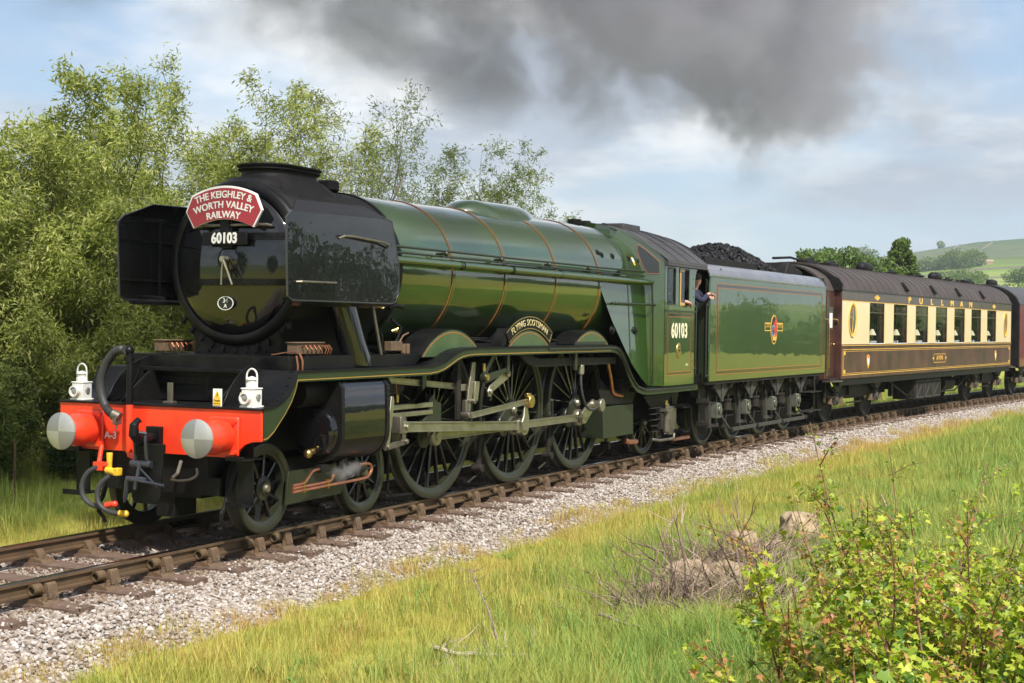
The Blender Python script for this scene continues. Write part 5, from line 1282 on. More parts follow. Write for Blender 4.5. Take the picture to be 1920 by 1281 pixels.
# ---- boiler
def rb(x): return float(np.interp(x, [2.4, 3.84, 5.27, 6.86, 8.42], [.925, .945, .975, 1.01, 1.035]))
P('boiler', G().lathe([(rb(x)-(.01 if x < 2.6 else 0), x) for x in (2.53, 2.6, 3.2, 3.84, 4.5, 5.27, 6.0, 6.86, 7.6, 8.42, 8.9, 9.6)], (0, 0, ZC), 'x', 128), 'green', smooth=60)
for x in (3.84, 5.27, 6.86, 8.42):
    r = rb(x)+.002; bd = P('boiler_band', G().lathe([(r, -.030), (r+.008, -.028), (r+.008, .028), (r, .030), (r-.01, .03), (r-.01, -.03)], (x, 0, ZC), 'x', 128, close=True), 'green')
    for d in (-.034, .034): obj('lining', G().lathe([(r, -.0022), (r+.0085, -.0018), (r+.0085, .0018), (r, .0022)], (x+d, 0, ZC), 'x', 128, close=True), M['orange'], bd)
P('boiler_band', G().lathe([(.93, -.035), (.945, -.03), (.945, .03), (.93, .035), (.91, .035), (.91, -.035)], (2.55, 0, ZC), 'x', 128, close=True), 'black2', label='black band where the smokebox meets the boiler')
# dome (streamlined steam collector)
rg = []
for i in range(25):
    f = i/24; x = 5.50+2.65*f; h = .155*(min(1, math.sin(min(f/.16, 1)*PI/2)**.8))*(1 if f < .60 else math.cos((f-.60)/.40*PI/2)**.9)+.002; w = .50*(math.sin(min(1, f/.22)*PI/2)**.6)*(1 if f < .42 else max(.02, 1-((f-.42)/.58)**1.7)); ring = []
    for k in range(25):
        u = -1+2*k/24; y = w*u; base = ZC+math.sqrt(max(.01, rb(x)**2-y*y)); prof_h = (1-abs(u)**3.0)**.8; z = base+h*prof_h-.004+(.035*(1-f)*0)
        ring.append((x, y, z))
    rg.append(ring)
P('dome', G().loft(rg, closed=False, caps=False), 'green', smooth=80)
# handrails + ejector pipe (near and far)
for s in (-1, 1):
    P('ejector_pipe' if s < 0 else 'handrail', G().tube([(2.2, s*1.04, 2.95), (5.3, s*1.06, 2.95), (8.5, s*1.09, 2.95), (10.35, s*1.16, 2.95)], .048 if s < 0 else .02, 20), 'green')
    for z, r in ((3.115, .015), (3.045, .013)):
        P('handrail', G().tube([(2.25, s*1.0, z), (5.3, s*1.03, z), (8.4, s*1.07, z), (10.1, s*1.13, z)], r, 8), 'green_dk')
    for x in (3.45, 4.98, 6.5, 7.95, 9.15):
        g = G().cyl((x, s*(rb(min(x, 8.4))*.93), 3.08), (x, s*1.07, 3.08), .016, n=8).sphere((x, s*1.055, 3.08), .032).box(x-.09, x+.09, s*1.04-.014, s*1.04+.014, 3.03, 3.05)
        P('handrail_pillar', g, 'green_dk')
    for x in (3.84, 5.27, 6.86, 8.42): P('pipe_clip', G().lathe([(.05, -.012), (.058, -.012), (.058, .012), (.05, .012)], (x, s*1.065, 2.95), 'x', 16, close=True).box(x-.012, x+.012, min(s*.99, s*1.03), max(s*.99, s*1.03), 2.93, 2.97), 'black2')
# ---- firebox
def fb_section(x):
    zf = float(np.interp(x, [8.40, 8.84, 9.2, 9.61, 10.0, 10.25, 10.5], [2.82, 2.30, 1.97, 1.60, 1.36, 1.235, 1.205]))
    r = rb(8.42)+.004+.012*(x-8.4)/2; ring = []
    zt = ZC+.0; n = 20
    half = [(r*math.sin(PI/2*k/n), zt+r*math.cos(PI/2*k/n)) for k in range(n+1)]
    m_ = 10
    for k in range(1, m_+1):
        z = zt+(zf-zt)*k/m_; y = r+.085*(1-((z-1.2)/1.65))**.9 if z < zt else r; half.append((y+.0, z))
    return [(x, -y, z) for y, z in half[::-1]]+[(x, y, z) for y, z in half[1:]]
xs = [8.42, 8.5, 8.65, 8.84, 9.0, 9.2, 9.4, 9.61, 9.8, 10.0, 10.12, 10.25, 10.4, 10.5]
P('firebox', G().loft([fb_section(x) for x in xs], closed=False, caps=False), 'green', smooth=60)
P('firebox_band', G().loft([[(x, y*1.006, (z-ZC)*1.006+ZC) for x, y, z in fb_section(9.55)], [(x+.025, y*1.006, (z-ZC)*1.006+ZC) for x, y, z in fb_section(9.55)]], closed=False, caps=False), 'green_dk')
for (x, y, z) in [(8.62, .95, 3.36), (8.74, .97, 3.33), (9.18, .975, 3.33), (9.86, .98, 3.32), (10.25, .985, 3.30)]:
    for s in (-1,):
        P('washout_plug', G().lathe([(.001, -.03), (.03, -.03), (.035, -.012), (.055, -.01), (.06, .01), (.001, .01)], (0, 0, 0), 'y', 16), 'black3', loc=(x, -y*.945, z), rot=(-.45, 0, 0))
for x in (8.8, 9.78, 10.45): P('washout_plug', G().lathe([(.001, -.035), (.03, -.035), (.035, -.015), (.06, -.012), (.068, .02), (.001, .02)], (x, -1.10, 2.14), 'y', 18).box(x-.07, x+.07, -1.12, -1.105, 2.125, 2.155), 'black3')
P('handrail', G().tube([(8.66, -1.15, 2.57), (10.5, -1.22, 2.575)], .017, 8), 'green_dk', label='short handrail low on the firebox side')
for x in (8.8, 10.4): P('handrail_pillar', G().cyl((x, -1.05, 2.57), (x, -1.17, 2.57), .014, n=8).sphere((x, -1.16, 2.57), .03), 'green_dk')
P('pipe_rod', G().tube([(10.28, -1.20, 2.95), (10.30, -1.21, 2.5), (10.32, -1.22, 1.25)], .012, 6), 'green_dk')
P('data_label', G().box(-.035, .035, -.004, 0, -.075, .075), 'sign_y', loc=(10.02, -.955, 3.29), rot=(-.42, 0, 0))
P('data_label', G().box(-.045, .045, -.006, -.003, -.02, .06), 'sign_w', loc=(10.02, -.955, 3.29), rot=(-.42, 0, 0))
for x in (9.75, 10.15): P('safety_valve', G().lathe([(.001, .13), (.10, .13), (.12, .11), (.12, .05), (.10, .03), (.10, -.1)], (x, 0, 3.86), 'z', 24), 'soot')
P('whistle', G().cyl((10.45, -.25, 3.82), (10.45, -.25, 3.95), .03).cyl((10.38, -.25, 3.93), (10.55, -.25, 3.93), .04).box(10.3, 10.8, -.45, .1, 3.84, 3.90), 'soot', .01)
# ---- cab
CX0, CX1, CY_ = 10.45, 12.00, 1.36
def roof_z(y): return float(np.interp(abs(y), [0, .15, .3, .45, .6, .75, .9, 1.0, 1.12, 1.25, 1.36, 1.45], [3.955, 3.95, 3.93, 3.895, 3.845, 3.78, 3.70, 3.635, 3.555, 3.465, 3.385, 3.31]))
def roof(x0, x1, ymax, t=.03, dz=0, n=28):
    r0 = [-ymax+2*ymax*k/n for k in range(n+1)]; o_ = [(y, roof_z(y)+dz) for y in r0]; i_ = [(y, roof_z(y)+dz-t) for y in r0[::-1]]
    return G().prism(o_+i_, 'x', x0, x1)
CR = P('cab_roof', roof(10.42, 12.50, 1.42), 'roofblack', smooth=50)
rv = G()
for k in range(26):
    rv.sphere((10.5+k*.076, -1.434, 3.29), .011, 6, 4); rv.sphere((10.5+k*.076, -1.0, roof_z(1.0)+.003), .011, 6, 4)
obj('roof_rivets', rv, M['roofblack'], CR)
obj('roof_vent', G().box(10.7, 11.5, -.50, .50, 3.86, 3.985), M['roofblack'], CR, bevel=.02)
for x in (10.95, 11.5, 12.05): obj('roof_rib', roof(x, x+.03, 1.42, .02, .014), M['roofblack'], CR, smooth=50)
P('gutter', G().prism([(-1.425, 3.335), (-1.435, 3.24), (-1.375, 3.235), (-1.37, 3.34)], 'x', 10.42, 12.44).prism([(1.425, 3.335), (1.435, 3.24), (1.375, 3.235), (1.37, 3.34)], 'x', 10.42, 12.44), 'roofblack')
P('roof_extension', roof(12.46, 12.95, 1.05, .02, -.02), 'soot', smooth=50)
def side_with_holes(x0, x1, z0, z1, holes, s, th=.02, yy=CY_):
    """sheet in the XZ plane with rectangular openings: tiled from rectangles"""
    xs_ = sorted({x0, x1, *[h[0] for h in holes], *[h[1] for h in holes]}); zs = sorted({z0, z1, *[h[2] for h in holes], *[h[3] for h in holes]}); g = G()
    for a, b in zip(xs_[:-1], xs_[1:]):
        run = None
        for c, d in zip(zs[:-1], zs[1:]):
            if any(h[0] <= a and b <= h[1] and h[2] <= c and d <= h[3] for h in holes): continue
            g.box(a, b, min(s*yy, s*(yy-th)), max(s*yy, s*(yy-th)), c, d)
    return g
for s in (-1, 1):
    holes = [(10.60, 10.97, 2.60, 3.20), (11.18, 11.66, 2.60, 3.20)]
    cs = P('cab_side', side_with_holes(CX0, 11.93, 1.205, 3.355, holes, s), 'green')
    obj('cab_pillar', G().prism([(11.93, 1.205), (11.985, 1.205), (11.985, 2.9), (12.0, 3.08), (12.06, 3.20), (12.2, 3.27), (12.4, 3.30), (12.4, 3.34), (11.93, 3.34)], 'y', s*1.36, s*1.33), M['green'], cs)
    for (a, b, c, d) in holes:
        fr = G(); w = .022; yo = s*1.366
        for (p, q, r_, t_) in ((a-w, b+w, c-w, c+.005), (a-w, b+w, d-.005, d+w), (a-w, a+.005, c, d), (b-.005, b+w, c, d)): fr.box(p, q, min(yo, s*1.345), max(yo, s*1.345), r_, t_)
        obj('window_frame', fr, M['green_dk'] if a < 11 else M['green_dk'], cs)
    obj('pane', G().box(10.60, 10.97, min(s*1.345, s*1.341), max(s*1.345, s*1.341), 2.60, 3.20), M['glass'], cs)
    wf = G(); a, b, c, d = 11.10, 11.36, 2.60, 3.20; yo, yi_ = sorted((s*1.372, s*1.350)); w = .05
    wf.box(a+.08, a+.08+w, yo, yi_, c-.02, d+.01).box(a+.08+w, b+.07, yo, yi_, c-.02, c+.03).box(a+.08+w, b+.05, yo, yi_, d-.04, d+.01); obj('sliding_window_frame', wf, M['wood'], cs)
    obj('sliding_pane', G().box(11.23, 11.46, min(s*1.352, s*1.348), max(s*1.352, s*1.348), 2.63, 3.17), M['glass'], cs)
    obj('armrest_rail', G().box(10.46, 12.02, min(s*1.385, s*1.36), max(s*1.385, s*1.36), 2.465, 2.49), M['green_dk'], cs)
    # lining panel
    ln = G()
    def rect(g, x0, x1, z0, z1, w, y0, y1): g.box(x0, x1, y0, y1, z0, z0+w).box(x0, x1, y0, y1, z1-w, z1).box(x0, x0+w, y0, y1, z0+w, z1-w).box(x1-w, x1, y0, y1, z0+w, z1-w)
    ya, yb = sorted((s*1.3625, s*1.360)); rect(ln, 10.60, 11.86, 1.38, 2.44, .010, ya, yb); rect(ln, 10.655, 11.805, 1.435, 2.385, .010, ya, yb); obj('lining', ln, M['orange'], cs)
    l2 = G(); rect(l2, 10.612, 11.848, 1.392, 2.428, .042, ya, yb); obj('lining', l2, M['black'], cs)
    rx = -1 if s < 0 else 1
    text('60103', .35, M['cream_l'], cs, (11.20, s*1.3635, 2.13), SIDE if s < 0 else (PI/2, 0, PI), xs=.86, bold=.009, ext=.002, space=1.1)
    pl = G().lathe([(.001, -.012), (.085, -.012), (.10, -.008), (.105, 0), (.001, 0)], (0, 0, 0), 'y', 32); po = obj('works_plate', pl, M['brass'], cs, loc=(11.17, s*1.361, 1.80), rot=(0, 0, 0 if s < 0 else PI)); po.scale = (1, 1, 1.3)
    text('DONCASTER', .022, M['dark'], cs, (11.17, s*1.375, 1.86), SIDE if s < 0 else (PI/2, 0, PI), ext=.001); text('1564', .045, M['dark'], cs, (11.17, s*1.375, 1.80), SIDE if s < 0 else (PI/2, 0, PI), ext=.001)
    text('RA 9', .06, M['cream_l'], cs, (11.60, s*1.3635, 1.545), SIDE if s < 0 else (PI/2, 0, PI), ext=.001)
    P('cab_handrail', G().tube([(12.04, s*1.36, 1.35), (12.04, s*1.37, 1.40), (12.04, s*1.37, 2.55), (12.04, s*1.34, 2.60)], .014, 8), 'green_dk')
    for k in range(12): rivet((11.90, s*1.36, 1.3+k*.16), .011, 'y', s)
# wedge-shaped cab front with side-look windows
def fx(y): return 10.45-(1.36-abs(y))*.45
for s in (-1, 1):
    g = G(); yy = [1.36-(1.36-.50)*k/10 for k in range(11)]; vs = []
    for y in yy:
        zb = (ZC-.05+math.sqrt(max(0, 1.04**2-y*y))) if y < 1.035 else 1.21
        vs.append((fx(y), s*y, zb, roof_z(y)+.014))
    for (x0, y0, b0, t0), (x1, y1, b1, t1_) in zip(vs[:-1], vs[1:]):
        g.add([(x0, y0, b0), (x0, y0, t0), (x1, y1, t1_), (x1, y1, b1), (x0+.02, y0, b0), (x0+.02, y0, t0), (x1+.02, y1, t1_), (x1+.02, y1, b1)], [(0, 1, 2, 3), (7, 6, 5, 4), (0, 4, 5, 1), (3, 2, 6, 7), (1, 5, 6, 2), (0, 3, 7, 4)])
    cf = P('cab_front', g, 'green')
    wp = [(.94, 3.585), (1.02, 3.53), (1.12, 3.445), (1.22, 3.35), (1.275, 3.29), (1.28, 3.10), (1.10, 3.095), (1.03, 3.20), (.97, 3.36), (.93, 3.50)]
    gl = G().add([(fx(y)-.008, s*y, z) for y, z in wp]+[(fx(y)-.002, s*y, z) for y, z in wp], [tuple(range(10)), tuple(range(19, 9, -1))]+[(k, (k+1) % 10, 10+(k+1) % 10, 10+k) for k in range(10)])
    obj('spectacle_pane', gl, M['gloompane'], cf)
    obj('spectacle_rim', G().tube([(fx(y)-.010, s*y, z) for y, z in wp+wp[:1]], .006, 6), M['orange'], cf)
g = G(); yy = [-.52+1.04*k/14 for k in range(15)]
for a_, b_ in zip(yy[:-1], yy[1:]): g.add([(10.05, a_, ZC+.9), (10.05, b_, ZC+.9), (10.05, b_, roof_z(b_)-.01), (10.05, a_, roof_z(a_)-.01), (10.09, a_, ZC+.9), (10.09, b_, ZC+.9), (10.09, b_, roof_z(b_)-.01), (10.09, a_, roof_z(a_)-.01)], [(0, 1, 2, 3), (7, 6, 5, 4), (2, 6, 7, 3)])
P('cab_front_centre', g, 'green'); P('cab_roof_front', roof(10.06, 10.418, .62, .03, .002), 'roofblack', smooth=50); P('cab_roof_front', G().add([(10.418, q*.62, roof_z(.62)+.002) for q in (-1,)]+[(10.12, -.62, roof_z(.62)+.002), (10.418, -1.42, roof_z(1.42)+.002), (10.418, -.62, roof_z(.62)+.002), (10.28, -1.05, roof_z(1.05)+.002)], [(1, 3, 4), (3, 2, 4)]), 'roofblack')
P('cab_floor', G().box(10.5, 12.9, -1.28, 1.28, 1.20, 1.36), 'dark'); P('backhead', G().box(10.5, 10.75, -.95, .95, 1.3, 3.45), 'dark', .05)
P('cab_seat', G().box(11.2, 11.6, -1.25, -.85, 1.9, 1.98).box(11.25, 11.55, -1.2, -.9, 1.36, 1.9), 'dark', .02)
P('cab_lining_far', G().box(10.6, 11.9, 1.30, 1.325, 1.3, 2.5), 'dark')
# under the cab: steps
for s in (-1, 1):
    y = s*1.22
    g = G().prism([(11.50, 1.08), (11.9, 1.08), (11.82, .9), (11.80, .36), (11.56, .36), (11.56, .9)], 'y', s*1.10, s*1.115)
    for z in (.79, .36): g.box(11.50, 11.86, min(s*1.34, s*1.12), max(s*1.34, s*1.12), z, z+.015).box(11.50, 11.515, min(s*1.34, s*1.12), max(s*1.34, s*1.12), z, z+.06).box(11.845, 11.86, min(s*1.34, s*1.12), max(s*1.34, s*1.12), z, z+.06)
    P('cab_footstep', g, 'black2', .003)
# trailing truck + injector
for s in (-1, 1):
    g = G().prism([(10.15, 1.05), (10.55, 1.05), (11.55, 1.05), (11.3, .86), (11.05, .80), (11.05, .30), (10.75, .30), (10.75, .80), (10.45, .86)], 'y', s*1.10, s*1.12)
    g.box(10.80, 11.0, min(s*1.20, s*1.05), max(s*1.20, s*1.05), .45, .72)
    for k in range(5): g.box(10.34+.03*k, 10.86-.03*k, min(s*1.13, s*1.19), max(s*1.13, s*1.19), .82-.10*k, .835-.10*k)
    P('truck_frame', g, 'frame_dk', .004)
for s in (-1,):
    P('injector', G().cyl((11.05, -1.2, .40), (11.05, -1.2, .80), .085, n=14).cyl((11.05, -1.2, .80), (11.05, -1.2, .88), .05).box(10.92, 11.2, -1.27, -1.12, .74, .80).tube([(10.5, -1.15, .3), (10.75, -1.2, .27), (11.4, -1.2, .26), (11.45, -1.2, .34)], .026).box(11.3, 11.6, -1.18, -1.1, .33, .82), 'steel_dk', .006)
    P('injector_cap', G().cyl((11.02, -1.2, .86), (11.02, -1.2, .94), .035, n=10), 'brass')
    P('copper_pipe', G().tube([(11.58, -1.12, .23), (12.0, -1.12, .225), (12.42, -1.12, .22)], .035, 10), 'copper')
    P('overflow_pipe', G().tube([(9.45, -1.08, .35), (9.55, -1.12, .32), (9.85, -1.12, .31)], .04, 10), 'copper')
P('ashpan', G().box(8.48, 9.75, -1.10, 1.10, .44, .94), 'green_dk', .01)
P('ashpan_top', G().prism([(8.3, 1.22), (9.9, 1.12), (9.75, .95), (8.48, .97)], 'y', -1.08, 1.08), 'black3')
P('copper_pipe', G().tube([(8.70, -1.06, 1.70), (8.72, -1.08, 1.55), (8.78, -1.10, 1.35), (8.84, -1.10, 1.19), (8.92, -1.10, 1.13), (9.12, -1.10, 1.10), (9.25, -1.10, 1.09)], .028, 10, sm=4), 'copper')
P('lubricator_box', G().box(9.12, 9.42, -1.16, -1.0, 1.12, 1.36).cyl((9.27, -1.16, 1.3), (9.27, -1.16, 1.46), .05), 'black3', .01)
# ---- splashers + nameplate
for i, x in enumerate(DX):
    for s in (-1, 1):
        R = 1.115; pts = []
        a0 = math.asin((1.915-1.016)/R) if i else math.asin((1.80-1.016)/R)
        n = 24; arcp = [(x+R*math.cos(a0+(PI-2*a0)*k/n), 1.016+R*math.sin(a0+(PI-2*a0)*k/n)) for k in range(n+1)]
        sp = P('splasher', G().prism(arcp, 'y', s*1.09, s*1.072), 'green_sp')
        top_ = G()
        for (u0, v0), (u1, v1) in zip(arcp[:-1], arcp[1:]): top_.add([(u0, s*1.095, v0), (u1, s*1.095, v1), (u1, s*.72, v1), (u0, s*.72, v0), (u0, s*1.095, v0+.012), (u1, s*1.095, v1+.012), (u1, s*.72, v1+.012), (u0, s*.72, v0+.012)], [(4, 5, 6, 7), (0, 1, 5, 4), (0, 3, 2, 1), (2, 3, 7, 6)])
        obj('splasher_top', top_, M['black2'], sp)
        o_ = G()
        for dr in ((.028, .040),):
            A = [(x+(R-dr[0])*math.cos(t), 1.016+(R-dr[0])*math.sin(t)) for t in [a0+.03+(PI-2*a0-.06)*k/n for k in range(n+1)]]; B = [(x+(R-dr[1])*math.cos(t), 1.016+(R-dr[1])*math.sin(t)) for t in [a0+.03+(PI-2*a0-.06)*k/n for k in range(n+1)]]
            for k in range(n): o_.prism([A[k], A[k+1], B[k+1], B[k]], 'y', s*1.0925, s*1.09)
        obj('lining', o_, M['orange'], sp)
        if i == 2 and s < 0: obj('small_plate', G().box(7.35, 8.55, -1.098, -1.091, 1.925, 1.965), M['green_dk'], sp)
    # near + far nameplates on the middle splasher
for s in (-1, 1):
    x = DX[1]; Ri, Ro = 1.135, 1.31; a_ = .60; n = 30; A = [(x-Ro*math.sin(t), 1.016+Ro*math.cos(t)) for t in [-a_+2*a_*k/n for k in range(n+1)]]; B = [(x-Ri*math.sin(t), 1.016+Ri*math.cos(t)) for t in [a_-2*a_*k/n for k in range(n+1)]]
    npl = P('nameplate', G().prism(A+B, 'y', s*1.10, s*1.085), 'black2')
    g = G(); ring_ = A+B; cx_ = x; w = .012
    A2 = [(x-(Ro-w)*math.sin(t), 1.016+(Ro-w)*math.cos(t)) for t in [-a_+2*a_*k/n for k in range(n+1)]]; B2 = [(x-(Ri+w)*math.sin(t), 1.016+(Ri+w)*math.cos(t)) for t in [a_-2*a_*k/n for k in range(n+1)]]
    for k in range(n): g.prism([A[k], A[k+1], A2[k+1], A2[k]], 'y', s*1.107, s*1.10).prism([B[k], B[k+1], B2[k+1], B2[k]], 'y', s*1.107, s*1.10)
    g.prism([A[0], A2[0], B2[-1], B[-1]], 'y', s*1.107, s*1.10).prism([A[-1], A2[-1], B2[0], B[0]], 'y', s*1.107, s*1.10); obj('border', g, M['brass'], npl)
    text('FLYING SCOTSMAN', .125, M['platelet'], npl, (x, s*1.1015, 1.016+1.222), SIDE if s < 0 else (PI/2, 0, PI), bend=1.222, bold=0, ext=.005, space=1.12, xs=.98)
    obj('plate_back', G().prism([(x-.86, 1.915), (x-.62, 2.16), (x-.5, 2.1), (x-.75, 1.915)], 'y', s*1.083, s*.9), M['black2'], npl)
P('platform_fittings', G().tube([(4.1, -.9, 1.99), (4.6, -.92, 2.0), (4.9, -.95, 1.97)], .016).tube([(4.1, -.85, 2.03), (4.9, -.9, 2.02)], .012).tube([(6.4, -.9, 1.99), (6.9, -.9, 2.0), (7.15, -.9, 1.97)], .016).box(4.0, 7.0, -.95, -.7, 1.912, 1.95), 'black3')
# conduit along valance
P('conduit', G().tube([(5.95, -1.328, 1.872), (8.20, -1.328, 1.872), (8.45, -1.328, 1.86), (8.62, -1.328, 1.80), (8.85, -1.328, 1.60), (9.1, -1.328, 1.40), (9.35, -1.328, 1.24), (9.7, -1.328, 1.165), (12.2, -1.328, 1.15)], .013, 8), 'green_dk')
# lubricators / fittings on the platform with copper loops
def lub(x, y, nm):
    o_ = P('oil_box', G().box(x-.24, x+.24, y-.07, y+.07, 1.86, 1.98).box(x-.255, x+.255, y-.085, y+.085, 1.975, 1.99), 'rust', .006, label=nm)
    g = G()
    for k in range(4): q = x-.17+.08*k; g.tube([(q, y-.075, 1.94), (q, y-.12, 1.955), (q, y-.15, 1.91), (q+.01, y-.13, 1.86)], .0085, 6)
    for k in range(3): q = x+.15+.05*k; g.tube([(q, y-.075, 1.94), (q+.02, y-.12, 1.955), (q+.03, y-.15, 1.91), (q+.03, y-.13, 1.86)], .0085, 6)
    obj('copper_pipe', g, M['copper'], o_)
lub(.63, -.90, 'brown oil box with copper loops on the near platform'); lub(.63, .90, 'brown oil box with copper pipes on the far platform')
g = G().box(2.25, 2.50, -1.0, -.9, 1.88, 1.99).cyl((2.60, -.95, 1.84), (2.60, -.95, 1.96), .03).cyl((2.70, -.95, 1.84), (2.70, -.95, 1.96), .03).tube([(2.5, -.95, 1.97), (2.6, -.95, 2.06), (2.72, -.95, 2.09)], .012)
P('oil_box', g, 'rust', .006, label='small oil box with levers behind the steam pipe')
P('copper_pipe', G().tube([(.22, -1.07, 1.85), (.22, -1.09, 1.75), (.22, -1.09, 1.70)], .012).tube([(.28, -1.07, 1.87), (.29, -1.10, 1.80), (.29, -1.10, 1.70)], .012).tube([(0.02, -.9, 1.86), (.25, -.95, 1.885), (.45, -.95, 1.875)], .008), 'copper')
for k in range(22): P('deck_bolt', G().cyl((.2+k*.11, -1.0, 1.84), (.2+k*.11, -1.0, 1.852), .012, n=6), 'black3') if k % 3 == 0 else None
P('under_boiler_pipes', G().tube([(2.4, -.9, 2.25), (2.55, -.95, 2.15), (2.5, -.92, 2.0), (2.35, -.9, 1.9)], .02).tube([(2.25, -.95, 2.38), (2.35, -.98, 2.42), (2.55, -.97, 2.40)], .03).tube([(2.1, -.85, 2.2), (2.2, -.9, 2.05), (2.2, -.9, 1.85)], .015), 'black3')
P('brass_cock', G().cyl((2.30, -.97, 2.11), (2.36, -1.02, 2.14), .02).sphere((2.34, -1.0, 2.12), .03), 'brass')
P('boiler_cleading_strip', G().box(2.3, 8.3, -.80, .80, 1.86, 1.90), 'black3')
# ---- cylinder, valve chest
def cylinder(s):
    cx0, cx1, yc, zc = .72, 1.66, s*1.02, 1.02
    # jacket: rounded vertical block
    sec = []
    def S(x, k=1.):
        pts = []
        for t in range(19):   # bottom semicircle-ish round the bore
            a = PI+PI*t/18; pts.append((yc+.30*k*math.cos(a), zc-.02+.30*k*math.sin(a)))
        pts += [(yc+.30*k, 1.20), (yc+.29*k, 1.50), (yc+.24*k, 1.575), (yc-.24*k, 1.575), (yc-.29*k, 1.50), (yc-.30*k, 1.20)]
        return [(x, y, z) for y, z in pts]
    CB = P('cylinder', G().loft([S(cx0+.03), S(cx1-.03)]), 'black', smooth=40)
    obj('end_flange', G().loft([S(cx0-.02, 1.045), S(cx0+.04, 1.045)]), M['black3'], CB, smooth=40); obj('end_flange', G().loft([S(cx1-.04, 1.045), S(cx1+.02, 1.045)]), M['black3'], CB, smooth=40)
    obj('cylinder_cover', G().lathe([(.001, -.09), (.18, -.085), (.24, -.06), (.255, -.03), (.275, -.02), (.275, .02)], (cx0-.02, yc, zc), 'x', 40), M['black'], CB)
    obj('relief_valve', G().cyl((cx0-.19, yc-.02*s, .80), (cx0-.08, yc, .82), .035).sphere((cx0-.19, yc, .80), .05), M['brass'], CB)
    obj('valve_chest', G().cyl((.28, s*1.0, 1.46), (2.0, s*1.0, 1.46), .16, n=24), M['black3'], CB); obj('valve_spindle_guide', G().box(1.85, 2.45, s*1.0-.06, s*1.0+.06, 1.40, 1.52).prism([(1.85, 1.40), (2.45, 1.40), (1.85, 1.30)], 'y', s*.95, s*1.05).box(.30, .75, s*1.0-.10, s*1.0+.10, 1.38, 1.54), M['frame_dk'], CB, bevel=.01)
    for k in range(9): rivet((cx0+.02, yc+s*.31, 1.12+k*.055), .012, 'y', s); rivet((cx1-.02, yc+s*.31, 1.12+k*.055), .012, 'y', s)
    obj('lower_lagging', G().loft([[(x, y, z-.005) for x, y, z in S(cx0+.05)[1:18]], [(x, y, z-.005) for x, y, z in S(cx1-.05)[1:18]]], closed=False, caps=False), M['black2'], CB)
for s in (-1, 1): cylinder(s)
# drain cocks (near)
DC = P('drain_pipe', G().tube([(-.01, -1.2, .52), (.12, -1.2, .522), (.20, -1.2, .53), (.30, -1.19, .585), (.40, -1.17, .635), (.56, -1.15, .64)], .017, 8, sm=4), 'copper')
P('drain_pipe', G().tube([(-.01, -1.2, .488), (.3, -1.2, .495), (.60, -1.2, .50), (.70, -1.2, .515), (.76, -1.19, .56)], .017, 8, sm=4), 'copper')
P('drain_pipe', G().tube([(-.01, -1.2, .452), (.6, -1.2, .462), (1.33, -1.2, .475), (1.46, -1.2, .50), (1.52, -1.2, .56), (1.50, -1.19, .615), (1.42, -1.18, .63), (1.30, -1.17, .63)], .017, 8, sm=5), 'copper')
P('pipe_clip', G().box(.17, .19, -1.22, -1.18, .43, .55).box(.62, .64, -1.22, -1.18, .43, .53), 'brass'); P('drain_cock', G().box(.55, .70, -1.18, -1.1, .60, .68).cyl((1.1, -1.15, .64), (1.42, -1.15, .64), .03).cyl((.95, -1.15, .60), (.95, -1.15, .70), .04).box(1.0, 1.3, -1.14, -1.1, .655, .68), 'black3', .006)
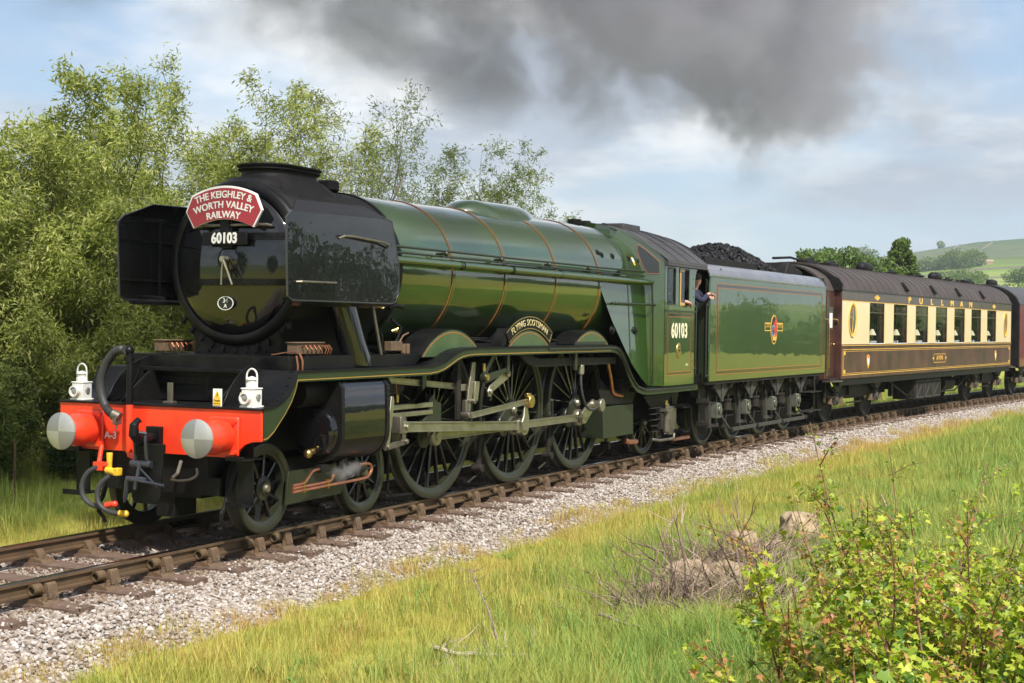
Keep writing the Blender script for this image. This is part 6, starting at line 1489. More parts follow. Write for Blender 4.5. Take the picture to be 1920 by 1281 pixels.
# ---- slide bars, crosshead, rods (built for each side)
def rod(p0, p1, h, t, m='steel', name='rod', inset=.012):
    a = Vector((p0[0], 0, p0[2])); b = Vector((p1[0], 0, p1[2])); d = (b-a).normalized(); n = Vector((-d.z, 0, d.x)); y = p0[1]; g = G()
    def bar(u0, u1, y0, y1):
        pts = [(a+n*u0), (b+n*u0), (b+n*u1), (a+n*u1)]; g.prism([(q.x, q.z) for q in pts], 'y', y0, y1)
    bar(-h/2, -h/2+h*.17, y-t/2, y+t/2); bar(h/2-h*.17, h/2, y-t/2, y+t/2); bar(-h/2+h*.17, h/2-h*.17, y-t/2+inset, y+t/2-inset)
    return g
CPX = [x+.33*math.cos(CA) for x in DX]; CPZ = 1.016+.33*math.sin(CA)
def motion(s):
    SD = s
    y1, y2, y3 = s*1.005, s*1.115, s*1.215
    # coupling rods
    for i in (0, 1):
        cr = P('coupling_rod', rod((CPX[i], y1, CPZ), (CPX[i+1], y1, CPZ), .105, .06), 'steel', .004)
    for i in range(3):
        P('crank_pin', G().lathe([(.001, -.045), (.05, -.045), (.055, -.03), (.115, -.028), (.125, -.01), (.125, .05), (.001, .05)], (CPX[i], y1, CPZ), 'y', 28) if s < 0 else G().lathe([(.001, .045), (.05, .045), (.055, .03), (.115, .028), (.125, .01), (.125, -.05), (.001, -.05)], (CPX[i], y1, CPZ), 'y', 28), 'steel')
    xh, zh = 2.33, .985    # crosshead pin
    P('connecting_rod', rod((xh, y2, zh), (CPX[1]-.06, y2, CPZ+.01), .125, .065), 'steel', .004)
    g = G().cyl((CPX[1], y2-s*.05, CPZ), (CPX[1], y2+s*.06, CPZ), .125, n=28).box(CPX[1]-.20, CPX[1]-.06, min(y2-.045, y2+.045), max(y2-.045, y2+.045), CPZ-.085, CPZ+.095).cyl((CPX[1], y2, CPZ+.10), (CPX[1], y2, CPZ+.16), .03)
    P('big_end', g, 'steel', .008)
    P('small_end', G().cyl((xh, y2-s*.05, zh), (xh, y2+s*.05, zh), .075, n=20).cyl((xh, y2+s*.04, zh), (xh, y2+s*.085, zh), .035, n=6), 'steel', .005)
    # crosshead and slide bars
    P('crosshead', G().box(2.12, 2.20, y2-s*.0-.10, y2+.03, .92, 1.12).box(2.20, 2.36, s*1.03-.03, s*1.03+.03, .80, 1.12).box(2.28, 2.36, s*1.14-.012, s*1.14+.012, .80, 1.10), 'steel_dk', .01)
    P('piston_rod', G().cyl((1.66, s*1.02, 1.02), (2.2, s*1.02, 1.02), .042, n=16), 'steel'); P('gland', G().lathe([(.10, 0), (.12, .02), (.12, .06), (.07, .08), (.05, .14)], (1.67, s*1.02, 1.02), 'x', 24), 'steel_dk')
    P('slide_bar', G().box(1.72, 3.12, s*1.03-.045, s*1.03+.045, 1.185, 1.245), 'steel', .004); P('slide_bar', G().box(1.72, 3.12, s*1.03-.045, s*1.03+.045, 1.095, 1.15), 'steel', .004)
    P('slide_bar_bracket', G().prism([(3.05, 1.10), (3.05, 1.27), (3.14, 1.33), (3.26, 1.24), (3.36, 1.22), (3.36, .99), (3.0, .99), (2.9, 1.02)], 'y', s*.98, s*1.06).box(3.06, 3.13, s*1.06-.01, s*1.06+.01, 1.09, 1.26), 'green_dk', .006)
    P('motion_bracket', G().prism([(2.80, 1.62), (2.90, 1.62), (2.90, 1.46), (2.86, 1.38), (2.76, 1.30), (2.62, 1.265), (2.62, 1.24), (2.86, 1.26), (2.80, 1.33), (2.80, 1.44)], 'y', s*1.03, s*1.11), 'green_dk', .004)
    P('combination_lever', G().prism([(1.99, 1.36), (2.04, 1.36), (2.06, 1.30), (1.98, .86), (1.95, .76), (1.90, .76), (1.90, .86)], 'y', s*1.14, s*1.165), 'steel', .006)
    P('union_link', G().prism([(1.90, .735), (1.90, .80), (2.38, .85), (2.38, .78)], 'y', s*1.12, s*1.15).cyl((1.935, s*1.10, .775), (1.935, s*1.185, .775), .03, n=12).cyl((2.34, s*1.10, .815), (2.34, s*1.185, .815), .03, n=12).box(2.30, 2.37, s*1.12-.02, s*1.12+.02, .8, .96), 'steel_dk', .004)
    P('radius_rod', rod((2.05, s*1.06, 1.545), (3.92, s*1.06, 1.40), .075, .045), 'steel', .003); P('radius_rod_end', G().box(3.78, 4.02, s*1.06-.035, s*1.06+.035, 1.355, 1.44), 'steel', .005)
    P('expansion_link', G().prism([(3.86, 1.02), (3.97, 1.02), (4.00, 1.2), (4.08, 1.42), (4.12, 1.72), (4.02, 1.72), (3.95, 1.45), (3.90, 1.22)], 'y', s*1.11, s*1.14).prism([(4.03, 1.20), (4.14, 1.22), (4.19, 1.47), (4.06, 1.47)], 'y', s*1.14, s*1.165), 'steel', .006)
    P('link_foot', G().box(3.84, 3.92, s*1.12-.03, s*1.12+.03, 1.0, 1.24).cyl((3.86, s*1.06, 1.05), (3.86, s*1.20, 1.05), .04, n=14).cyl((4.0, s*1.06, 1.22), (4.0, s*1.2, 1.22), .035), 'steel_dk', .005)
    P('eccentric_rod', rod((3.90, s*1.20, 1.045), (5.52, s*1.20, 1.155), .075, .04), 'steel', .003)
    P('return_crank', G().prism([(5.42, .76), (5.55, .74), (5.60, .80), (5.60, .92), (5.53, 1.16), (5.46, 1.14), (5.44, .95), (5.38, .88)], 'y', s*1.16, s*1.20), 'steel', .01)
    P('return_crank_end', G().cyl((5.56, s*1.17, 1.155), (5.56, s*1.265, 1.155), .088, n=24).box(5.46, 5.58, s*1.21-.03, s*1.21+.03, 1.22, 1.27), 'brass', .01)
    # reversing arm, weigh shaft
    P('reversing_link', G().prism([(4.42, 1.26), (4.50, 1.26), (4.53, 1.32), (4.98, 1.48), (5.02, 1.55), (4.96, 1.61), (4.88, 1.60), (4.45, 1.40), (4.40, 1.33)], 'y', s*1.15, s*1.175).cyl((4.94, s*1.13, 1.55), (4.94, s*1.21, 1.55), .045, n=16).cyl((4.46, s*1.13, 1.33), (4.46, s*1.20, 1.33), .035, n=16), 'steel', .006)
    P('reversing_arm', G().prism([(4.22, 1.46), (4.30, 1.44), (4.86, 1.57), (4.86, 1.63), (4.30, 1.56), (4.52, 1.80), (4.44, 1.80), (4.20, 1.58)], 'y', s*1.18, s*1.21).cyl((4.26, s*1.15, 1.52), (4.26, s*1.235, 1.52), .065, n=20), 'green_dk', .006)
    P('arm_bush', G().cyl((4.26, s*1.236, 1.52), (4.26, s*1.246, 1.52), .04, n=20).cyl((4.22, s*1.2, 1.60), (4.22, s*1.2, 1.70), .022), 'brass')
    P('motion_girder', G().prism([(4.55, 1.80), (5.30, 1.79), (5.50, 1.68), (5.75, 1.62), (8.72, 1.615), (8.72, 1.72), (5.9, 1.74), (5.55, 1.80)], 'y', s*1.17, s*1.20), 'frame_dk', .005)
    P('motion_bracket', G().box(3.66, 3.76, s*1.1-.02, s*1.1+.02, 1.0, 1.8).box(4.56, 4.62, s*1.1-.02, s*1.1+.02, 1.2, 1.8), 'frame_dk', .004)
    P('girder_bracket', G().box(7.02, 7.10, s*1.235-.02, s*1.235+.02, 1.55, 1.88).box(4.86, 4.94, s*1.2-.02, s*1.2+.02, 1.55, 1.88), 'green_dk', .004)
    # brake hangers
    for x in (4.72, 6.93, 9.14):
        P('brake_hanger', G().prism([(x-.06, .30), (x+.02, .26), (x+.10, .86), (x+.04, .88)], 'y', s*.86, s*.89).cyl((x-.02, s*.80, .29), (x-.02, s*.95, .29), .055, n=14).prism([(x-.10, .55), (x-.01, .45), (x+.02, .85), (x-.07, .82)], 'y', s*.74, s*.86), 'frame_dk', .005)
    for x in (4.8, 7.0, 9.2): P('sanding_pipe', G().tube([(x, s*.9, 1.1), (x+.02, s*.9, .6), (x-.05, s*.85, .2), (x-.25, s*.8, .1)], .016, 6), 'frame_dk')
motion(-1); motion(1)
P('frame_front_sand_pipe', G().tube([(2.42, -.85, 1.2), (2.44, -.85, .7), (2.48, -.83, .2), (2.62, -.8, .12), (3.1, -.8, .1)], .018, 8).tube([(2.3, -.8, .9), (2.33, -.8, .2), (2.42, -.78, .12)], .014), 'black3')
P('oil_cup', G().cyl((2.02, -1.1, 1.28), (2.02, -1.1, 1.36), .022), 'brass'); P('oil_cup', G().cyl((2.22, -1.1, 1.28), (2.22, -1.1, 1.36), .022), 'brass'); P('oil_feed', G().tube([(2.02, -1.1, 1.36), (2.0, -1.1, 1.5)], .006, 5).tube([(2.22, -1.1, 1.36), (2.2, -1.1, 1.5)], .006, 5), 'copper')
# speedometer drive on the rear driver
P('speedometer_crank', G().prism([(CPX[2]-.05, CPZ-.09), (CPX[2]+.06, CPZ-.09), (8.12, .93), (8.2, 1.0), (8.1, 1.08), (7.95, 1.03), (CPX[2]-.09, CPZ+.08)], 'y', -1.06, -1.10).cyl((8.10, -1.08, .99), (8.10, -1.22, .99), .07, n=20).cyl((8.10, -1.19, .99), (8.10, -1.25, .99), .10, n=28), 'steel', .008)
P('speedometer_cable', G().tube([(7.44, -1.17, 1.60), (7.40, -1.18, 1.46), (7.39, -1.19, 1.30), (7.45, -1.2, 1.12), (7.60, -1.2, .98), (7.78, -1.2, .93), (7.98, -1.2, .96), (8.1, -1.2, .99)], .020, 10, sm=6), 'rubber')
P('speedometer_gearbox', G().cyl((7.42, -1.17, 1.48), (7.42, -1.17, 1.62), .05, n=14), 'steel', .006)
obj('rivets', RIV, M['black2'], L)['kind'] = 'stuff'

# ---- separate things standing on the engine
def headboard():
    n = 24; R = 2.2
    T = None; top_, bot = [], []
    for k in range(n+1):
        y = -.435+.87*k/n; top_.append((y, 3.575+.10*(1-(y/.435)**2)))
    out = top_[::-1]                     # from +y to -y along the top
    out = [(y, z) for y, z in out]
    out += [(-.515, 3.40), (-.405, 3.215)]
    out += [(-.405+.81*k/16, 3.215+.095*(1-((-.405+.81*k/16)/.405)**2)) for k in range(1, 16)]
    out += [(.405, 3.215), (.515, 3.40)]
    return out
HO = headboard(); hx = .355
def hsh(k): return [((y)*k, 3.42+(z-3.42)*k) for y, z in HO]
HB = tag(obj('headboard', G().prism(HO, 'x', hx, hx+.03), M['sign_w'], None, bevel=.003), 'maroon headboard with white letters at the top of the smokebox door', 'headboard')
inner = [(y*.965, 3.42+(z-3.425)*.925) for y, z in HO]
obj('face', G().prism(inner, 'x', hx-.004, hx), M['head_red'], HB)
BR = -1.9
text('THE KEIGHLEY &', .106, M['white'], HB, (hx-.005, 0, 3.578), FRONT, bend=1.15, bold=.0022, ext=.003, xs=.98)
text('WORTH VALLEY', .106, M['white'], HB, (hx-.005, 0, 3.468), FRONT, bend=1.15, bold=.0022, ext=.003, xs=1.0, space=1.04)
text('RAILWAY', .106, M['white'], HB, (hx-.005, 0, 3.360), FRONT, bend=1.15, bold=.0022, ext=.003, xs=1.0)
obj('mounting_bracket', G().box(hx+.03, hx+.06, -.05, .05, 3.15, 3.5), M['black2'], HB)
def lamp(y, label):
    T = empty('headlamp', (-.60, y, 1.345), 0, label, 'lamp', 'white oil lamps on the buffer beam')
    obj('body', G().box(-.07, .07, -.075, .075, .02, .19).box(-.085, .085, -.09, .09, 0, .022).box(-.078, .078, -.083, .083, .185, .20), M['white'], T, bevel=.012)
    obj('chimney', G().lathe([(.06, .195), (.06, .235), (.05, .245), (.05, .275), (.062, .28), (.062, .29), (.035, .305), (.001, .315)], (0, 0, 0), 'z', 24), M['white'], T)
    obj('handle', G().tube([(0, -.062, .19), (0, -.064, .30), (0, -.055, .35), (0, -.03, .378), (0, 0, .388), (0, .03, .378), (0, .055, .35), (0, .064, .30), (0, .062, .19)], .009, 8, sm=3), M['white'], T)
    ln = obj('lens_housing', G().lathe([(.052, 0), (.052, -.05), (.058, -.055), (.058, -.065), (.044, -.065), (.044, -.05)], (-.068, .0, .10), 'x', 28), M['white'], T)
    obj('lens', G().lathe([(.001, -.062), (.02, -.060), (.043, -.048)], (-.068, .0, .10), 'x', 24), M['lensg'], ln)
    obj('side_lens', G().lathe([(.001, -.095), (.026, -.093), (.032, -.08), (.032, -.07)], (0, 0, .11), 'y', 18), M['lensg'], T)
    obj('bracket_socket', G().box(-.03, .03, .09, .125, .03, .15), M['white'], T, bevel=.006)
    obj('bracket_socket', G().box(.075, .10, -.03, .03, .03, .15), M['white'], T, bevel=.006)
lamp(-1.115, 'white oil lamp above the near buffer, beside the yellow warning sign'); lamp(1.10, 'white oil lamp above the far buffer, left of the black hose')

# ================================================================== TENDER
TN = empty('tender', (13.678, -.14, 0), R_(-2.367), 'green tender heaped with coal between locomotive and brown and cream carriage', 'tender')
def TP(name, g, m, bevel=0, parent=None, **k): return obj(name, g, M[m], parent or TN, bevel=bevel, **k)
def rectf(g, x0, x1, z0, z1, w, y0, y1): return g.box(x0, x1, y0, y1, z0, z0+w).box(x0, x1, y0, y1, z1-w, z1).box(x0, x0+w, y0, y1, z0+w, z1-w).box(x1-w, x1, y0, y1, z0+w, z1-w)
for s in (-1, 1):
    r0 = [(-1.0, 1.22), (6.27, 1.22), (6.27, 3.14), (-.86, 3.14), (-.95, 3.11), (-1.0, 3.03), (-1.0, 2.72)]
    td = TP('tank_side', G().prism(r0, 'y', s*1.33, s*1.305), 'green', .006)
    bd = G().tube([(-1.0, s*1.32, 1.24), (-1.0, s*1.32, 2.98), (-.97, s*1.32, 3.09), (-.88, s*1.32, 3.14), (6.27, s*1.32, 3.14)], .022, 8); obj('edge_bead', bd, M['green'], td)
    ya, yb = sorted((s*1.3325, s*1.330)); x0, x1, z0, z1 = -.66, 6.02, 1.335, 3.02
    obj('lining', rectf(G(), x0, x1, z0, z1, .012, ya, yb), M['orange'], td); obj('lining', rectf(G(), x0+.075, x1-.075, z0+.075, z1-.075, .012, ya, yb), M['orange'], td); obj('lining', rectf(G(), x0+.015, x1-.015, z0+.015, z1-.015, .055, ya, yb), M['black'], td)
    # emblem: ring, wheel, lion, crown and two name bars
    ex, ez = 2.64, 2.18; em = obj('emblem', (lambda n: G().add([(ex+.21*math.cos(2*PI*k/n), s*1.3345, ez+.30*math.sin(2*PI*k/n)) for k in range(n)]+[(ex+.21*math.cos(2*PI*k/n), s*1.330, ez+.30*math.sin(2*PI*k/n)) for k in range(n)], [tuple(range(n)), tuple(range(2*n-1, n-1, -1))]+[(k, (k+1) % n, n+(k+1) % n, n+k) for k in range(n)]))(36), M['gold'], td)
    obj('emblem_field', (lambda n: G().add([(ex+.185*math.cos(2*PI*k/n), s*1.3365, ez+.275*math.sin(2*PI*k/n)) for k in range(n)], [tuple(range(n))]))(36), M['green_dk'], em)
    y5 = s*1.339
    wg = G(); n = 20
    for k in range(n):
        a, b = 2*PI*k/n, 2*PI*(k+1)/n; wg.add([(ex-.06+.10*math.cos(a), y5, ez-.02+.12*math.sin(a)), (ex-.06+.10*math.cos(b), y5, ez-.02+.12*math.sin(b)), (ex-.06+.075*math.cos(b), y5, ez-.02+.092*math.sin(b)), (ex-.06+.075*math.cos(a), y5, ez-.02+.092*math.sin(a))], [(0, 1, 2, 3)])
        if k % 3 == 0: wg.add([(ex-.06, y5, ez-.02), (ex-.06+.08*math.cos(a), y5, ez-.02+.095*math.sin(a)), (ex-.06+.08*math.cos(a+.15), y5, ez-.02+.095*math.sin(a+.15))], [(0, 1, 2)])
    obj('emblem_wheel', wg, M['blue_l'], em)
    lion = [(-.05, -.16), (.02, -.17), (.02, -.10), (.06, -.16), (.12, -.16), (.10, -.06), (.13, .02), (.11, .12), (.13, .20), (.06, .24), (.0, .20), (-.02, .14), (-.07, .17), (-.10, .13), (-.04, .09), (-.01, .04), (-.09, .05), (-.11, .01), (-.03, -.02), (-.02, -.08)]
    obj('emblem_lion', G().add([(ex+.03+u, s*1.342, ez+v) for u, v in lion], [tuple(range(len(lion)))]), M['red_l'], em)
    cr = [(-.11, -.16), (.11, -.16), (.14, -.06), (.07, -.10), (.04, -.03), (0, -.10), (-.04, -.03), (-.07, -.10), (-.14, -.06)]
    obj('emblem_crown', G().add([(ex+u, s*1.344, ez-.06+v) for u, v in cr], [tuple(range(len(cr)))]), M['gold'], em)
    for d, w_ in ((-1, 'BRITISH'), (1, 'RAILWAYS')):
        xa, xb = (ex-.57, ex-.20) if d < 0 else (ex+.20, ex+.57); obj('emblem_bar', rectf(G(), xa, xb, ez-.03, ez+.14, .018, *sorted((s*1.334, s*1.330))).box(xa, xb, *sorted((s*1.3325, s*1.330)), ez+.050, ez+.060), M['gold'], em)
        text(w_, .065, M['gold'], em, ((xa+xb)/2, s*1.335, ez+.098), SIDE if s < 0 else (PI/2, 0, PI), xs=.8, ext=.001)
    prof_ = [(1.325, 3.14), (1.315, 3.20), (1.28, 3.27), (1.22, 3.325), (1.14, 3.36), (1.04, 3.385), (.92, 3.395)]
    g = G(); up = [(s*y, z) for y, z in prof_]; dn = [(s*(y-.02), z-.02) for y, z in prof_]
    for a in range(len(up)-1): g.prism([up[a], up[a+1], dn[a+1], dn[a]], 'x', -.98, 6.22)
    TP('side_top_curve', g, 'topsheen', smooth=50)
    TP('front_corner', G().prism([(s*1.31, 1.22), (s*1.31, 3.0), (s*1.24, 3.1), (s*1.24, 1.22)], 'x', -.985, -.96), 'green_dk')
    TP('handrail', G().tube([(-1.14, s*1.32, 1.30), (-1.14, s*1.32, 2.62), (-1.05, s*1.32, 2.66)], .015, 8), 'green_dk'); TP('handrail_bracket', G().box(-1.16, -.98, min(s*1.30, s*1.33), max(s*1.30, s*1.33), 2.60, 2.63).box(-1.16, -.98, min(s*1.30, s*1.33), max(s*1.30, s*1.33), 1.32, 1.35), 'green_dk')
    # frames
    fr = [(-1.05, 1.20), (6.35, 1.20), (6.35, .95), (5.5, .90)]
    for ax in (4.88, 3.252, 1.626, 0):
        fr += [(ax+.36, .88), (ax+.25, .30), (ax+.12, .28), (ax+.12, .85), (ax-.12, .85), (ax-.12, .28), (ax-.25, .30), (ax-.36, .88)]
    fr += [(-.85, .92), (-1.05, .98)]
    TP('tender_frame', G().prism(fr, 'y', s*1.0, s*.975), 'frame_dk')
    TP('solebar', G().box(-1.0, 6.3, *sorted((s*1.30, s*.98)), 1.165, 1.215), 'frame_dk')
    for ax in (0, 1.626, 3.252, 4.88):
        ab = TP('axlebox', G().box(ax-.11, ax+.11, *sorted((s*1.17, s*1.0)), .50, .80).cyl((ax, s*1.16, .66), (ax, s*1.20, .66), .085, n=20).box(ax-.08, ax+.08, *sorted((s*1.19, s*1.15)), .72, .79), 'oilgrey', .015)
        sp = G()
        for k in range(7): sp.box(ax-.52+.065*k, ax+.52-.065*k, *sorted((s*1.19, s*1.09)), 1.085-.026*k, 1.107-.026*k)
        obj('leaf_spring', sp, M['frame_dk'], ab)
        obj('spring_gusset', G().prism([(ax-.50, 1.16), (ax-.06, 1.16), (ax-.06, .86)], 'y', s*1.215, s*1.20).prism([(ax+.50, 1.16), (ax+.06, 1.16), (ax+.06, .86)], 'y', s*1.215, s*1.20).box(ax-.045, ax+.045, *sorted((s*1.235, s*1.19)), .82, 1.16), M['frame_lt'], ab, bevel=.004)
        obj('hanger', G().cyl((ax-.54, s*1.14, .86), (ax-.54, s*1.14, 1.16), .018, n=8).cyl((ax+.54, s*1.14, .86), (ax+.54, s*1.14, 1.16), .018, n=8), M['frame_dk'], ab)
        obj('hornguide', G().box(ax-.20, ax-.12, *sorted((s*1.05, s*.99)), .36, .9).box(ax+.12, ax+.20, *sorted((s*1.05, s*.99)), .36, .9).box(ax-.24, ax+.24, *sorted((s*1.06, s*.99)), .33, .39), M['frame_lt'], ab, bevel=.006)
        if ax < 4.8:
            ld = G()
            for k in range(4): ld.box(ax+.32, ax+1.15, *sorted((s*1.04, s*.99)), .50+.11*k, .512+.11*k)
            TP('frame_rib', ld, 'frame_dk')
            TP('brake_cylinder', G().cyl((ax+.62, s*1.08, .62), (ax+.62, s*1.08, .80), .085, n=16).cyl((ax+.62, s*1.08, .80), (ax+.62, s*1.08, .84), .10, n=16).tube([(ax+.62, s*1.08, .62), (ax+.6, s*1.06, .35), (ax+.55, s*1.0, .28)], .02), 'frame_dk', .01)
    TP('brake_pull_rod', G().box(.28, 4.95, *sorted((s*1.31, s*1.28)), .245, .315), 'frame_lt', .004)
    for x in (.28, 1.75, 3.35, 4.95): TP('pull_rod_joint', G().cyl((x, s*1.26, .28), (x, s*1.335, .28), .045, n=12).tube([(x, s*1.28, .28), (x+.05, s*1.1, .5), (x+.05, s*1.0, .8)], .022), 'frame_dk', .004)
    for x0_ in (-1.55, -1.05,):
        pass
    g = G()
    for z in (.82, .40): g.box(-1.02, -.52, *sorted((s*1.34, s*1.10)), z, z+.015).box(-1.02, -1.0, *sorted((s*1.34, s*1.10)), z, z+.09)
    g.prism([(-.95, 1.16), (-.6, 1.16), (-.62, .4), (-.92, .4)], 'y', s*1.10, s*1.115); TP('footstep', g, 'frame_dk', .004)
    g = G()
    for z in (.80, .385): g.box(4.95 if z < .5 else 5.2, 6.05, *sorted((s*1.34, s*1.06)), z, z+.018)
    g.cyl((5.58, s*1.30, .39), (5.58, s*1.30, 1.17), .012, n=6).cyl((6.0, s*1.2, .80), (5.85, s*1.2, 1.17), .012, n=6); TP('rear_footboard', g, 'frame_dk', .003)
    for k in range(8): TP('solebar_bracket', G().box(-.6+k*.9, -.57+k*.9, *sorted((s*1.30, s*1.05)), 1.08, 1.17), 'frame_dk')
TP('front_wall', G().box(-.96, -.93, -1.3, 1.3, 1.22, 2.75), 'green_dk'); TP('rear_wall', G().box(6.22, 6.26, -1.3, 1.3, 1.22, 3.35), 'green_dk')
TP('tank_top', G().box(-.3, 6.24, -1.0, 1.0, 3.30, 3.385), 'soot'); TP('locker_top', G().box(-.95, -.32, -1.29, -.9, 2.7, 2.74), 'soot'); TP('coal_space_front', G().box(-.32, -.28, -1.28, 1.28, 2.7, 3.3), 'soot', .01); TP('coal_rail', G().box(-.28, 2.6, -.95, -.92, 3.388, 3.52), 'soot', .01); TP('coal_rail', G().box(-.28, 2.6, .92, .95, 3.388, 3.52), 'soot', .01); TP('water_filler_dome', G().prism([(5.0, 3.388), (6.2, 3.388), (6.2, 3.5), (5.2, 3.68)], 'y', -.8, .8), 'soot', .03)
TP('underframe', G().box(-1.0, 6.3, -.9, .9, .75, 1.2), 'dark')
w1 = wheel(.63, 0, .16, .05, .07, disc=True, name='tender_wheel', tyre_m='tyre', rim_m='frame_dk'); w1.parent = TN
for k, ax in enumerate((0, 1.626, 3.252, 4.88)):
    for nr in (True, False):
        w_ = w1 if (k == 0 and nr) else copy_tree(w1, TN); place(w_, ax, .63, nr)
TP('tender_axle', (lambda g: [g.cyl((ax, -.8, .63), (ax, .8, .63), .085, n=14) for ax in (0, 1.626, 3.252, 4.88)] and g)(G()), 'black3')
for s in (-1, 1): TP('rear_buffer', G().cyl((6.26, s*.87, 1.06), (6.7, s*.87, 1.06), .09).cyl((6.7, s*.87, 1.06), (6.74, s*.87, 1.06), .2, n=24), 'black3', .006)
# coal
def coal():
    V, F = [], []; r = np.random.default_rng(5); bases = []
    for k in range(6):
        me = stone_mesh(100+k); bases.append((np.array([tuple(v.co) for v in me.vertices]), np.array([tuple(p.vertices) for p in me.polygons])))
    def hz(x, y):
        ridge = np.interp(x, [-.2, .6, 1.4, 2.1, 2.9, 3.8, 4.8, 5.8], [3.25, 3.50, 3.66, 3.86, 3.95, 3.84, 3.62, 3.42]); return 3.2+(ridge-3.2)*(1-(abs(y)/.98)**2.2)
    n = 0; allv = []; allf = []
    for _ in range(3000):
        x, y = r.uniform(-.15, 5.7), r.uniform(-.92, .92); z = hz(x, y)+r.uniform(-.08, .02); s = r.uniform(.06, .135); a = r.uniform(0, 6.28); v, f = bases[r.integers(6)]
        ca, sa = math.cos(a), math.sin(a); q = v*s*np.array([1, 1, 1.25]); q = np.stack([q[:, 0]*ca-q[:, 1]*sa+x, q[:, 0]*sa+q[:, 1]*ca+y, q[:, 2]+z], -1); allv.append(q); allf.append(f+n); n += len(q)
    me = np_mesh('coal', np.concatenate(allv), np.concatenate(allf)); o = link('coal', me, M['coal'], None, TN.location, TN.rotation_euler); o['kind'] = 'stuff'; o['label'] = 'black coal heaped above the tender sides'
coal()

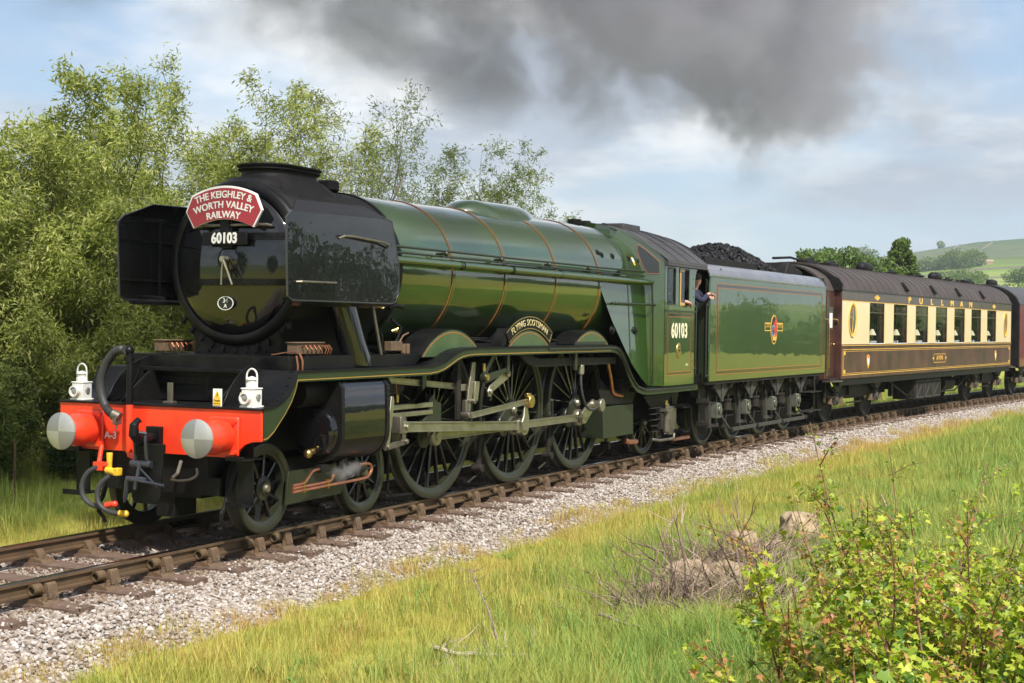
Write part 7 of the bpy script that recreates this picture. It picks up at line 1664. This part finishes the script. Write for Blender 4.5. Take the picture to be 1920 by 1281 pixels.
# ================================================================== CARRIAGES
PA = R_(-5.289); PLOC = (23.218, -.617, 0)
PC = empty('dining_carriage', PLOC, PA, 'umber and cream dining carriage with gold lettering and seven large windows behind the tender', 'railway carriage')
def CP(name, g, m, bevel=0, parent=None, **k): return obj(name, g, M[m], parent or PC, bevel=bevel, **k)
WIN = [.11+1.992*k for k in range(7)]
HW = 1.37
def body_roof(W, z0, zt, n=20): return [(-W+2*W*k/n, z0+(zt-z0)*(1-abs(-1+2*k/n)**2.3)**.62) for k in range(n+1)]
def carriage_roof(x0, x1, W, z0, zt, t=.04):
    o_ = body_roof(W, z0, zt); i_ = [(y*.97, z-t) for y, z in o_[::-1]]; return G().prism(o_+i_, 'x', x0, x1)
for s in (-1, 1):
    ya, yb = sorted((s*HW, s*(HW-.03)))
    CP('lower_side', G().box(-1.97, 15.40, ya, yb, 1.04, 1.80), 'umber', .004); CP('waist_rail', G().box(-1.97, 15.40, *sorted((s*(HW+.012), s*(HW-.03))), 1.80, 1.85), 'umber', .004)
    CP('upper_side', G().box(-1.97, 15.40, ya, yb, 2.885, 3.12), 'umber2', .004)
    edges = [-1.97]+[e for w in WIN for e in (w, w+1.20)]+[15.40]
    for a, b in zip(edges[::2], edges[1::2]):
        if a < -1 or b > 15:
            ov = -1.20 if a < -1 else 14.57; n = 28; ell = [(ov+.27*math.cos(2*PI*k/n), 2.43+.39*math.sin(2*PI*k/n)) for k in range(n)]
            CP('cream_panel', G().box(a, b, ya, yb, 1.85, 2.885), 'cream', .003)
            wd = CP('oval_window', (lambda g: g.loft([[(ov+.275*k_*math.cos(2*PI*k/n), y_, 2.43+.395*k_*math.sin(2*PI*k/n)) for k in range(n)] for k_, y_ in ((1.06, s*(HW+.002)), (1.04, s*(HW+.022)), (.90, s*(HW+.022)), (.86, s*(HW+.004)))], caps=False))(G()), 'gold', smooth=60)
            obj('oval_pane', G().add([(ov+.25*math.cos(2*PI*k/n), s*(HW+.006), 2.43+.36*math.sin(2*PI*k/n)) for k in range(n)], [tuple(range(n))]), M['ovalglass'], wd)
            obj('glazing_bar', G().tube([(ov-.03, s*(HW+.01), 2.1), (ov+.03, s*(HW+.01), 2.5), (ov-.02, s*(HW+.01), 2.76)], .008, 5).tube([(ov-.2, s*(HW+.01), 2.50), (ov+.2, s*(HW+.01), 2.40)], .008, 5), M['gold'], wd)
        else: CP('cream_panel', G().box(a, b, ya, yb, 1.85, 2.885), 'cream', .003)
        g = G(); yl = sorted((s*(HW+.003), s*HW)); g.box(a+.0, a+.016, *yl, 1.86, 2.87).box(b-.016, b, *yl, 1.86, 2.87); CP('lining', g, 'gold')
    CP('lining', G().box(-1.97, 15.40, *sorted((s*(HW+.003), s*HW)), 2.872, 2.888).box(-1.97, 15.4, *sorted((s*(HW+.015), s*(HW+.012))), 1.815, 1.83), 'gold')
    g = rectf(G(), -1.86, 15.30, 1.12, 1.735, .016, *sorted((s*(HW+.003), s*HW))); rectf(g, -1.80, 15.24, 1.16, 1.69, .009, *sorted((s*(HW+.003), s*HW))); CP('lining', g, 'gold')
    for x in (-1.80, 15.10):
        for z in (1.16, 1.60): CP('corner_scroll', G().box(x, x+.13, *sorted((s*(HW+.004), s*HW)), z, z+.09), 'gold')
    for wx in WIN:
        fr = G(); yo = sorted((s*(HW-.003), s*(HW-.028))); w = .022
        fr.box(wx, wx+w, *yo, 1.85, 2.885).box(wx+1.2-w, wx+1.2, *yo, 1.85, 2.885).box(wx+w, wx+1.2-w, *yo, 1.85, 1.872).box(wx+w, wx+1.2-w, *yo, 2.863, 2.885).box(wx+w, wx+1.2-w, *yo, 2.615, 2.64)
        wf = CP('window_frame', fr, 'umber2'); obj('pane', G().box(wx+w, wx+1.2-w, *sorted((s*(HW-.012), s*(HW-.016))), 1.872, 2.615), M['glass'], wf)
        obj('ventilator_pane', G().box(wx+w, wx+1.2-w, *sorted((s*(HW-.012), s*(HW-.016))), 2.64, 2.863), M['glass'], wf); obj('sill', G().box(wx-.01, wx+1.21, *sorted((s*(HW+.012), s*HW)), 1.852, 1.868), M['cloth_w'], wf)
        obj('ventilator_slat', G().box(wx+.38, wx+.46, *sorted((s*(HW-.03), s*(HW-.035))), 2.64, 2.863).box(wx+.72, wx+.80, *sorted((s*(HW-.03), s*(HW-.035))), 2.64, 2.863), M['curtain'], wf)
        obj('curtain', G().prism([(wx+1.0, 1.87), (wx+1.19, 1.87), (wx+1.19, 2.86), (wx+.9, 2.86)], 'y', s*(HW-.05), s*(HW-.07)), M['curtain'], wf)
    sr = SIDE if s < 0 else (PI/2, 0, PI); y_ = s*(HW+.002); xx = lambda v: v
    CP('gutter', G().box(-2.0, 15.43, *sorted((s*(HW+.03), s*(HW-.02))), 3.115, 3.14), 'roofgrey')
    for i, chh in enumerate('PULLMAN'): text(chh, .25, M['goldl'], PC, ((3.50+i*1.075) if s < 0 else (3.50+(6-i)*1.075), y_, 3.00), sr, xs=2.0, bold=.007, ext=.003)
    text('ANN', .20, M['gold'], PC, (6.55, y_, 1.425), sr, xs=1.5, ext=.002, space=1.1)
    g = rectf(G(), 5.95, 7.15, 1.30, 1.55, .014, *sorted((s*(HW+.003), s*HW))); g.prism([(5.95, 1.38), (5.78, 1.425), (5.95, 1.47)], 'y', *sorted((s*(HW+.003), s*HW))).prism([(7.15, 1.38), (7.32, 1.425), (7.15, 1.47)], 'y', *sorted((s*(HW+.003), s*HW))); CP('name_panel', g, 'gold')
    for x in (.70, 12.95):
        CP('gold_diamond', G().prism([(x-.24, 3.0), (x, 3.075), (x+.24, 3.0), (x, 2.925)], 'y', *sorted((s*(HW+.004), s*HW))), 'gold')
    for x in (.05, 13.25):
        c = CP('coat_of_arms', G().prism([(x-.10, 1.36), (x-.12, 1.55), (x, 1.60), (x+.12, 1.55), (x+.10, 1.36), (x, 1.24)], 'y', *sorted((s*(HW+.004), s*HW))), 'gold')
        obj('shield', G().prism([(x-.05, 1.40), (x-.05, 1.50), (x+.05, 1.50), (x+.05, 1.40), (x, 1.34)], 'y', *sorted((s*(HW+.008), s*(HW+.004)))), M['sign_w'], c); obj('crest_top', G().prism([(x-.06, 1.52), (x+.06, 1.52), (x, 1.58)], 'y', *sorted((s*(HW+.008), s*(HW+.004)))), M['red_l'], c)
    # end vestibule doors (inset)
    for xa, xb, hx_ in ((-2.62, -1.97, -2.02), (15.40, 16.0, 15.46)):
        CP('vestibule_side', G().box(xa, xb, *sorted((s*1.20, s*1.17)), 1.04, 3.10), 'umber', .004); dmid = (xa+xb)/2
        dd = CP('vestibule_door', G().box(dmid-.24, dmid+.24, *sorted((s*1.215, s*1.20)), 1.10, 2.95), 'umber2', .006)
        obj('door_window', G().box(dmid-.13, dmid+.13, *sorted((s*1.220, s*1.216)), 2.2, 2.72), M['ovalglass'], dd); obj('handle', G().sphere((dmid+.16, s*1.24, 1.85), .03), M['brass'], dd)
        if xa < 0: obj('letter_plate', G().box(dmid-.10, dmid+.10, *sorted((s*1.224, s*1.221)), 2.24, 2.58), M['sign_w'], dd); text('1', .20, M['blue_l'], dd, (dmid, s*1.2255, 2.40), sr, ext=.001)
        for hx in ((dmid-.34, dmid+.34) if xa < 0 else (xa+.1,)): CP('grab_rail', G().tube([(hx, s*1.22, 1.25), (hx, s*1.30, 1.32), (hx, s*1.30, 2.30), (hx-.08, s*1.30, 2.42), (hx-.08, s*1.22, 2.44)], .016, 8), 'brass')
        CP('corner_pillar', G().box(-1.99 if xa < 0 else 15.38, -1.95 if xa < 0 else 15.42, *sorted((s*(HW+.004), s*1.18)), 1.04, 3.12), 'umber', .004)
        CP('footboard', G().box(xa-.02, xb, *sorted((s*1.42, s*1.15)), .98, 1.01), 'steel_dk', .004); CP('door_step', G().box(xa+.1, xb-.1, *sorted((s*1.36, s*1.16)), .62, .64).box(xa+.1, xa+.12, *sorted((s*1.2, s*1.16)), .62, 1.0), 'frame_dk')
for xa in (-2.62, 15.96): CP('end_wall', G().box(xa, xa+.04, -1.18, 1.18, 1.04, 3.30), 'umber'); CP('gangway', G().box(xa-.22 if xa < 0 else xa+.04, xa if xa < 0 else xa+.26, -.55, .55, 1.05, 3.25), 'soot', .03)
RFG = CP('roof', carriage_roof(-2.0, 15.42, HW+.02, 3.13, 3.80), 'roofgrey', smooth=50)
CP('roof_end', carriage_roof(-2.66, -2.0, 1.21, 3.10, 3.74), 'roofgrey', smooth=50); CP('roof_end', carriage_roof(15.42, 16.0, 1.21, 3.10, 3.74), 'roofgrey', smooth=50)
CP('roof_fascia', G().prism([(-1.39, 3.13), (-1.40, 3.27), (-1.30, 3.40), (-1.1, 3.45), (-1.1, 3.10)], 'x', -2.06, -2.0).prism([(-1.36, 3.14), (-1.25, 3.42), (-.8, 3.62), (0, 3.72), (.8, 3.62), (1.25, 3.42), (1.36, 3.14)], 'x', -2.02, -1.985), 'soot')
for k in range(34): obj('roof_rib', carriage_roof(-1.8+k*.52, -1.775+k*.52, HW+.022, 3.14, 3.812, .02), M['roofgrey'], RFG, smooth=50)
for x in (4.05, 11.15): CP('torpedo_ventilator', G().lathe([(.001, -.42), (.10, -.40), (.15, -.30), (.155, 0), (.15, .30), (.10, .40), (.001, .42)], (0, 0, 0), 'x', 20).box(-.2, .2, -.08, .08, -.14, 0), 'soot', loc=(x, .05, 3.90), smooth=60)
for x in (6.71, 9.47, 12.82): CP('roof_ventilator', G().lathe([(.08, -.08), (.08, 0), (.20, .03), (.20, .05), (.08, .08), (.06, .13), (.001, .14)], (x, .1, 3.83), 'z', 18), 'soot')
for x in (1.05, -.6, 16.0-1): CP('roof_fitting', G().box(x-.35, x+.35, -.15, .15, 3.80, 3.90).cyl((x-.3, 0, 3.88), (x+.3, 0, 3.94), .05), 'soot', .02)
CP('roof_pipe', G().tube([(-2.6, .1, 3.86), (-1.6, .05, 3.92), (-1.0, .1, 3.9), (-.3, .1, 3.84)], .03), 'soot'); CP('roof_pipe', G().tube([(14.0, .1, 3.88), (14.8, .05, 3.92), (15.9, .1, 3.9)], .03), 'soot')
for x in (3.2, 5.9, 8.6, 11.5): CP('roof_bracket', G().prism([(-1.36, 3.22), (-1.22, 3.45), (-1.24, 3.48), (-1.42, 3.24)], 'x', x, x+.05).prism([(-1.36, 3.22), (-1.22, 3.45), (-1.24, 3.48), (-1.42, 3.24)], 'x', x+.13, x+.16), 'soot')
CP('floor', G().box(-2.6, 15.98, -1.33, 1.33, 1.0, 1.06), 'frame_dk'); CP('solebar', G().box(-2.0, 15.4, -1.34, -1.27, .88, 1.04).box(-2.0, 15.4, 1.27, 1.34, .88, 1.04), 'black3')
CP('partition', G().box(-.55, -.50, -1.33, 1.33, 1.06, 3.1).box(14.0, 14.05, -1.33, 1.33, 1.06, 3.1), 'umber2'); CP('ceiling', G().box(-1.9, 15.3, -1.3, 1.3, 3.1, 3.13), 'cream')
CP('battery_box', G().box(4.65, 7.25, -1.22, -.6, .30, .86), 'frame_dk', .02)
for x in (4.75, 5.6, 6.45): CP('battery_box_door', rectf(G(), x, x+.72, .34, .82, .035, -1.245, -1.22).prism([(x+.05, .36), (x+.10, .36), (x+.67, .80), (x+.62, .80)], 'y', -1.235, -1.22), 'frame_lt', .004)
CP('underframe_gear', G().box(7.3, 8.4, -.9, .9, .45, .88).cyl((8.9, -.7, .62), (10.1, -.7, .62), .22, n=20).box(2.9, 3.05, -1.1, -1.0, .45, .9).box(3.4, 4.3, -.5, .5, .5, .9), 'black3', .02)
CP('truss', G().tube([(2.6, -1.1, .88), (4.2, -1.1, .45), (9.3, -1.1, .42), (11.0, -1.1, .88)], .02), 'black3')
def bogie(root, x0, wb, mat_w='frame_dk'):
    for s in (-1, 1):
        y = s*1.02
        fr = G().prism([(x0-wb/2-.45, .80), (x0+wb/2+.45, .80), (x0+wb/2+.45, .66), (x0+wb/2+.3, .62), (x0+.5, .52), (x0-.5, .52), (x0-wb/2-.3, .62), (x0-wb/2-.45, .66)], 'y', y, y-s*.04); bo = obj('bogie_frame', fr, M['frame_dk'], root, bevel=.01)
        for ax in (x0-wb/2, x0+wb/2):
            obj('axlebox', G().box(ax-.12, ax+.12, *sorted((y+s*.12, y)), .40, .68).cyl((ax, y+s*.1, .53), (ax, y+s*.15, .53), .09, n=16), M['frame_lt'], bo, bevel=.02)
            g = G()
            for k in range(5): g.box(ax-.45+.07*k, ax+.45-.07*k, *sorted((y+s*.10, y+s*.01)), .82-.03*k, .845-.03*k)
            obj('leaf_spring', g, M['frame_dk'], bo)
            obj('spring_gusset', G().prism([(ax-.42, .95), (ax+.42, .95), (ax+.08, .72), (ax-.08, .72)], 'y', y+s*.13, y+s*.115), M['frame_lt'], bo)
            for d in (-.38, .38): obj('coil_spring', G().cyl((ax+d, y+s*.05, .44), (ax+d, y+s*.05, .60), .075, n=14).cyl((ax+d, y+s*.05, .43), (ax+d, y+s*.05, .45), .10, n=14), M['rust'], bo)
        obj('bolster', G().box(x0-.5, x0+.5, *sorted((y+s*.06, y)), .60, .88).box(x0-.6, x0+.6, *sorted((y+s*.02, y)), .40, .44), M['frame_dk'], bo, bevel=.01)
        for k in (0, 1):
            wx = x0+(-wb/2 if k == 0 else wb/2); w_ = copy_tree(CW, root); place(w_, wx, .53, s < 0)
CW = wheel(.53, 0, .14, .05, .06, disc=True, name='carriage_wheel', tyre_m='frame_dk', rim_m='frame_dk'); CW.parent = PC; CW.location = (0-1.524, -.845, .53)
bogie(PC, 0, 3.048); bogie(PC, 13.228, 3.048)
for ch in [o for o in PC.children if o.name.startswith('carriage_wheel') and o is not CW]:
    if (ch.location-CW.location).length < .02: 
        for c in list(ch.children): bpy.data.objects.remove(c)
        bpy.data.objects.remove(ch)
CP('axle', G().cyl((-1.524, -.8, .53), (-1.524, .8, .53), .07).cyl((1.524, -.8, .53), (1.524, .8, .53), .07).cyl((11.70, -.8, .53), (11.70, .8, .53), .07).cyl((14.75, -.8, .53), (14.75, .8, .53), .07), 'black3')
# tables, lamps, menu cards inside the dining carriage
def in_car(v): return PC_M @ Vector(v)
bpy.context.view_layer.update(); PC_M = Matrix.LocRotScale(Vector(PLOC), Matrix.Rotation(PA, 3, 'Z').to_quaternion(), Vector((1, 1, 1)))
ORD = ['first', 'second', 'third', 'fourth', 'fifth', 'sixth', 'seventh']
tb0 = None
for k, wx in enumerate(WIN):
    x = wx+.50; o_ = ORD[k]
    def at(o, v, extra=0): o.location = in_car(v); o.rotation_euler = (0, 0, PA+extra); return o
    if tb0 is None:
        T = empty('dining_table'); obj('tabletop', G().box(-.40, .40, -.28, .28, .70, .73), M['cloth_w'], T, bevel=.006); obj('leg', G().box(-.03, .03, -.2, .2, 0, .70), M['umber'], T); tb0 = T
        Lm = empty('table_lamp'); obj('stem', G().cyl((0, 0, 0), (0, 0, .30), .012).cyl((0, 0, 0), (0, 0, .015), .06, n=16), M['brass'], Lm); obj('shade', G().lathe([(.035, .43), (.105, .28), (.101, .28), (.031, .43)], (0, 0, 0), 'z', 20, close=True), M['shade'], Lm); lm0 = Lm
        Mn = obj('folded_napkin', G().prism([(-.16, 0), (-.10, .14), (.10, .14), (.16, 0)], 'y', -.05, -.02).prism([(-.15, 0), (-.11, .13), (.11, .13), (.15, 0)], 'y', .02, .05), M['cloth_w'], None); mn0 = Mn
    else: T, Lm, Mn = copy_tree(tb0), copy_tree(lm0), copy_tree(mn0)
    at(T, (x+.52, -.95, 1.06)); jx = (.0, .05, -.04, .07, -.02, .03, .06)[k]; tag(T, f'white dining table behind the {o_} carriage window from the tender', 'table', 'dining tables in the carriage')
    at(Lm, (wx+.88+jx, -1.16, 1.79), jx*4); tag(Lm, f'cream-shaded table lamp in the {o_} carriage window from the tender', 'lamp', 'table lamps in the carriage windows')
    at(Mn, (wx+.80-jx, -1.22, 1.79), jx*5); tag(Mn, f'folded white napkin at the foot of the {o_} carriage window from the tender', 'napkin', 'napkins in the carriage windows')

# second carriage
hA = heading(48); p2 = arc(42.15, 0); C2 = empty('dark_carriage', (p2.x, p2.y, 0), heading(46), 'crimson carriage with black end just entering at the right edge', 'railway carriage')
def C2P(name, g, m, bevel=0, **k): return obj(name, g, M[m], C2, bevel=bevel, **k)
C2P('body_side', G().box(-2.35, 15, -1.37, -1.33, 1.0, 3.15).box(-2.35, 15, 1.33, 1.37, 1.0, 3.15), 'crimson', .01)
C2P('end_wall', G().prism([(-1.37, 1.0), (-1.37, 3.15)]+[(y, z) for y, z in body_roof(1.37, 3.15, 3.82)][1:-1]+[(1.37, 3.15), (1.37, 1.0)], 'x', -2.42, -2.35), 'soot', .02)
C2P('gangway', G().box(-2.75, -2.42, -.5, .5, 1.05, 3.3), 'soot', .03); C2P('roof', carriage_roof(-2.40, 15, 1.39, 3.14, 3.84), 'roofblack', smooth=50)
C2P('torpedo_ventilator', G().lathe([(.001, -.35), (.12, -.3), (.14, 0), (.12, .3), (.001, .35)], (-.9, .05, 3.93), 'x', 20), 'soot'); C2P('floor', G().box(-2.4, 15, -1.33, 1.33, .95, 1.0), 'black3')
for k in range(5):
    C2P('window_frame', rectf(G(), -1.2+k*2.2, .2+k*2.2, 1.95, 2.85, .04, -1.38, -1.36), 'cream'); C2P('pane', G().box(-1.16+k*2.2, .16+k*2.2, -1.376, -1.372, 1.99, 2.81), 'ovalglass')
bogie(C2, 0, 2.6); C2P('buffer_gear', G().cyl((-2.8, -.87, 1.06), (-2.42, -.87, 1.06), .1).cyl((-2.84, -.87, 1.06), (-2.8, -.87, 1.06), .2), 'black3')
for s in (-1, 1): CP('buffer', G().cyl((15.9, s*.87, 1.06), (16.3, s*.87, 1.06), .09).cyl((-2.9, s*.87, 1.06), (-2.6, s*.87, 1.06), .09).cyl((-2.94, s*.87, 1.06), (-2.9, s*.87, 1.06), .19, n=20), 'black3', .005)

# ================================================================== PEOPLE
def skin_mesh(name, joints, edges, m, parent, sub=2, root=0):
    me = bpy.data.meshes.new(name); me.from_pydata([j[0] for j in joints], edges, []); o = bpy.data.objects.new(name, me); COL.objects.link(o)
    sk = o.modifiers.new('s', 'SKIN'); sk.use_smooth_shade = True
    for i, j in enumerate(joints):
        r = j[1]; r = (r, r) if not isinstance(r, tuple) else r; me.skin_vertices[0].data[i].radius = r; me.skin_vertices[0].data[i].use_root = (i == root)
    sb = o.modifiers.new('b', 'SUBSURF'); sb.levels = sub; sb.render_levels = sub
    dg = bpy.context.evaluated_depsgraph_get(); dg.update(); m2 = bpy.data.meshes.new_from_object(o.evaluated_get(dg)); bpy.data.objects.remove(o)
    m2.polygons.foreach_set('use_smooth', [True]*len(m2.polygons)); m2.materials.clear(); return link(name, m2, m, parent)
def hand(root, w, f, side, m):
    """five curled fingers from wrist w along direction f"""
    w = Vector(w); f = Vector(f).normalized(); u = Vector((0, 0, 1)); s_ = f.cross(u).normalized()*side; dn = s_.cross(f)*side
    J = [(w, .026), (w+f*.05, (.040, .020)), (w+f*.085, (.042, .018))]; E = [(0, 1), (1, 2)]
    o = [J, E]; js = list(J); es = list(E)
    for k, (off, ln) in enumerate(((-.030, .075), (-.010, .085), (.010, .08), (.029, .062))):
        b = w+f*.085+s_*off; c1 = b+f*ln*.45-u*.006; c2 = c1+(f*.5-u*.9).normalized()*ln*.5; i = len(js); js += [(b, .010), (c1, .0095), (c2, .008)]; es += [(2, i), (i, i+1), (i+1, i+2)]
    b = w+f*.03-s_*.036; c1 = b+(f*.7-s_*.7).normalized()*.03; c2 = c1+(f*.9-u*.5).normalized()*.03; i = len(js); js += [(b, .013), (c1, .011), (c2, .009)]; es += [(1, i), (i, i+1), (i+1, i+2)]
    return js, es
def person(label, base, J, top_m, leg_m, head_dir, hair_m='hair', cap=False, group=None):
    """J: dict of joints in metres relative to the base"""
    root = empty('person', base, 0, label, 'person', group); V = lambda k: Vector(J[k])
    joints = [(V('pelvis'), (.135, .10)), (V('waist'), (.125, .095)), (V('chest'), (.16, .11)), (V('neckb'), (.07, .065)), (V('neck'), .052)]; ed = [(0, 1), (1, 2), (2, 3), (3, 4)]
    def chain(frm, names, rads):
        p = frm
        for n_, r_ in zip(names, rads): joints.append((V(n_), r_)); ed.append((p, len(joints)-1)); p = len(joints)-1
        return p
    hd = Vector(head_dir).normalized(); nk = V('neck'); hc = nk+Vector((0, 0, .095))+hd*.02
    joints.append((hc-Vector((0, 0, .045))+hd*.01, (.062, .068))); ed.append((4, 5)); joints.append((hc+Vector((0, 0, .04)), (.078, .09))); ed.append((5, 6)); joints.append((hc+Vector((0, 0, .10)), (.05, .06))); ed.append((6, 7))
    for s_ in 'lr':
        p = chain(2, (s_+'sho', s_+'elb', s_+'wri'), (.062, .045, .030))
        w = V(s_+'wri'); f = w-V(s_+'elb'); js, es = hand(root, w, f+Vector(J.get(s_+'hd', (0, 0, 0))), 1 if s_ == 'l' else -1, None); b = len(joints); joints.extend(js[1:])
        for a, c in es: ed.append((p if a == 0 else b+a-1, b+c-1))
        chain(0, (s_+'hip', s_+'kne', s_+'ank', s_+'toe'), (.088, .058, .042, .035))
    skin_mesh('body', joints, ed, M['skin'], root)
    g = G(); side = hd.cross(Vector((0, 0, 1))).normalized(); g.sphere(hc+hd*.080+Vector((0, 0, .004)), .013, sc=(1, 1, 1.5)); obj('nose', g, M['skin'], root)
    g = G().sphere(hc+hd*.072+side*.032+Vector((0, 0, .032)), .011).sphere(hc+hd*.072-side*.032+Vector((0, 0, .032)), .011); obj('eyes', g, M['dark'], root)
    g = G().sphere(hc+side*.082, .022, sc=(1, 1, 1.4)).sphere(hc-side*.082, .022, sc=(1, 1, 1.4)); obj('ears', g, M['skin'], root)
    g = G().sphere(hc+hd*.070+Vector((0, 0, -.045)), .02, sc=(1.1, 1.1, .3)); obj('mouth', g, M['lips'], root)
    hg = G().sphere(hc-hd*.016+Vector((0, 0, .062)), .100, 16, 10, sc=(1, 1, .85)); obj('hair', hg, M[hair_m], root)
    if cap: obj('cap', G().lathe([(.105, 0), (.112, .03), (.10, .065), (.05, .08), (.001, .082)], hc+Vector((0, 0, .07)), 'z', 20).prism([(-.06, .09), (.06, .09), (.05, .15), (-.05, .15)], 'z', hc.z+.07, hc.z+.08), M['navy'], root)
    k = 1.17
    jj = [(V('pelvis'), (.17, .14)), (V('waist'), (.165, .135)), (V('chest'), (.20, .155)), (V('neckb')-Vector((0, 0, .01)), (.105, .10)), (V('neckb')+Vector((0, 0, .045)), (.078, .074))]; ee = [(0, 1), (1, 2), (2, 3), (3, 4)]
    for s_ in 'lr':
        i = len(jj); jj += [(V(s_+'sho'), .078), (V(s_+'elb'), .060), (V(s_+'elb').lerp(V(s_+'wri'), .86), .045)]; ee += [(2, i), (i, i+1), (i+1, i+2)]
    skin_mesh('jacket', jj, ee, M[top_m], root)
    jj = [(V('waist')-Vector((0, 0, .03)), (.135, .11)), (V('pelvis'), (.15, .118))]; ee = [(0, 1)]
    for s_ in 'lr': i = len(jj); jj += [(V(s_+'hip'), .10), (V(s_+'kne'), .072), (V(s_+'ank')+Vector((0, 0, .05)), .058)]; ee += [(1, i), (i, i+1), (i+1, i+2)]
    skin_mesh('trousers', jj, ee, M[leg_m], root)
    for s_ in 'lr': skin_mesh('boot', [(V(s_+'ank')+Vector((0, 0, .02)), .055), (V(s_+'ank')-Vector((0, 0, .03)), .055), (V(s_+'toe'), .045)], [(0, 1), (1, 2)], M['black3'], root)
    return root
# fireman in the doorway: leans on the side rail with crossed forearms; x runs back along the train, -y is out
person('fireman in navy overalls leaning out of the cab doorway, forearms resting between cab and tender', (12.52, -1.09, 1.40),
       dict(pelvis=(0, .05, .92), waist=(0, .02, 1.08), chest=(-.02, -.05, 1.33), neckb=(-.04, -.09, 1.50), neck=(-.05, -.12, 1.55), lsho=(.17, -.08, 1.42), lelb=(.30, -.20, 1.30), lwri=(.10, -.33, 1.37), lhd=(-.05, -.06, -.12), rsho=(-.21, -.10, 1.42), relb=(-.18, -.28, 1.27), rwri=(.02, -.34, 1.42), rhd=(.0, -.08, -.20),
            lhip=(.10, .05, .88), lkne=(.10, .03, .48), lank=(.10, .06, .08), ltoe=(.10, -.08, .04), rhip=(-.10, .05, .88), rkne=(-.10, .03, .48), rank=(-.10, .06, .08), rtoe=(-.10, -.08, .04)), 'navy', 'navy', (-.35, -1, -.05))
person('driver in dark blue seated inside the cab, one hand resting on the window ledge', (11.42, -1.02, 1.36),
       dict(pelvis=(0, 0, .66), waist=(0, 0, .83), chest=(.02, 0, 1.10), neckb=(.02, .02, 1.28), neck=(.02, .02, 1.33), lsho=(.05, .20, 1.20), lelb=(-.10, .26, .95), lwri=(-.30, .18, .90), rsho=(.0, -.18, 1.22), relb=(.06, -.27, 1.38-.10), rwri=(.10, -.36, 1.29), rhd=(0.6, -.1, -.4),
            lhip=(.0, .10, .64), lkne=(-.40, .12, .62), lank=(-.42, .12, .12), ltoe=(-.56, .12, .06), rhip=(.0, -.10, .64), rkne=(-.40, -.12, .62), rank=(-.42, -.12, .12), rtoe=(-.56, -.12, .06)), 'navy', 'navy', (-1, -.1, 0), cap=True)
def diner(label, k, dx, top):
    p = in_car((WIN[k]+dx, -.85, 1.06)); q = person(label, p, dict(pelvis=(0, 0, .47), waist=(0, 0, .63), chest=(0, 0, .88), neckb=(0, 0, 1.05), neck=(0, 0, 1.09), lsho=(0, .18, .98), lelb=(-.12, .22, .74), lwri=(-.33, .14, .75), rsho=(0, -.18, .98), relb=(-.12, -.22, .74), rwri=(-.33, -.14, .75),
        lhip=(0, .09, .46), lkne=(-.40, .10, .46), lank=(-.40, .10, .08), ltoe=(-.52, .10, .04), rhip=(0, -.09, .46), rkne=(-.40, -.10, .46), rank=(-.40, -.10, .08), rtoe=(-.52, -.10, .04)), top, 'curtain', (-1, -.2, 0), group=None); q.rotation_euler = (0, 0, PA); return q
diner('diner in teal top seated behind the second carriage window from the tender', 1, 2.25, 'teal')
diner('diner in dark clothes seated behind the fourth carriage window from the tender', 3, 2.25, 'navy')
diner('diner in purple top seated behind the fifth carriage window from the tender', 4, 2.2, 'purple')

# ------------------------------------------------------------------ haze
if HAZE:
    g = G(); g.box(-2650, 2650, -2680, 2660, -12, 150); m = bpy.data.materials.new('air'); m.use_nodes = True; N = m.node_tree.nodes; K = m.node_tree.links; N.clear()
    out = N.new('ShaderNodeOutputMaterial'); pv = N.new('ShaderNodeVolumePrincipled'); K.new(pv.outputs[0], out.inputs['Volume']); pv.inputs['Color'].default_value = (.80, .88, 1, 1); pv.inputs['Density'].default_value = HAZE; pv.inputs['Anisotropy'].default_value = .2
    o = link('haze', mesh_of('haze', g, 0), m); o['kind'] = 'stuff'
